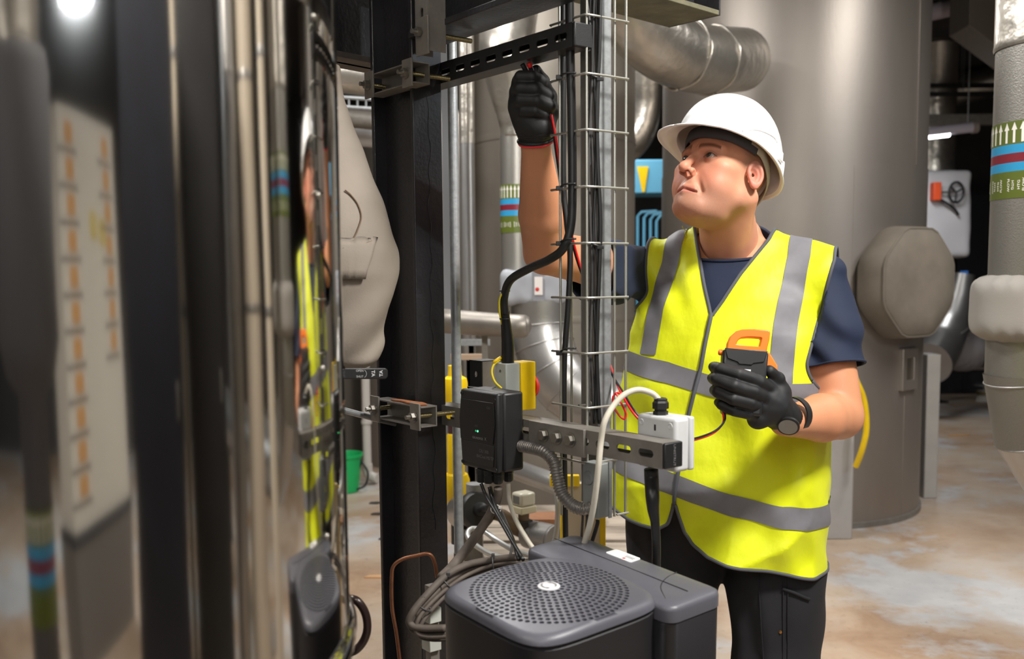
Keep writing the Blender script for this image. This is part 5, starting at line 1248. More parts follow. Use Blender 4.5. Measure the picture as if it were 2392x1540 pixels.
def sq(r, e, n=96, cx=0.0):
    out = []
    for i in range(n):
        a = 2*math.pi*i/n+0.0; c, s_ = math.cos(a), math.sin(a); k = (abs(c)**e+abs(s_)**e)**(-1/e); out.append((r*k*c, r*k*s_))
    return out
R0 = 0.118; HB = 0.1255; NR = 96
def dome(x, y): return 0.010-0.42*(x*x+y*y)
rows = []
ci = [(R0*math.cos(2*math.pi*i/NR), R0*math.sin(2*math.pi*i/NR)) for i in range(NR)]
def mixr(k, e): return [((1-k)*a[0]+k*b[0], (1-k)*a[1]+k*b[1]) for a, b in zip(ci, sq(e, 5.0, NR))]
rows.append([fp(x, y, dome(x, y)) for x, y in ci])
for k in (0.25, 0.55, 0.8): rows.append([fp(x, y, dome(x, y)) for x, y in mixr(k, HB-0.010)])
for e, dz in ((HB-0.010, 0.0), (HB-0.004, -0.0022), (HB-0.001, -0.006), (HB, -0.011), (HB-0.0035, -0.0115), (HB-0.004, -0.016), (HB-0.001, -0.018), (HB-0.001, -0.12), (HB-0.001, -0.30)):
    rows.append([fp(x, y, (dome(x, y) if dz > -0.003 else dome(*[HB*0.9]*2)*0.0+dome(x, y)*max(0, 1+dz/0.012))+dz) for x, y in sq(e, 5.0, NR)])
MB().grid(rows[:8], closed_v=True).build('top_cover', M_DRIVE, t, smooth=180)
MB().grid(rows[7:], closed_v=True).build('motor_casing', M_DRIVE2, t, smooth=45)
# perforated grille: rings of round holes cut in a domed disc
def grille():
    mb = MB(); nrings = 11; r_in = 0.0155; dr = (R0-r_in)/nrings; th = 0.003
    for k in range(nrings):
        ra, rb = r_in+k*dr, r_in+(k+1)*dr; rm = (ra+rb)/2; N_ = int(round(2*math.pi*rm/(dr*1.06))); m_ = 12; da = 2*math.pi/N_; hr = dr*0.385
        for j in range(N_):
            a0 = da*(j+(0.5 if k % 2 else 0))
            out = []; inn = []
            for i in range(m_):
                tt = 2*math.pi*(i+0.5)/m_; c, s_ = math.cos(tt), math.sin(tt); m2 = max(abs(c), abs(s_)); out.append((c/m2, s_/m2)); inn.append((c, s_))
            V = []
            for L, isin, dz in ((out, 0, 0), (inn, 1, 0), (inn, 1, -th)):
                for c, s_ in L:
                    if isin: rr_ = rm+hr*c; an = a0+hr*s_/rm
                    else: rr_ = rm+(dr/2)*c; an = a0+(da/2)*s_
                    x, y = rr_*math.cos(an), rr_*math.sin(an); V.append(fp(x, y, dome(x, y)+dz))
            f = []
            for i in range(m_):
                j2 = (i+1) % m_; f += [(i, j2, m_+j2, m_+i), (m_+i, m_+j2, 2*m_+j2, 2*m_+i)]
            mb.add(V, f)
    return mb
g = grille().build('fan_grille', M_DRIVE, t, smooth=40); g['label'] = 'domed disc with rings of round holes'
MB().lathe([(0.1175, 0.0), (0.1175, -0.030), (0.02, -0.030)], FC, EN, n=48, caps=False).build('fan_chamber', mat('brown_black', lin(22, 18, 17), 0.8), t)
fan = MB()
for k in range(7):
    a = 2*math.pi*k/7; d1 = EU*math.cos(a)+EV*math.sin(a); d2_ = EU*-math.sin(a)+EV*math.cos(a)
    fan.box(FC+d1*0.065-EN*0.020, (0.042, 0.012, 0.0008), (d1, nrm(d2_+EN*0.5), np.cross(d1, nrm(d2_+EN*0.5))))
fan.build('fan_blade_set', M_PLASTIC_BLK, t)
MB().lathe([(0.0165, dome(0, 0)-0.001), (0.0165, dome(0, 0)+0.0012), (0.0150, dome(0, 0)+0.002), (0.0001, dome(0, 0)+0.002)], FC, EN, n=32).build('hub_badge', mat('light_grey_badge', lin(205, 205, 208), 0.4), t, smooth=40)
ar = MB()
for s_ in (0, math.pi):
    g_ = []
    for i in range(17):
        a = s_+0.35+2.3*i/16; w_ = 0.0012 if i < 13 else 0.0024*(16-i)/3
        g_.append([fp((0.0105-w_)*math.cos(a), (0.0105-w_)*math.sin(a), dome(0, 0)+0.0026), fp((0.0105+w_)*math.cos(a), (0.0105+w_)*math.sin(a), dome(0, 0)+0.0026)])
    ar.grid(g_)
ar.build('rotation_arrows', M_GPRINT, t)
# terminal box beside it
def tb(u, w, n): return fp(u, w, n-0.004)
u0, u1, w0, w1 = -0.184, 0.146, 0.100, 0.216
def rrect(ua, ub, wa, wb, r, n=6):
    out = []
    for cx, cy, a0 in ((ub-r, wb-r, 0), (ua+r, wb-r, 1), (ua+r, wa+r, 2), (ub-r, wa+r, 3)):
        for i in range(n+1):
            a = (a0+i/n)*math.pi/2; out.append((cx+r*math.cos(a), cy+r*math.sin(a)))
    return out
def ringz(ins, n, r=0.02): return [tb(x, y, n) for x, y in rrect(u0+ins, u1-ins, w0+ins, w1-ins, r)]
c_ = tb((u0+u1)/2, (w0+w1)/2, 0.003)
MB().grid([[c_]*28, ringz(0.02, 0.002, 0.012), ringz(0.006, 0.0, 0.016), ringz(0.0015, -0.003, 0.018), ringz(0.0, -0.008), ringz(0.0, -0.024)], closed_v=True).build('terminal_lid', M_DRIVE, t, smooth=50)
MB().grid([ringz(0.0015, -0.0235), ringz(0.002, -0.026), ringz(0.001, -0.027), ringz(0.001, -0.30)], closed_v=True).build('terminal_casing', M_DRIVE2, t, smooth=50)
MB().box(tb((u0+u1)/2-0.01, w0+0.064, 0.0030), (0.150, 0.0005, 0.0004), (EU, EV, EN)).build('lid_seam', M_PLASTIC_BLK, t)
gpts = [tb(0.055, w1-0.004, 0.0006), tb(0.066, w0+0.075, 0.0026), tb(0.085, w0+0.045, 0.0026), tb(0.118, w0+0.02, 0.0015)]
MB().tube(gpts, 0.0007, n=6, smooth=8).build('lid_groove', M_PLASTIC_BLK, t, smooth=180)
lab = [(x, y) for x, y in rrect(-0.035, 0.022, -0.0125, 0.0125, 0.004)]
MB().prism(lab, tb(-0.038, w0+0.094, 0.0022), EU, EV, EN, 0.0016).build('rating_label', mat('white_label', (0.82, 0.82, 0.82), 0.4), t)
MB().lathe([(0.0028, 0), (0.0001, 0.0002)], tb(-0.034, w0+0.086, 0.0042), EN, n=16).build('red_dot', M_RED, t)
for k in range(2): MB().box(tb(-0.030, w0+0.093+0.004*k, 0.0041), (0.010, 0.0008, 0.0001), (EU, EV, EN)).build('print_line', M_GPRINT, t)
# pump body and pedestal below (out of frame)
MB().lathe([(0.10, 0.02), (0.10, 0.04), (0.05, 0.06), (0.05, 0.30), (0.09, 0.34), (0.09, FC[2]-0.29)], (FC[0], FC[1]+0.02, 0), n=32).build('pump_pedestal', M_BLACKST, t, smooth=40)
MB().box((FC[0], FC[1]+0.02, 0.011), (0.16, 0.16, 0.011)).build('base_plate', M_BLACKST, t, bevel=0.003)

# bundle of dusty cables sweeping round the drive
bund = [(1210, 1305, 1.64), (1150, 1312, 1.66), (1095, 1325, 1.66), (1046, 1350, 1.64), (1000, 1392, 1.61), (966, 1432, 1.59), (958, 1462, 1.585), (985, 1474, 1.58), (1040, 1474, 1.57)]
offs = [(0, -6, 0.0), (3, 6, 0.01), (12, 14, -0.004), (20, 20, 0.006), (2, 0, 0.02)]
nm_ = ['outermost dusty cable of the bundle beside the drive', 'second dusty cable of the bundle beside the drive', 'middle dusty cable of the bundle beside the drive', 'innermost dusty cable of the bundle beside the drive', 'dusty cable hidden at the back of the bundle beside the drive']
for i, (dx, dy, dz) in enumerate(offs):
    cable('bundled_cable', nm_[i], [(x+dx*(1 if k > 2 else 0.4)+2*math.sin(k*1.7+i*2), y+dy*(1 if k > 1 else 0.6), Y+dz) for k, (x, y, Y) in enumerate(bund)], (0.0062, 0.005, 0.0036, 0.0036, 0.005)[i], M_DUSTY, grp='dusty cables looped beside the drive')
for k, (px, py, Y, ax_) in enumerate([(1152, 1318, 1.655, (1, 0, 0.1)), (1048, 1362, 1.64, (0.7, 0, 0.7)), (990, 1418, 1.605, (0.5, 0.1, 0.8))]):
    t = thing('cable_tie', ('black cable tie with its head up on the straight end of the bundle', 'black cable tie round the bend of the dusty bundle', 'dusty cable tie on the lower loop of the bundle')[k], 'cable tie', P(px, py, Y))
    x, y, _ = frame(ax_, (0, 1, 0)); c_ = P(px, py, Y)
    MB().tube([c_+0.0145*(math.cos(a)*x+math.sin(a)*y) for a in np.linspace(0, 2*math.pi, 24)], 0.0014, n=6).build('strap', M_CABLE_GREY, t, smooth=180)
    MB().box(c_+UP*0.0155-YA*0.004, (0.003, 0.003, 0.004)).build('lock_head', M_CABLE_GREY, t, bevel=0.0006)
t = thing('terminal_block', 'small pale terminal block under the dusty cable bundle', 'terminal block', P(1008, 1510, 1.66))
for k in range(2): MB().box(P(1008, 1434+k*66, 1.66), (0.013, 0.012, 0.013), (D1, D2, UP)).build('terminal', mat('pale_terminal', lin(190, 192, 184), 0.5), t, bevel=0.0012)
MB().box(P(1010, 1478, 1.665), (0.008, 0.009, 0.085), (D1, D2, UP)).build('carrier', M_DARKSTRUT, t)
# copper tube on the column
tag(MB().tube([P(*q) for q in [(934, 1545, 1.86), (926, 1480, 1.86), (916, 1420, 1.86), (915, 1350, 1.86), (920, 1322, 1.86), (942, 1306, 1.86), (975, 1298, 1.86), (998, 1294, 1.86), (1010, 1302, 1.86), (1017, 1322, 1.86), (1021, 1350, 1.86)]], 0.0036, n=12, smooth=8).build('copper_tube', mat('old_copper', lin(140, 92, 66), 0.4, 0.7, var=0.3, vscale=40), smooth=180), 'thin bent copper tube in front of the column\'s foot', 'tube')

# ================================================================== grey jacketed valve beside the tank
YJ = 1.80
prof = [(150, 56), (230, 64), (300, 84), (350, 106), (420, 128), (470, 146), (530, 164), (590, 176), (640, 176), (700, 164), (750, 152), (800, 136), (846, 118), (860, 90)]
def jk_sdf(p):
    q = (p-CAM); k = q@_f; z = p[:, 2]
    zs = [P(752, y, YJ)[2] for y, _ in prof][::-1]; rs = [w*YJ/FPX for _, w in prof][::-1]
    r = np.interp(z, zs, rs); c = P(752, 644, YJ); d = np.sqrt(((p[:, 0]-c[0]-0.006*(1.42-z)))**2+((p[:, 1]-c[1])/0.9)**2)-r
    d = d*0.85+0.0024*wob(p, 61, 9)+0.0042*np.sin((p[:, 2]*1.0-p[:, 0]*1.1)*75+3*wob(p, 63, 3))*np.clip((1.40-z)/0.06, 0, 1)
    return np.maximum(np.maximum(d, z-zs[-1]), zs[0]-z)
c_ = P(752, 644, YJ); zl, zh = P(752, 862, YJ)[2], P(752, 148, YJ)[2]
v, q = nets(jk_sdf, (c_[0]-0.17, c_[1]-0.17, zl-0.02), (c_[0]+0.17, c_[1]+0.17, zh+0.02), 0.006); v = relax(v, q, 2, 0.5)
t = thing('valve_jacket', 'grey cloth insulation jacket bulging between the tank and the column', 'insulation jacket', np.array([c_[0], c_[1], zl]))
smesh('jacket_body', v, q, M_JACKET, t)
def jsurf(px, py, lift=0.002):
    d = nrm(ray(px, py)); ts = np.linspace(1.4, 2.1, 400); pp = CAM+np.outer(ts, d); f_ = jk_sdf(pp); i = int(np.argmax(f_ < 0)); return pp[max(i-1, 0)]-d*lift
flap = [[jsurf(x0+(x1-x0)*k/12, y, 0.004) for k in range(13)] for y, x0, x1 in ((576, 790, 826), (568, 790, 856), (556, 790, 881), (575, 790, 874), (600, 790, 868), (630, 790, 857), (652, 790, 852))]
MB().grid(flap).build('pocket_flap', M_JACKET, t, smooth=180, solid=0.003)
M_STITCH = mat('brown_stitching', lin(104, 84, 66), 0.8)
MB().tube([jsurf(*q_) for q_ in [(806, 444), (820, 456), (836, 478), (844, 505), (838, 530), (826, 556), (808, 575)]], 0.0014, n=6, smooth=6).build('stitched_seam', M_STITCH, t, smooth=180)
MB().tube([jsurf(x, y, 0.006) for x, y in [(800, 648), (852, 648), (868, 598), (880, 558), (850, 570), (800, 580)]], 0.0009, n=6).build('flap_stitching', M_STITCH, t, smooth=180)
lo_ = P(907, 886, 1.70); lx = nrm(P(907, 873, 1.70)-P(800, 873, 1.66)); 
t = thing('valve_lever', 'black valve lever marked OPEN and SHUT beneath the grey jacket', 'lever', lo_)
LN = 0.10
lev = [(0, 0), (LN-0.004, 0), (LN, 0.004), (LN, 0.016), (LN-0.004, 0.0195), (0, 0.0195)]
ls = lo_-lx*LN; lz = nrm(np.cross(lx, UP))
MB().prism(lev, ls, lx, UP, lz, -0.006).build('lever_bar', M_PLASTIC_BLK, t, bevel=0.002)
mb = MB(); put_text(mb, 'OPEN', 0.0052, ls+lx*(LN-0.052)+UP*0.0145, lx, UP, lift=0.0005); put_text(mb, 'SHUT', 0.0052, ls+lx*(LN-0.052)+UP*0.0045, lx, UP, lift=0.0005)
put_text(mb, 'TA', 0.0085, ls+lx*(LN-0.028)+UP*0.010, -UP, lx, lift=0.0005, bold=0.0003); put_text(mb, 'TA', 0.0085, ls+lx*(LN-0.013)+UP*0.010, UP, -lx, lift=0.0005, bold=0.0003)
g_ = [];
for i in range(13):
    a = -1.1+2.2*i/12; g_.append([ls+lx*(LN-0.047+r_*math.cos(a))+UP*(0.0095+r_*math.sin(a))+lz*0.0006 for r_ in (0.0068, 0.0074)])
mb.grid(g_); mb.build('lettering', mat('grey_white_print', lin(170, 170, 170), 0.6), t)
MB().cyl(ls+lx*0.012+UP*0.018, ls+lx*0.012+UP*0.075+YA*0.06-XA*0.02, 0.010, n=14).build('stem', M_STRUT_BLK, t, smooth=60)
# galvanised conduit pole behind the column
t = thing('conduit_pole', 'straight galvanised conduit pole just behind the black column', 'conduit', (P(1068, 1200, 2.16)[0], 2.16, 0))
xa = P(1064, 700, 2.16)[0]
MB().cyl((xa, 2.16, 0), (xa, 2.16, 2.0), 0.0108, n=20).build('tube', M_GALV, t, smooth=60)
MB().cyl((xa, 2.16, P(1068, 1292, 2.16)[2]-0.10), (xa, 2.16, P(1068, 1292, 2.16)[2]), 0.0118, n=20).build('coupler', M_DARKSTRUT, t, smooth=60)
# ================================================================== marker bands printed on insulated pipes
M_OLIVE = mat('olive_green_tape', lin(86, 98, 30), 0.4, coat=0.2); M_SKY = mat('blue_tape', lin(38, 142, 190), 0.4, coat=0.2); M_MAROON = mat('maroon_tape', lin(118, 24, 40), 0.4, coat=0.2)
M_TPRINT = mat('white_tape_print', lin(225, 222, 214), 0.5)
def marker(parent, c, R, z0, z1, text=True, pitch=0.026, a_mid=None):
    "colour band from z0 (bottom) to z1 (top) round a vertical pipe: arrows up, blue-maroon-blue, lettering"
    H = z1-z0; seg = [(0.0, 0.35, M_OLIVE, 'green_band'), (0.35, 0.465, M_SKY, 'blue_band'), (0.465, 0.585, M_MAROON, 'maroon_band'), (0.585, 0.70, M_SKY, 'blue_band'), (0.70, 1.0, M_OLIVE, 'green_band')]
    o = (c[0], c[1], 0); bands = []
    for a, b, m_, nm in seg: bands.append(MB().lathe([(R+0.0012, z0+a*H), (R+0.0012, z0+b*H)], o, n=64, caps=False).build(nm, m_, parent, smooth=180))
    am = math.atan2(-c[1], -c[0]) if a_mid is None else a_mid; n = int(2*math.pi*R/pitch); r = R+0.0018
    def cp(s, z): a = am+s/R; return np.array([c[0]+r*math.cos(a), c[1]+r*math.sin(a), z])
    ah = MB(); hw = pitch*0.36
    for k in range(n):
        s = (k-n//2)*pitch; zb_, zt_ = z0+0.72*H, z0+0.985*H; zm = zb_+0.62*(zt_-zb_)
        ah.add([cp(s-hw*0.42, zb_), cp(s+hw*0.42, zb_), cp(s+hw*0.42, zm), cp(s-hw*0.42, zm)], [(0, 1, 2, 3)])
        ah.add([cp(s-hw, zm), cp(s+hw, zm), cp(s, zt_)], [(0, 1, 2)])
    ah.build('flow_arrows', M_TPRINT, bands[4])
    if text:
        tx = MB(); v1, f1 = text_mesh('HTG', 0.4*pitch, 0.0002); v2, f2 = text_mesh('FLOW', 0.4*pitch, 0.0002)
        n2 = int(n/1.45)
        for k in range(n2):
            s0 = (k-n2//2)*pitch*1.45
            for v, f, ds in ((v1, f1, -0.35), (v2, f2, 0.2)):
                sg = 1 if k % 2 else -1
                # lettering turned a quarter, alternately up and down
                tx.add([cp(s0+sg*ds*pitch-sg*p[1], z0+0.17*H+sg*p[0]*1.25) for p in v], f)
        tx.build('lettering', M_TPRINT, bands[0])

# ================================================================== right-hand insulated heating pipe
RC = np.array([1.575, 2.90]); RR = 0.16
t = thing('heating_pipe', 'silver stucco heating pipe with green and blue marker band at the right edge', 'pipe', (RC[0], RC[1], 0.8))
zz = lambda y: P(2390, y, 2.82)[2]
MB().lathe([(RR, zz(890)), (RR, zz(96))], (RC[0], RC[1], 0), n=64, caps=False).build('stucco_cladding', M_STUCCO, t, smooth=180)
MB().lathe([(RR+0.003, zz(100)), (RR+0.006, zz(92)), (RR+0.004, zz(80)), (RR+0.004, 3.74)], (RC[0], RC[1], 0), n=64, caps=False).build('foil_wrap', M_FOIL, t, smooth=180)
# wrinkled foil-cloth jacket over the flange
def fj(p):
    rr_ = np.hypot(p[:, 0]-RC[0], p[:, 1]-RC[1]); za, zb_ = zz(800), zz(642); zc_ = (za+zb_)/2; h = (zb_-za)/2
    e = np.abs(p[:, 2]-zc_)/h; an = np.arctan2(p[:, 1]-RC[1], p[:, 0]-RC[0])
    r = RR+0.048*(1-np.clip(e, 0, 1)**6)+0.006*np.sin(an*19+2*np.sin(an*5))*np.clip(e-0.55, 0, 1)*2.2
    return np.maximum((rr_-r)*0.8, np.abs(p[:, 2]-zc_)-h)+0.002*wob(p, 71, 6)
v, q = nets(fj, (RC[0]-0.24, RC[1]-0.24, zz(800)-0.03), (RC[0]+0.24, RC[1]+0.24, zz(642)+0.03), 0.008); v = relax(v, q, 1)
smesh('flange_jacket', v, q, mat('pale_grey_jacket', lin(146, 141, 135), 0.7, bump=0.05, bscale=200), t)
# mitred bend turning right at the bottom
cs = [np.array([RC[0]+0.42*(1-math.cos(a)), RC[1]-0.0*math.sin(a), zz(884)-0.42*math.sin(a)]) for a in np.linspace(0, math.pi/2, 5)]
def mring(i):
    T_ = nrm(cs[min(i+1, 4)]-cs[max(i-1, 0)]) if 0 < i < 4 else (-UP if i == 0 else XA); sx = np.cross(T_, YA); k = 1/max(0.9, abs(nrm(cs[min(i+1, 4)]-cs[min(i, 3)])@T_))
    return [cs[i]+(RR+0.002)*(math.cos(a)*YA+math.sin(a)*sx*k) for a in np.linspace(0, 2*math.pi, 64, endpoint=False)]
for i in range(4):
    MB().grid([mring(i), mring(i+1)], closed_v=True).build('bend_gore', M_STUCCO if i == 0 else M_ALU, t, smooth=60)
    MB().tube([cs[i]+(RR+0.003)*(math.cos(a)*YA+math.sin(a)*np.cross(nrm(cs[min(i+1, 4)]-cs[max(i-1, 0)]), YA)) for a in np.linspace(0, 2*math.pi, 48)], 0.003, n=6).build('gore_seam', M_ALU, t, smooth=180)
MB().cyl(cs[4], cs[4]+XA*2.2, RR, n=48, caps=False).build('horizontal_run', M_ALU, t, smooth=60)
for dx in (0.6, 1.9):
    MB().box((cs[4][0]+dx, RC[1], (cs[4][2]-RR)/2), (0.04, 0.10, (cs[4][2]-RR)/2)).build('pipe_stand', M_BLACKST, t)
marker(t, RC, RR, zz(462), zz(280))

# ================================================================== far side, to the right of the vessel
def fy(py, px=2200): return 1.42*FPX/(py-(644-0.0087*(px-1196)))
YF = 10.4
t = thing('foil_riser', 'tall foil-wrapped pipe far behind the right edge of the vessel', 'pipe', (P(2190, 400, YF)[0], YF, 1.0))
x0 = P(2182, 400, YF)[0]
MB().lathe([(0.20, P(2190, 590, YF)[2]), (0.205, P(2190, 330, YF)[2]), (0.20, P(2190, 300, YF)[2]), (0.20, P(2190, 60, YF)[2]), (0.23, P(2190, 55, YF)[2]), (0.23, P(2190, 40, YF)[2]), (0.19, P(2190, 35, YF)[2]), (0.19, 3.74)], (x0, YF, 0), n=40, caps=False).build('foil_wrap', M_FOIL, t, smooth=60)
jw = lambda px, py: P(px, py, YF-0.25)
def vj(p):
    c = jw(2196, 502); q = np.abs(p-c)-np.array([0.20, 0.12, 0.39]); return np.linalg.norm(np.maximum(q, 0), axis=1)+np.minimum(q.max(1), 0)-0.05+0.008*wob(p, 73, 3)
c = jw(2196, 502); v, q = nets(vj, c-np.array([0.32, 0.24, 0.52]), c+np.array([0.32, 0.24, 0.52]), 0.02); v = relax(v, q, 1)
t = thing('valve_jacket', 'white jacketed valve with a black handwheel far behind the vessel', 'insulation jacket', c-UP*0.45)
smesh('jacket_body', v, q, mat('white_jacket', lin(205, 203, 206), 0.7), t)
hc_ = jw(2209, 454)-YA*0.24
MB().tube([hc_+0.10*(0.72*math.cos(a)*XA+math.sin(a)*UP) for a in np.linspace(0, 2*math.pi, 32)], 0.012, n=8).build('handwheel_rim', M_PLASTIC_BLK, t, smooth=180)
for a in (0.4, 2.5, 4.6): MB().cyl(hc_, hc_+0.10*(0.72*math.cos(a)*XA+math.sin(a)*UP), 0.010, n=8).build('handwheel_spoke', M_PLASTIC_BLK, t, smooth=60)
MB().cyl(hc_, jw(2172, 454)-YA*0.24, 0.010, n=8).build('spindle', M_BOLT, t, smooth=60)
MB().box(jw(2164, 452)-YA*0.22, (0.04, 0.05, 0.09)).build('actuator', mat('orange_paint', lin(232, 86, 40), 0.5), t, bevel=0.01)
MB().tube([jw(2172, 470)-YA*0.23, jw(2190, 480)-YA*0.23, jw(2206, 492)-YA*0.23, jw(2216, 505)-YA*0.22], 0.014, n=8, smooth=5).build('actuator_cable', M_PLASTIC_BLK, t, smooth=180)
YL = 9.0
t = thing('strip_light', 'lit strip light hanging to the right of the vessel in the distance', 'light', P(2220, 305, YL))
a, b = P(2120, 315, YL), P(2276, 297, YL)
MB().tube([a, b], 0.045, n=14).build('diffuser_body', mat('frosted_body', lin(205, 200, 215), 0.4), t, smooth=60)
MB().tube([a-UP*0.03, a*0.38+b*0.62-UP*0.03], 0.030, n=12).build('lamp_tube', mat('bright_tube', (1, 1, 1), 0.4, emit=(0.95, 0.98, 1.0), estr=14), t, smooth=60)
MB().tube([b-(b-a)*0.04, b+(b-a)*0.04], 0.055, n=14).build('end_cap', mat('grey_cap', lin(150, 140, 134), 0.6), t, smooth=60)
for k in (0.3, 0.9): MB().cyl(a+(b-a)*k+UP*0.04, (a+(b-a)*k)*[1, 1, 0]+UP*ZC, 0.006, n=6).build('hanger_rod', M_GALV, t)
area_light('strip_glow', tuple((a+b)/2-UP*0.1), tuple((a+b)/2-UP*3), 0.1, 0.8, 14, (0.95, 0.98, 1.0))
t = MB().box(P(2220, 280, 9.6), (0.75, 0.04, 0.05)).build('service_channel', M_DARKSTRUT, bevel=0.004); tag(t, 'grey channel running above the distant strip light', 'channel')
t = MB().box(P(2270, 80, 10.12), (0.7, 0.05, 0.045)).build('service_channel', M_STRUT_BLK, bevel=0.004); tag(t, 'dark channel high behind the right-hand heating pipe', 'channel')
t = thing('strip_light', 'strip light at the top right between vessel and heating pipe', 'light', P(2210, 25, 8.75))
a, b = P(2130, 40, 8.75), P(2258, 10, 8.75); MB().tube([a, b], 0.07, n=14).build('diffuser_body', mat('pale_lilac_body', lin(188, 178, 186), 0.5), t, smooth=60)
MB().cyl((a+b)/2, ((a+b)/2)*[1, 1, 0]+UP*ZC, 0.008, n=6).build('hanger_rod', M_GALV, t)
o = MB().prism([(0, 0), (0.42, -0.30), (0.42, 0.75), (0.0, 0.75)], P(2262, 60, 7.8)-YA*0.01, XA, UP, YA, 0.35).build('air_duct', mat('grey_duct', lin(120, 112, 104), 0.6, 0.2), bevel=0.005); tag(o, 'pale duct corner at the top beside the heating pipe', 'duct')
t = MB().tube([P(2180, 225, 11.6), P(2300, 195, 11.4), P(2420, 170, 11.2)], 0.17, n=24).build('foil_duct', M_FOIL, smooth=60); tag(t, 'dim horizontal foil duct in the dark behind the heating pipe', 'duct')
for i, (px, py, ln) in enumerate([(2245, 130, 0.6), (2250, 150, 0.7)]):
    tag(MB().box(P(px, py+70, 9.95-0.12*i), (ln, 0.03, 0.02)).build('cable_tray', M_STRUT_BLK), ('upper', 'lower')[i]+' black cable tray in the dark upper right', 'cable tray')

YE = 9.8
t = thing('silver_elbow', 'silver pipe elbow below the vessel\'s padded cover in the distance', 'pipe', P(2200, 860, YE))
pa = [P(2252, 640, YE), P(2240, 700, YE), P(2218, 760, YE), P(2195, 810, YE-0.1), P(2170, 850, YE-0.4)]
MB().tube(pa, [0.10, 0.13, 0.19, 0.21, 0.21], n=28, smooth=5).build('elbow', M_ALU, t, smooth=60)
for q_ in ((2214, 775), (2199, 815)): MB().tube([P(q_[0], q_[1], YE)+0.205*(math.cos(a)*nrm([0.9, -0.3, 0.35])+math.sin(a)*nrm([0.2, 0.9, 0.2])) for a in np.linspace(0, 2*math.pi, 30)], 0.008, n=6).build('elbow_seam', M_ALU, t, smooth=180)
MB().cyl(P(2243, 672, YE), P(2246, 650, YE), 0.06, n=12).build('brass_valve', mat('old_brass', lin(150, 140, 80), 0.5, 0.6), t, smooth=60)
MB().box(P(2252, 640, YE-0.02), (0.03, 0.02, 0.03)).build('blue_tag', mat('blue_tag', lin(60, 120, 200), 0.5), t)
c = P(2244, 815, YE+0.45)
def ej(p):
    q = p-c; return (np.abs(np.linalg.norm(q*np.array([1, 0.6, 1]), axis=1)-0.0)-0.235)*0.9+0.010*np.sin(np.arctan2(q[:, 2], q[:, 0])*15)*np.clip(1-np.abs(np.hypot(q[:, 0], q[:, 2])-0.16)/0.08, 0, 1)
v, q = nets(ej, c-0.45, c+0.45, 0.02)
tag(smesh('flange_jacket', v, q, mat('grey_jacket_far', lin(150, 145, 145), 0.75)), 'crumpled round grey flange cover behind the silver elbow', 'insulation jacket')
p = P(2188, 940, fy(940)); YP = p[1]
t = thing('post', 'thin black post on the floor beside the distant elbow', 'post', (p[0], YP, 0))
MB().cyl((p[0], YP, 0), (p[0], YP, 0.52), 0.035, n=14).build('tube', M_BLACKST, t, smooth=60); MB().box((p[0], YP, 0.008), (0.09, 0.09, 0.008)).build('foot_plate', M_BLACKST, t)
yp = fy(925); x_ = P(2250, 900, yp+0.5)[0]
t = thing('plinth', 'long black equipment plinth at the far end of the floor', 'plinth', (x_, yp+0.5, 0))
MB().box((x_+0.6, yp+0.55, 0.14), (1.5, 0.4, 0.14)).build('black_base', M_BLACKST, t, bevel=0.01)
MB().box((x_+0.6, yp+0.55, 0.30), (1.54, 0.44, 0.018)).build('top_slab', mat('brown_slab', lin(120, 106, 98), 0.8), t, bevel=0.006)
for k in range(4): MB().box((x_-0.7+0.55*k, yp+0.145, 0.14), (0.02, 0.012, 0.13)).build('stiffener', M_BLACKST, t)
p = P(2302, 938, fy(938, 2302))
t = thing('floor_valve', 'small white and brass valve standing on the floor by the plinth', 'valve', (p[0], p[1], 0))
MB().lathe([(0.10, 0.0), (0.10, 0.06), (0.085, 0.065), (0.085, 0.12), (0.03, 0.125), (0.02, 0.18)], (p[0], p[1], 0), n=20).build('valve_body', mat('white_paint_far', lin(200, 196, 190), 0.6), t, smooth=40)
MB().lathe([(0.10, 0.075), (0.102, 0.095), (0.10, 0.115)], (p[0], p[1], 0), n=20).build('brass_ring', M_BRASS, t, smooth=40)
MB().lathe([(0.02, 0.18), (0.13, 0.175), (0.13, 0.19), (0.02, 0.20)], (p[0], p[1], 0), n=20).build('handwheel', M_GALV, t, smooth=40)
for i, (px, py) in enumerate([(2215, 1020), (2310, 955)]):
    p = PZ(px, py); tag(MB().prism([(0, 0), (0.12, 0.01), (0.2, 0.03), (0.19, 0.05), (0.06, 0.04), (0.01, 0.025)], p, XA, YA, UP, 0.012).build('scrap', mat('tan_scrap', lin(190, 150, 110), 0.9)), ('tan scrap of board lying on the floor to the right of the vessel', 'thin dark offcut on the floor near the plinth')[i], 'debris')
# dark racks in the depth
for i, (px, w_) in enumerate([(2272, 0.30), (2340, 0.5)]):
    x_ = P(px, 600, 12.8)[0]+i*0.62; tag(MB().box((x_, 12.85, 1.2), (w_, 0.30, 1.2)).build('dark_cabinet', mat('charcoal_cabinet', lin(36, 36, 40), 0.6), bevel=0.01), ('narrow', 'wide')[i]+' dark cabinet in the gloom beyond the heating pipe', 'cabinet')

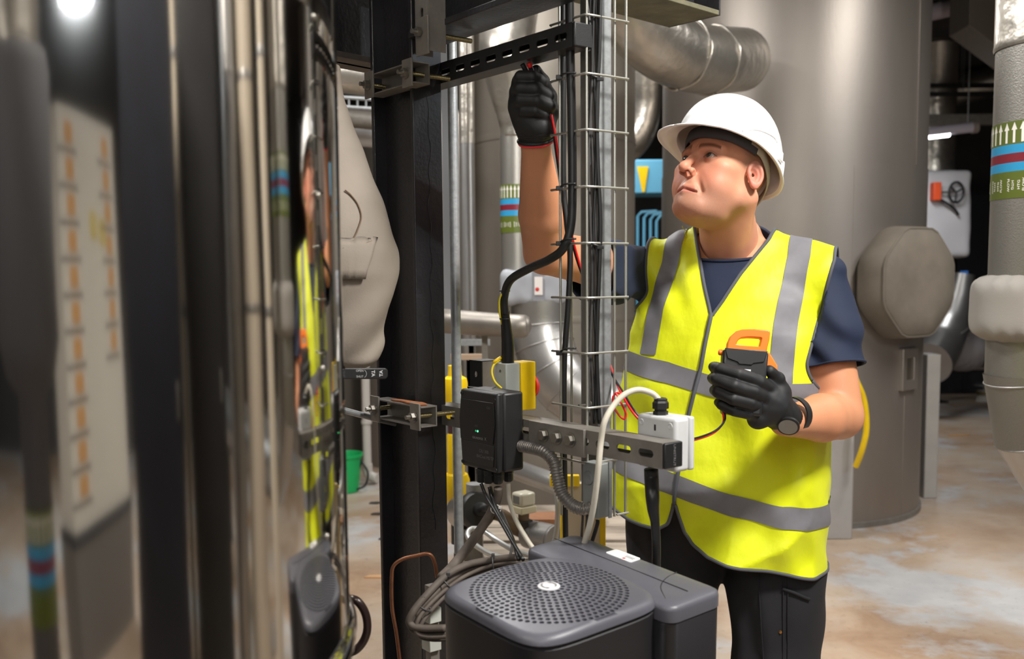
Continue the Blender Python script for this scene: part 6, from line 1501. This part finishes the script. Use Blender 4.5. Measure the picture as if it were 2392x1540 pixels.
# ================================================================== between column and worker: second vessel, pipes, elbow
V2 = np.array([P(1292, 600, 6.1)[0], 6.1]); R2 = 0.50
t = thing('slim_vessel', 'grey-beige cylindrical vessel seen behind the cable basket', 'vessel', (V2[0], V2[1], 0))
M_VES2 = mat('beige_grey_cladding', lin(128, 121, 111), 0.5, 0.4, var=0.15, vscale=3, stretch=(1, 1, 0.3))
MB().lathe([(R2, 0.0), (R2, 3.74)], (V2[0], V2[1], 0), n=72, caps=False).build('cladding', M_VES2, t, smooth=180)
for z in (1.15, 2.2): MB().lathe([(R2+0.003, z), (R2+0.005, z+0.02), (R2+0.003, z+0.04)], (V2[0], V2[1], 0), n=72, caps=False).build('strap', M_VES2, t, smooth=180)
for i, (px, Y, r, lb) in enumerate([(1086, 5.4, 0.026, 'left of two slim foil pipes behind the conduit pole'), (1098, 5.5, 0.030, 'right of two slim foil pipes behind the conduit pole')]):
    x_ = P(px, 500, Y)[0]; t = thing('slim_pipe', lb, 'pipe', (x_, Y, P(px, 740, Y)[2]))
    MB().cyl((x_, Y, P(px, 740, Y)[2]), (x_, Y, P(px, 335, Y)[2]), r, n=18).build('bright_cladding', M_ALU, t, smooth=60)
    MB().cyl((x_, Y, P(px, 335, Y)[2]), (x_, Y, 3.74), r*1.05, n=18).build('foil_wrap', M_FOIL, t, smooth=60)
    MB().cyl((x_, Y, 0.0), (x_, Y, P(px, 740, Y)[2]), r*0.8, n=18).build('bare_tube', M_DARKSTRUT, t, smooth=60)
x_ = P(1052, 500, 6.4)[0]; tag(MB().box((x_, 6.4, 1.5), (0.05, 0.02, 1.5)).build('ladder_rail', mat('pale_panel', lin(120, 122, 124), 0.6)), 'pale upright strip just right of the black column', 'panel')
YB2 = 4.55; xb = P(1203, 500, YB2)[0]
t = thing('marked_pipe', 'pipe with green and blue marker band beside the raised forearm', 'pipe', (xb, YB2, 1.2))
zf = lambda y: P(1203, y, YB2)[2]
MB().lathe([(0.066, zf(640)), (0.066, zf(318))], (xb, YB2, 0), n=40, caps=False).build('cladding', M_STUCCO, t, smooth=180)
MB().tube([P(1203, 322, YB2), P(1203, 296, YB2), P(1198, 262, YB2), P(1190, 200, YB2), P(1184, 120, YB2), P(1190, 30, YB2+0.1), P(1210, -60, YB2+0.2)], [0.068, 0.070, 0.076, 0.10, 0.125, 0.13, 0.13], n=28, smooth=6).build('foil_reducer', M_FOIL, t, smooth=180)
marker(t, (xb, YB2), 0.066, zf(545), zf(433), pitch=0.017)
yj = 4.5
def bj(p):
    c = P(1246, 671, yj); q = np.abs(p-c)-np.array([0.115, 0.09, 0.045]); return np.linalg.norm(np.maximum(q, 0), axis=1)+np.minimum(q.max(1), 0)-0.035+0.005*np.sin(p[:, 0]*60+2*wob(p, 75, 3))*np.clip(np.abs(p[:, 2]-c[2])/0.08, 0, 1)
c = P(1246, 671, yj); v, q = nets(bj, c-np.array([0.2, 0.18, 0.13]), c+np.array([0.2, 0.18, 0.13]), 0.009); v = relax(v, q, 1)
t = thing('flange_jacket', 'blue-grey flange cover with a red-marked tag above the big elbow', 'insulation jacket', c-UP*0.08)
smesh('jacket_body', v, q, mat('blue_grey_jacket', lin(150, 152, 158), 0.75), t)
MB().box(P(1258, 668, yj-0.128), (0.018, 0.002, 0.040)).build('tag', mat('white_tag', lin(215, 208, 204), 0.6), t); MB().lathe([(0.009, 0), (0.0001, 0.001)], P(1255, 676, yj-0.131), -YA, n=16).build('red_mark', M_RED, t)
MB().box(P(1258, 668, yj-0.124), (0.028, 0.003, 0.078)).build('strap', mat('grey_strap', lin(126, 126, 132), 0.8), t)
t = thing('large_elbow', 'large aluminium-clad pipe elbow behind the yellow isolator', 'pipe', P(1290, 960, 4.4))
el = [P(*q_) for q_ in [(1262, 700, 4.5), (1264, 760, 4.5), (1272, 810, 4.48), (1292, 862, 4.45), (1325, 905, 4.42), (1370, 930, 4.4), (1440, 940, 4.4), (1560, 945, 4.4)]]
MB().tube(el, 0.136, n=44, smooth=6).build('elbow_cladding', M_ALU, t, smooth=60)
for i in (1, 2, 3, 4):
    T_ = nrm(el[i+1]-el[i-1]); x, y, _ = frame(T_, (0, 1, 0)); MB().tube([el[i]+0.1375*(math.cos(a)*x+math.sin(a)*y) for a in np.linspace(0, 2*math.pi, 40)], 0.003, n=6).build('elbow_seam', M_ALU, t, smooth=180)
MB().lathe([(0.12, 0.0), (0.12, 0.02), (0.05, 0.03), (0.05, 0.62)], (P(1440, 940, 4.4)[0], 4.4, 0), n=20).build('pipe_stand', M_BLACKST, t, smooth=40)
tag(MB().tube([P(990, 752, 4.1), P(1030, 750, 4.05), P(1060, 752, 4.0), P(1140, 758, 3.95), P(1205, 762, 3.9), P(1226, 762, 3.9), P(1236, 762, 3.9), P(1242, 762, 3.9)], [0.05, 0.05, 0.05, 0.048, 0.047, 0.045, 0.034, 0.006], n=26, smooth=5).build('capped_pipe', mat('dull_pipe', lin(140, 134, 126), 0.45, 0.6, var=0.2, vscale=12), smooth=180), 'dull horizontal pipe with a rounded end behind the black cable', 'pipe')
tag(MB().box(P(1100, 800, 4.6), (0.09, 0.02, 0.014)).build('slotted_bracket', M_GALV), 'pale slotted bracket below the dull horizontal pipe', 'bracket')
tag(MB().box(P(1095, 834, 4.4), (0.08, 0.02, 0.012)).build('wooden_batten', mat('pale_wood', lin(164, 140, 118), 0.8)), 'pale wooden batten above the yellow valve set', 'batten')
# yellow valve set
YY = 3.3; xy = P(1064, 1000, YY)[0]; zy = lambda y: P(1064, y, YY)[2]
t = thing('yellow_valve_set', 'stacked yellow valve cylinders behind the conduit pole', 'valve', (xy, YY, zy(1170)))
MB().lathe([(0.001, zy(852)), (0.022, zy(854)), (0.024, zy(878)), (0.040, zy(884)), (0.043, zy(894)), (0.043, zy(912)), (0.040, zy(920)), (0.036, zy(950)), (0.032, zy(985))][::-1], (xy, YY, 0), n=28).build('upper_body', M_YELLOW, t, smooth=35)
MB().lathe([(0.026, zy(1014)), (0.026, zy(985))], (xy, YY, 0), n=28).build('dark_collar', mat('dark_red_collar', lin(70, 40, 44), 0.5), t, smooth=35)
MB().lathe([(0.030, zy(1106)), (0.030, zy(1016)), (0.026, zy(1012))], (xy, YY, 0), n=28).build('middle_body', M_YELLOW, t, smooth=35)
MB().lathe([(0.034, zy(1175)), (0.042, zy(1160)), (0.046, zy(1150)), (0.046, zy(1120)), (0.040, zy(1108)), (0.03, zy(1104))], (xy, YY, 0), n=28).build('lower_body', M_YELLOW, t, smooth=35)
MB().lathe([(0.02, 0.51), (0.02, zy(1172))], (xy, YY, 0), n=16).build('stem', M_STRUT_BLK, t, smooth=40)
# pump skid with boards
SZ = 0.50
t = thing('pump_skid', 'low steel skid with weathered boards under the small pump', 'skid', (0.0, 3.4, 0))
M_BOARD = mat('weathered_board', lin(178, 164, 148), 0.85, var=0.45, vscale=9, bump=0.2, bscale=40, stretch=(0.3, 2, 1))
for k in range(6):
    MB().box((0.14+0.01*math.sin(k*3), 2.88+0.19*k, SZ-0.012+0.004*math.sin(k*2.3)), (0.33, 0.085, 0.012)).build('board', M_BOARD, t, bevel=0.003)
for x_ in (-0.16, 0.44):
    MB().box((x_, 3.36, SZ-0.06), (0.03, 0.56, 0.035)).build('side_rail', M_BLACKST, t, bevel=0.003)
    for y_ in (2.86, 3.86): MB().box((x_, y_, (SZ-0.095)/2), (0.03, 0.03, (SZ-0.095)/2)).build('leg', M_BLACKST, t, bevel=0.003)
YQ = 3.12
t = thing('small_pump', 'small silver pump with a black motor face behind the hanging cables', 'pump', P(1120, 1240, YQ))
a, b = P(1078, 1196, YQ+0.10), P(1112, 1192, YQ-0.02)
MB().cyl(a, b, 0.055, n=28).build('motor_barrel', M_ALU, t, smooth=40)
ax_ = nrm(b-a); MB().lathe([(0.062, 0), (0.062, 0.018), (0.052, 0.030), (0.024, 0.034), (0.022, 0.05), (0.012, 0.055), (0.012, 0.11)], b, ax_, n=24).build('black_face', M_PLASTIC_BLK, t, smooth=40)
for k in range(4):
    x, y, _ = frame(ax_); a_ = 0.8+k*math.pi/2; MB().lathe([(0.006, 0), (0.006, 0.006), (0, 0.007)], b+0.05*(math.cos(a_)*x+math.sin(a_)*y)+ax_*0.018, ax_, n=8).build('bolt', M_BOLT, t, smooth=40)
MB().cyl(P(1110, 1160, YQ), P(1110, 1130, YQ), 0.03, n=18).build('top_port', M_GALV, t, smooth=40)
MB().box((P(1098, 1245, YQ)[0], YQ+0.04, (SZ+P(1098, 1236, YQ)[2])/2), (0.04, 0.05, (P(1098, 1236, YQ)[2]-SZ)/2)).build('foot', M_DARKSTRUT, t, bevel=0.004)
MB().tube([P(1150, 1200, YQ), P(1172, 1205, YQ), P(1195, 1225, YQ), P(1222, 1240, YQ), P(1240, 1250, YQ)], [0.02, 0.022, 0.028, 0.026, 0.03], n=14, smooth=5).build('pipe_tee', mat('dirty_bronze', lin(124, 104, 84), 0.5, 0.5, var=0.4, vscale=30), t, smooth=180)
MB().cyl(P(1236, 1248, YQ), P(1300, 1262, YQ-0.1), 0.046, n=26).build('silver_barrel', M_ALU, t, smooth=40)
for k in (0.35, 0.9):
    pA_, pB_ = P(1236, 1248, YQ), P(1300, 1262, YQ-0.1); pc = pA_+(pB_-pA_)*k; MB().cyl(pc, pc+nrm(pB_-pA_)*0.004, 0.0468, n=26).build('barrel_ring', M_DARKSTRUT, t, smooth=40)
t = thing('sensor_head', 'cream sensor box with clear windows above the silver barrel', 'sensor', P(1224, 1235, YQ))
c = P(1223, 1172, YQ-0.02)
MB().box(c+UP*0.010, (0.030, 0.026, 0.022), (D2, -D1, UP)).build('clear_cover', mat('cloudy_clear_plastic', lin(196, 190, 172), 0.25, alpha=1.0), t, bevel=0.008)
MB().box(c-UP*0.024, (0.032, 0.028, 0.012), (D2, -D1, UP)).build('base', mat('cream_plastic', lin(200, 190, 160), 0.5), t, bevel=0.004)
for s_ in (-1, 1): MB().box(c+UP*0.010-(D2 if s_ < 0 else -D1*-1)*0.0+(-D2*0.0301 if s_ < 0 else -D1*0.0*1), (0.0008, 0.016, 0.012), (D2, -D1, UP)).build('window', mat('window_grey', lin(120, 118, 112), 0.2), t)
MB().cyl(c-UP*0.036, c-UP*0.085, 0.018, n=14).build('threaded_neck', mat('dirty_bronze', lin(124, 104, 84)), t, smooth=40)
MB().lathe([(0.028, -0.06), (0.030, -0.066), (0.028, -0.078)], c, UP, n=6).build('hex_nut', M_STRUT_BLK, t, smooth=25)
hose = [(1290, 1300, 2.95), (1220, 1312, 2.92), (1150, 1296, 2.92), (1108, 1272, 2.94), (1092, 1250, 2.97), (1102, 1236, 3.0), (1128, 1240, 3.0), (1160, 1262, 2.96), (1200, 1285, 2.93), (1250, 1300, 2.92), (1285, 1288, 2.92), (1300, 1240, 2.92), (1303, 1180, 2.92), (1296, 1120, 2.95)]
tag(MB().tube([P(*q_) for q_ in hose], 0.0085, n=10, smooth=8).build('silver_hose', mat('silver_hose', lin(178, 178, 176), 0.35, 0.6), smooth=180), 'looped silver hose lying in front of the small pump', 'hose')
tag(MB().tube([P(1180, 1088, 4.0), P(1240, 1110, 3.8), P(1330, 1142, 3.6), P(1440, 1175, 3.5)], 0.040, n=20).build('foil_pipe', M_ALU, smooth=60), 'shiny pipe sloping behind the corrugated conduit', 'pipe')
tag(MB().box(P(1290, 1212, 3.5), (0.10, 0.06, 0.012)).build('brown_board', mat('rust_brown_board', lin(150, 104, 74), 0.85, var=0.3, vscale=10)), 'rust-brown board lying behind the silver barrel', 'board')
t = thing('barrier_board', 'beige board with yellow edges standing behind the end box', 'board', (P(1355, 1290, 2.75)[0], 2.75, 0))
bz0, bz1 = 0.02, P(1355, 1128, 2.75)[2]
def bx_(pa, pb, z0, z1, nm, m_, d=0.0): 
    xa_, xb_ = P(pa, 1200, 2.75)[0], P(pb, 1200, 2.75)[0]; MB().box(((xa_+xb_)/2, 2.75-d, (z0+z1)/2), ((xb_-xa_)/2, 0.012, (z1-z0)/2)).build(nm, m_, t, bevel=0.002)
bx_(1322, 1400, bz0, bz1, 'panel', mat('beige_board', lin(196, 180, 158), 0.7)); bx_(1309, 1322, bz0, bz1, 'yellow_edge', M_YELLOW); bx_(1400, 1414, bz0, bz1, 'yellow_edge', M_YELLOW); bx_(1284, 1352, P(1300, 1131, 2.75)[2], P(1300, 1106, 2.75)[2], 'top_rail', M_YELLOW, 0.026)
# blue machine in the gap between the two vessels
t = thing('blue_machine', 'light blue machine with a yellow warning flag in the gap between the vessels', 'machine', (P(1510, 560, 8.5)[0], 8.5, 0))
bl = mat('light_blue_paint', lin(98, 168, 202), 0.5); xm = P(1510, 420, 8.5)[0]
MB().box((xm, 8.5, P(1510, 418, 8.5)[2]), (0.28, 0.2, 0.14)).build('cabinet', bl, t, bevel=0.01)
MB().prism([(-0.045, 0.09), (0.05, 0.09), (0.02, -0.12), (0.0, -0.12)], (P(1500, 415, 8.3)[0], 8.285, P(1510, 415, 8.3)[2]), XA, UP, YA, 0.01).build('warning_flag', M_YELLOW, t)
for i, px in enumerate((1490, 1505, 1520, 1534)):
    x_ = P(px, 520, 8.4)[0]; MB().tube([(x_, 8.4, 0.0), (x_, 8.4, P(px, 505+4*i, 8.4)[2]), (x_+0.03, 8.4, P(px, 496+3*i, 8.4)[2]), (x_+0.16, 8.4, P(px, 494+3*i, 8.4)[2])], 0.014, n=10).build('pipe_leg', bl, t, smooth=60)
MB().box((xm, 8.7, 0.75), (0.27, 0.15, 0.75)).build('stand', M_BLACKST, t)
# foil elbow from above into the big vessel, dark foil bend behind it
t = thing('foil_elbow', 'big crinkled foil-wrapped elbow joining the vessel above the hard hat', 'pipe', P(1600, 200, 4.6))
fe = [P(*q_) for q_ in [(1440, -40, 4.35), (1480, 40, 4.4), (1530, 92, 4.5), (1590, 126, 4.65), (1655, 140, 4.85), (1730, 140, 5.2)]]
MB().tube(fe, [0.145, 0.150, 0.155, 0.158, 0.160, 0.160], n=36, smooth=7).build('foil_wrap', M_FOIL, t, smooth=180)
for i in (3, 4):
    T_ = nrm(fe[i+1]-fe[i-1]); x, y, _ = frame(T_, (0, 1, 0)); MB().tube([fe[i]+(0.161+0.003*math.sin(a*7))*(math.cos(a)*x+math.sin(a)*y) for a in np.linspace(0, 2*math.pi, 60)], 0.007, n=8).build('tape_seam', M_FOIL, t, smooth=180)
mb = MB(); 
t2 = thing('foil_bend', 'dark foil pipe bend in the gap between the two vessels', 'pipe', P(1500, 340, 7.2))
MB().tube([np.array([P(1515, 60, 7.2)[0], 7.2, 3.74]), P(1514, 180, 7.2), P(1512, 250, 7.2), P(1500, 305, 7.15), P(1470, 345, 7.1), P(1430, 360, 7.1)], 0.10, n=24, smooth=6).build('foil_wrap', M_FOIL, t2, smooth=180)

# ================================================================== left gap between tank and column
p = PZ(826, 1148)
t = thing('bucket', 'green plastic bucket on the floor behind the polished tank', 'bucket', p)
M_GREEN = mat('green_plastic', lin(20, 168, 92), 0.4)
MB().lathe([(0.001, 0.004), (0.095, 0.004), (0.118, 0.235), (0.126, 0.238), (0.126, 0.256), (0.118, 0.256), (0.113, 0.245), (0.090, 0.012), (0.001, 0.012)], p-XA*0.06, n=36).build('pail', M_GREEN, t, smooth=40)
MB().tube([p-XA*0.06+np.array([0.12*math.cos(a)+0.0, -0.13*abs(math.sin(a)) if False else -0.02, 0.22-0.12*math.sin(a)]) for a in np.linspace(0, math.pi, 20)], 0.005, n=8).build('bail_handle', M_PLASTIC_BLK, t, smooth=180)
MB().tube([p+np.array([0.06, -0.01, 0.20]), p+np.array([0.10, -0.02, 0.13]), p+np.array([0.085, -0.03, 0.05]), p+np.array([0.03, -0.04, 0.02])], 0.007, n=8, smooth=6).build('handle_grip', M_PLASTIC_BLK, t, smooth=180)
p = PZ(866, 1130); M_WPIPE = mat('white_pvc', lin(196, 190, 184), 0.5)
t = thing('drain_pipe', 'white drain pipe coming down to an elbow on the floor', 'pipe', p)
MB().cyl((p[0]-0.02, p[1], 0.10), (p[0]-0.02, p[1], 1.25), 0.028, n=18).build('tube', M_WPIPE, t, smooth=60)
MB().tube([p+np.array([-0.02, 0, 0.14]), p+np.array([-0.015, 0, 0.07]), p+np.array([0.02, -0.01, 0.045]), p+np.array([0.05, -0.02, 0.04])], 0.034, n=16, smooth=5).build('elbow', M_WPIPE, t, smooth=60)
MB().cyl((p[0]-0.02, p[1], P(860, 990, p[1])[2]), (p[0]-0.02, p[1], P(860, 982, p[1])[2]), 0.036, n=18).build('collar', M_WPIPE, t, smooth=60)
tag(MB().tube([P(770, 950, 2.0), P(830, 966, 2.03), P(880, 979, 2.07), P(926, 990, 2.10)], 0.0065, n=12).build('grey_pipe', M_GALV, smooth=60), 'thin grey pipe crossing behind the lower clamp bracket', 'pipe')
for i, (px, py) in enumerate([(862, 1178), (884, 1262), (866, 1204), (850, 1352)]):
    p = PZ(px, py); k = 1.0 if i < 3 else 2.6
    tag(MB().prism([(0, 0), (0.05*k, -0.01), (0.08*k, 0.02), (0.05*k, 0.04), (0.01*k, 0.03)], p, XA, YA, UP, 0.008).build('floor_debris', mat('dark_debris', lin(60, 56, 54), 0.9) if i < 3 else mat('tan_scrap', lin(190, 150, 110), 0.9)), ('black crumb on the floor beyond the bucket', 'dark fleck on the floor beside the column', 'small dark chip on the floor below the bucket', 'flat tan piece of card on the floor by the column')[i], 'debris')
# ducts and trays high up in the left gap
tag(MB().tube([P(700, 300, 5.6), P(860, 318, 5.5), P(1000, 330, 5.4)], 0.06, n=18).build('white_duct', mat('white_duct', lin(190, 188, 188), 0.5), smooth=60), 'white pipe crossing the gap left of the column', 'pipe')
tag(MB().tube([P(700, 150, 5.2), P(800, 172, 5.2), P(900, 185, 5.2)], 0.10, n=20).build('foil_duct', M_FOIL, smooth=60), 'foil duct high in the gap left of the column', 'duct')
tag(MB().tube([P(700, 262, 5.3), P(860, 280, 5.3), P(1000, 296, 5.3)], 0.05, n=18).build('grey_duct', M_DARKSTRUT, smooth=60), 'dark grey pipe between the foil duct and the white pipe', 'pipe')
t = thing('cable_ladder', 'pale cable ladder under the foil duct, left of the column', 'cable tray', P(840, 240, 5.2))
for dy in (0, 22): MB().tube([P(720, 222+dy, 5.02), P(980, 240+dy, 5.02)], 0.010, n=8).build('side_rail', M_GALV, t, smooth=60)
for k in range(12): MB().tube([P(735+k*20, 222+1.4*k, 5.02), P(735+k*20, 245+1.4*k, 5.02)], 0.006, n=6).build('rung', M_GALV, t, smooth=60)
for i, (x_, y_, m_) in enumerate(((-0.75, 7.6, M_VESSEL), (-1.55, 8.2, M_VES2))):
    tag(MB().lathe([(0.42, 0.0), (0.42, 2.6), (0.40, 2.64), (0.25, 2.75), (0.001, 2.8)], (x_, y_, 0), n=48).build('storage_vessel', m_, smooth=40), ('grey storage vessel in the background behind the black column', 'beige storage vessel furthest left in the background')[i], 'vessel')

def hangers(o, pts, r=0.004):
    for p in pts:
        p = np.asarray(p, float); MB().cyl(p, (p[0], p[1], ZC), r, n=8).build('hanger_rod', M_GALV, o, smooth=60, org=ORG[o.name])

for o in list(COL.objects):
    if o.parent is None and o.type == 'MESH' and o.name.split('.')[0] in ('white_duct', 'grey_duct', 'foil_duct', 'cable_tray', 'capped_pipe', 'slotted_bracket', 'wooden_batten'):
        me = o.data; V = np.array([v.co[:] for v in me.vertices])+ORG[o.name]
        if o.name.startswith(('capped', 'slotted', 'wooden')):
            for k in (0.15, 0.6):
                xk = V[:, 0].min()+k*(V[:, 0].max()-V[:, 0].min()); i = np.argsort(np.abs(V[:, 0]-xk))[:10]; c3 = V[i].mean(0)
                MB().box((c3[0], c3[1]+0.03, c3[2]/2), (0.012, 0.012, c3[2]/2)).build('stand_leg', M_DARKSTRUT, o, org=ORG[o.name])
        else:
            for k in (0.12, 0.88):
                xk = V[:, 0].min()+k*(V[:, 0].max()-V[:, 0].min()); i = np.argsort(np.abs(V[:, 0]-xk))[:10]; hangers(o, [V[i].mean(0)])
o = bpy.data.objects['cable_ladder']; hangers(o, [P(735, 222, 5.02), P(955, 238, 5.02)])
o = bpy.data.objects['silver_elbow']; c3 = P(2178, 838, YE-0.3); MB().cyl((c3[0], c3[1], 0), c3, 0.05, n=14).build('pipe_leg', M_BLACKST, o, smooth=60)
for o in COL.objects:
    if o.parent is None and o.get('category') == 'debris': o['kind'] = 'thing'
# ================================================================== the side of the room the polished tank mirrors
def at_r(px, dist): q = TRf(px, 770, dist); return np.array([q[0], q[1], 0])
p0, p1 = at_r(158, 3.0), at_r(278, 3.6); e = nrm(p1-p0); nrm_ = np.cross(e, UP); Wd_ = np.linalg.norm(p1-p0)
if nrm_[0] > 0: nrm_ = -nrm_
t = thing('distribution_board', 'tall white distribution board with orange labels, mirrored in the tank', 'cabinet', (p0+p1)/2)
M_PANEL = mat('white_panel', lin(232, 228, 218), 0.5); M_OLAB = mat('orange_label', lin(226, 164, 84), 0.6); M_DLINE = mat('dark_trim', lin(40, 44, 54), 0.6)
MB().box((p0+p1)/2+UP*1.27-nrm_*0.10, (Wd_/2, 0.10, 0.75), (e, nrm_, UP)).build('cabinet', M_PANEL, t, bevel=0.004)
MB().box((p0+p1)/2+UP*0.26-nrm_*0.10, (Wd_/2+0.02, 0.11, 0.26), (e, nrm_, UP)).build('plinth', mat('grey_plinth', lin(120, 116, 112), 0.6), t)
MB().box((p0+p1)/2+UP*0.50-nrm_*0.096, (Wd_/2+0.022, 0.112, 0.022), (e, nrm_, UP)).build('dark_skirt', M_DLINE, t)
for r in range(11):
    for k, s_ in ((0, 0.16), (1, 0.80)):
        if k == 1 and r > 6: continue
        o = p0+e*Wd_*s_+UP*(1.93-0.125*r-0.0*k)+nrm_*0.002
        MB().box(o, (0.05, 0.002, 0.036), (e, nrm_, UP)).build('warning_label', M_OLAB, t)
        MB().box(o-UP*0.062-e*0.02, (0.12, 0.003, 0.006), (e, nrm_, UP)).build('trim_line', M_DLINE, t)
for k, (s_, z) in enumerate(((0.5, 1.62), (0.66, 1.60))): MB().box(p0+e*Wd_*s_+UP*z+nrm_*0.002, (0.05, 0.002, 0.05), (e, nrm_, UP)).build('paper_notice', mat('yellow_notice', lin(226, 206, 120), 0.7), t)
# dark cabinets and pipes between it and the heating pipe
def slab(name, label, cat, pxa, pxb, dist, h, m_, depth=0.12):
    a, b = at_r(pxa, dist), at_r(pxb, dist); e = nrm(b-a); n_ = np.cross(e, UP); n_ = -n_ if n_[0] > 0 else n_
    t = thing(name, label, cat, (a+b)/2); L = np.linalg.norm(b-a)
    MB().box((a+b)/2+UP*h/2-n_*depth, (L/2, depth, h/2), (e, n_, UP)).build('carcass', m_, t, bevel=0.006)
    MB().box((a+b)/2+UP*h/2+n_*0.004, (L/2-0.02, 0.004, h/2-0.05), (e, n_, UP)).build('door', m_, t, bevel=0.003)
    MB().box((a+b)/2+UP*1.1+e*(L/2-0.05)+n_*0.014, (0.008, 0.008, 0.05), (e, n_, UP)).build('handle', M_DARKSTRUT, t, bevel=0.002)
    return t
slab('control_cabinet', 'dark navy control cabinet to the right of the camera, mirrored in the tank', 'cabinet', 296, 424, 1.95, 2.25, mat('navy_cabinet', lin(24, 28, 40), 0.5, var=0.3, vscale=6))
slab('control_cabinet', 'black control cabinet nearer the heating pipe, mirrored in the tank', 'cabinet', 440, 524, 2.25, 2.3, mat('black_cabinet', lin(30, 30, 32), 0.5, var=0.3, vscale=6))
def vpipe(label, px, dist, r, m_, z0=0.0, z1=3.74, name='service_pipe'):
    p = at_r(px, dist); t = thing(name, label, 'pipe', (p[0], p[1], z0))
    MB().lathe([(r, z0), (r, z1)], (p[0], p[1], 0), n=28, caps=False).build('cladding', m_, t, smooth=180)
    for z in (1.3, 2.1): MB().lathe([(r+0.004, z), (r+0.006, z+0.015), (r+0.004, z+0.03)], (p[0], p[1], 0), n=28, caps=False).build('strap', M_ALU, t, smooth=180)
    return t, p
M_BEIGE = mat('beige_pipe', lin(196, 184, 166), 0.5)
vpipe('pale upright pipe between the two dark cabinets, mirrored in the tank', 432, 2.5, 0.03, M_BEIGE)
vpipe('beige upright pipe right of the black cabinet, mirrored in the tank', 552, 2.75, 0.11, M_ALU)
vpipe('middle one of three beige upright pipes mirrored in the tank', 592, 2.8, 0.12, M_BEIGE)
vpipe('beige upright pipe next to the heating pipe, mirrored in the tank', 630, 2.35, 0.055, M_BEIGE)
pj = at_r(72, 1.55)
t = thing('jacketed_riser', 'grey jacketed riser with a marker band right beside the camera', 'pipe', (pj[0], pj[1], 0))
MB().lathe([(0.075, 0.0), (0.075, 1.18), (0.13, 1.22), (0.165, 1.3), (0.165, 1.84), (0.15, 1.88)], (pj[0], pj[1], 0), n=40, caps=False).build('jacket', mat('dark_grey_jacket', lin(84, 84, 88), 0.7), t, smooth=60)
MB().lathe([(0.12, 1.86), (0.12, 3.74)], (pj[0], pj[1], 0), n=32, caps=False).build('foil_wrap', M_FOIL, t, smooth=180)
marker(t, pj, 0.078, 0.70, 0.95, text=False)
t = thing('strip_light', 'strip light high on the right, mirrored at the top of the tank', 'light', at_r(212, 4.6)+UP*2.85)
c = at_r(212, 4.6); MB().box(c+UP*2.93, (0.03, 0.16, 0.02)).build('fitting_body', M_FIT, t, bevel=0.004); MB().cyl(c+UP*2.90-YA*0.10-XA*0.12, c+UP*2.90+YA*0.10+XA*0.12, 0.010, n=12).build('lamp_tube', mat('cool_tube', (1, 1, 1), 0.4, emit=(0.85, 0.93, 1.0), estr=12), t, smooth=60)
for s_ in (-1, 1): MB().cyl(c+UP*2.96+YA*0.1*s_, c+UP*ZC+YA*0.1*s_, 0.004, n=8).build('hanger_rod', M_GALV, t)
area_light('strip_glow', tuple(c+UP*2.84), tuple(c), 0.1, 0.4, 110, (0.85, 0.93, 1.0))
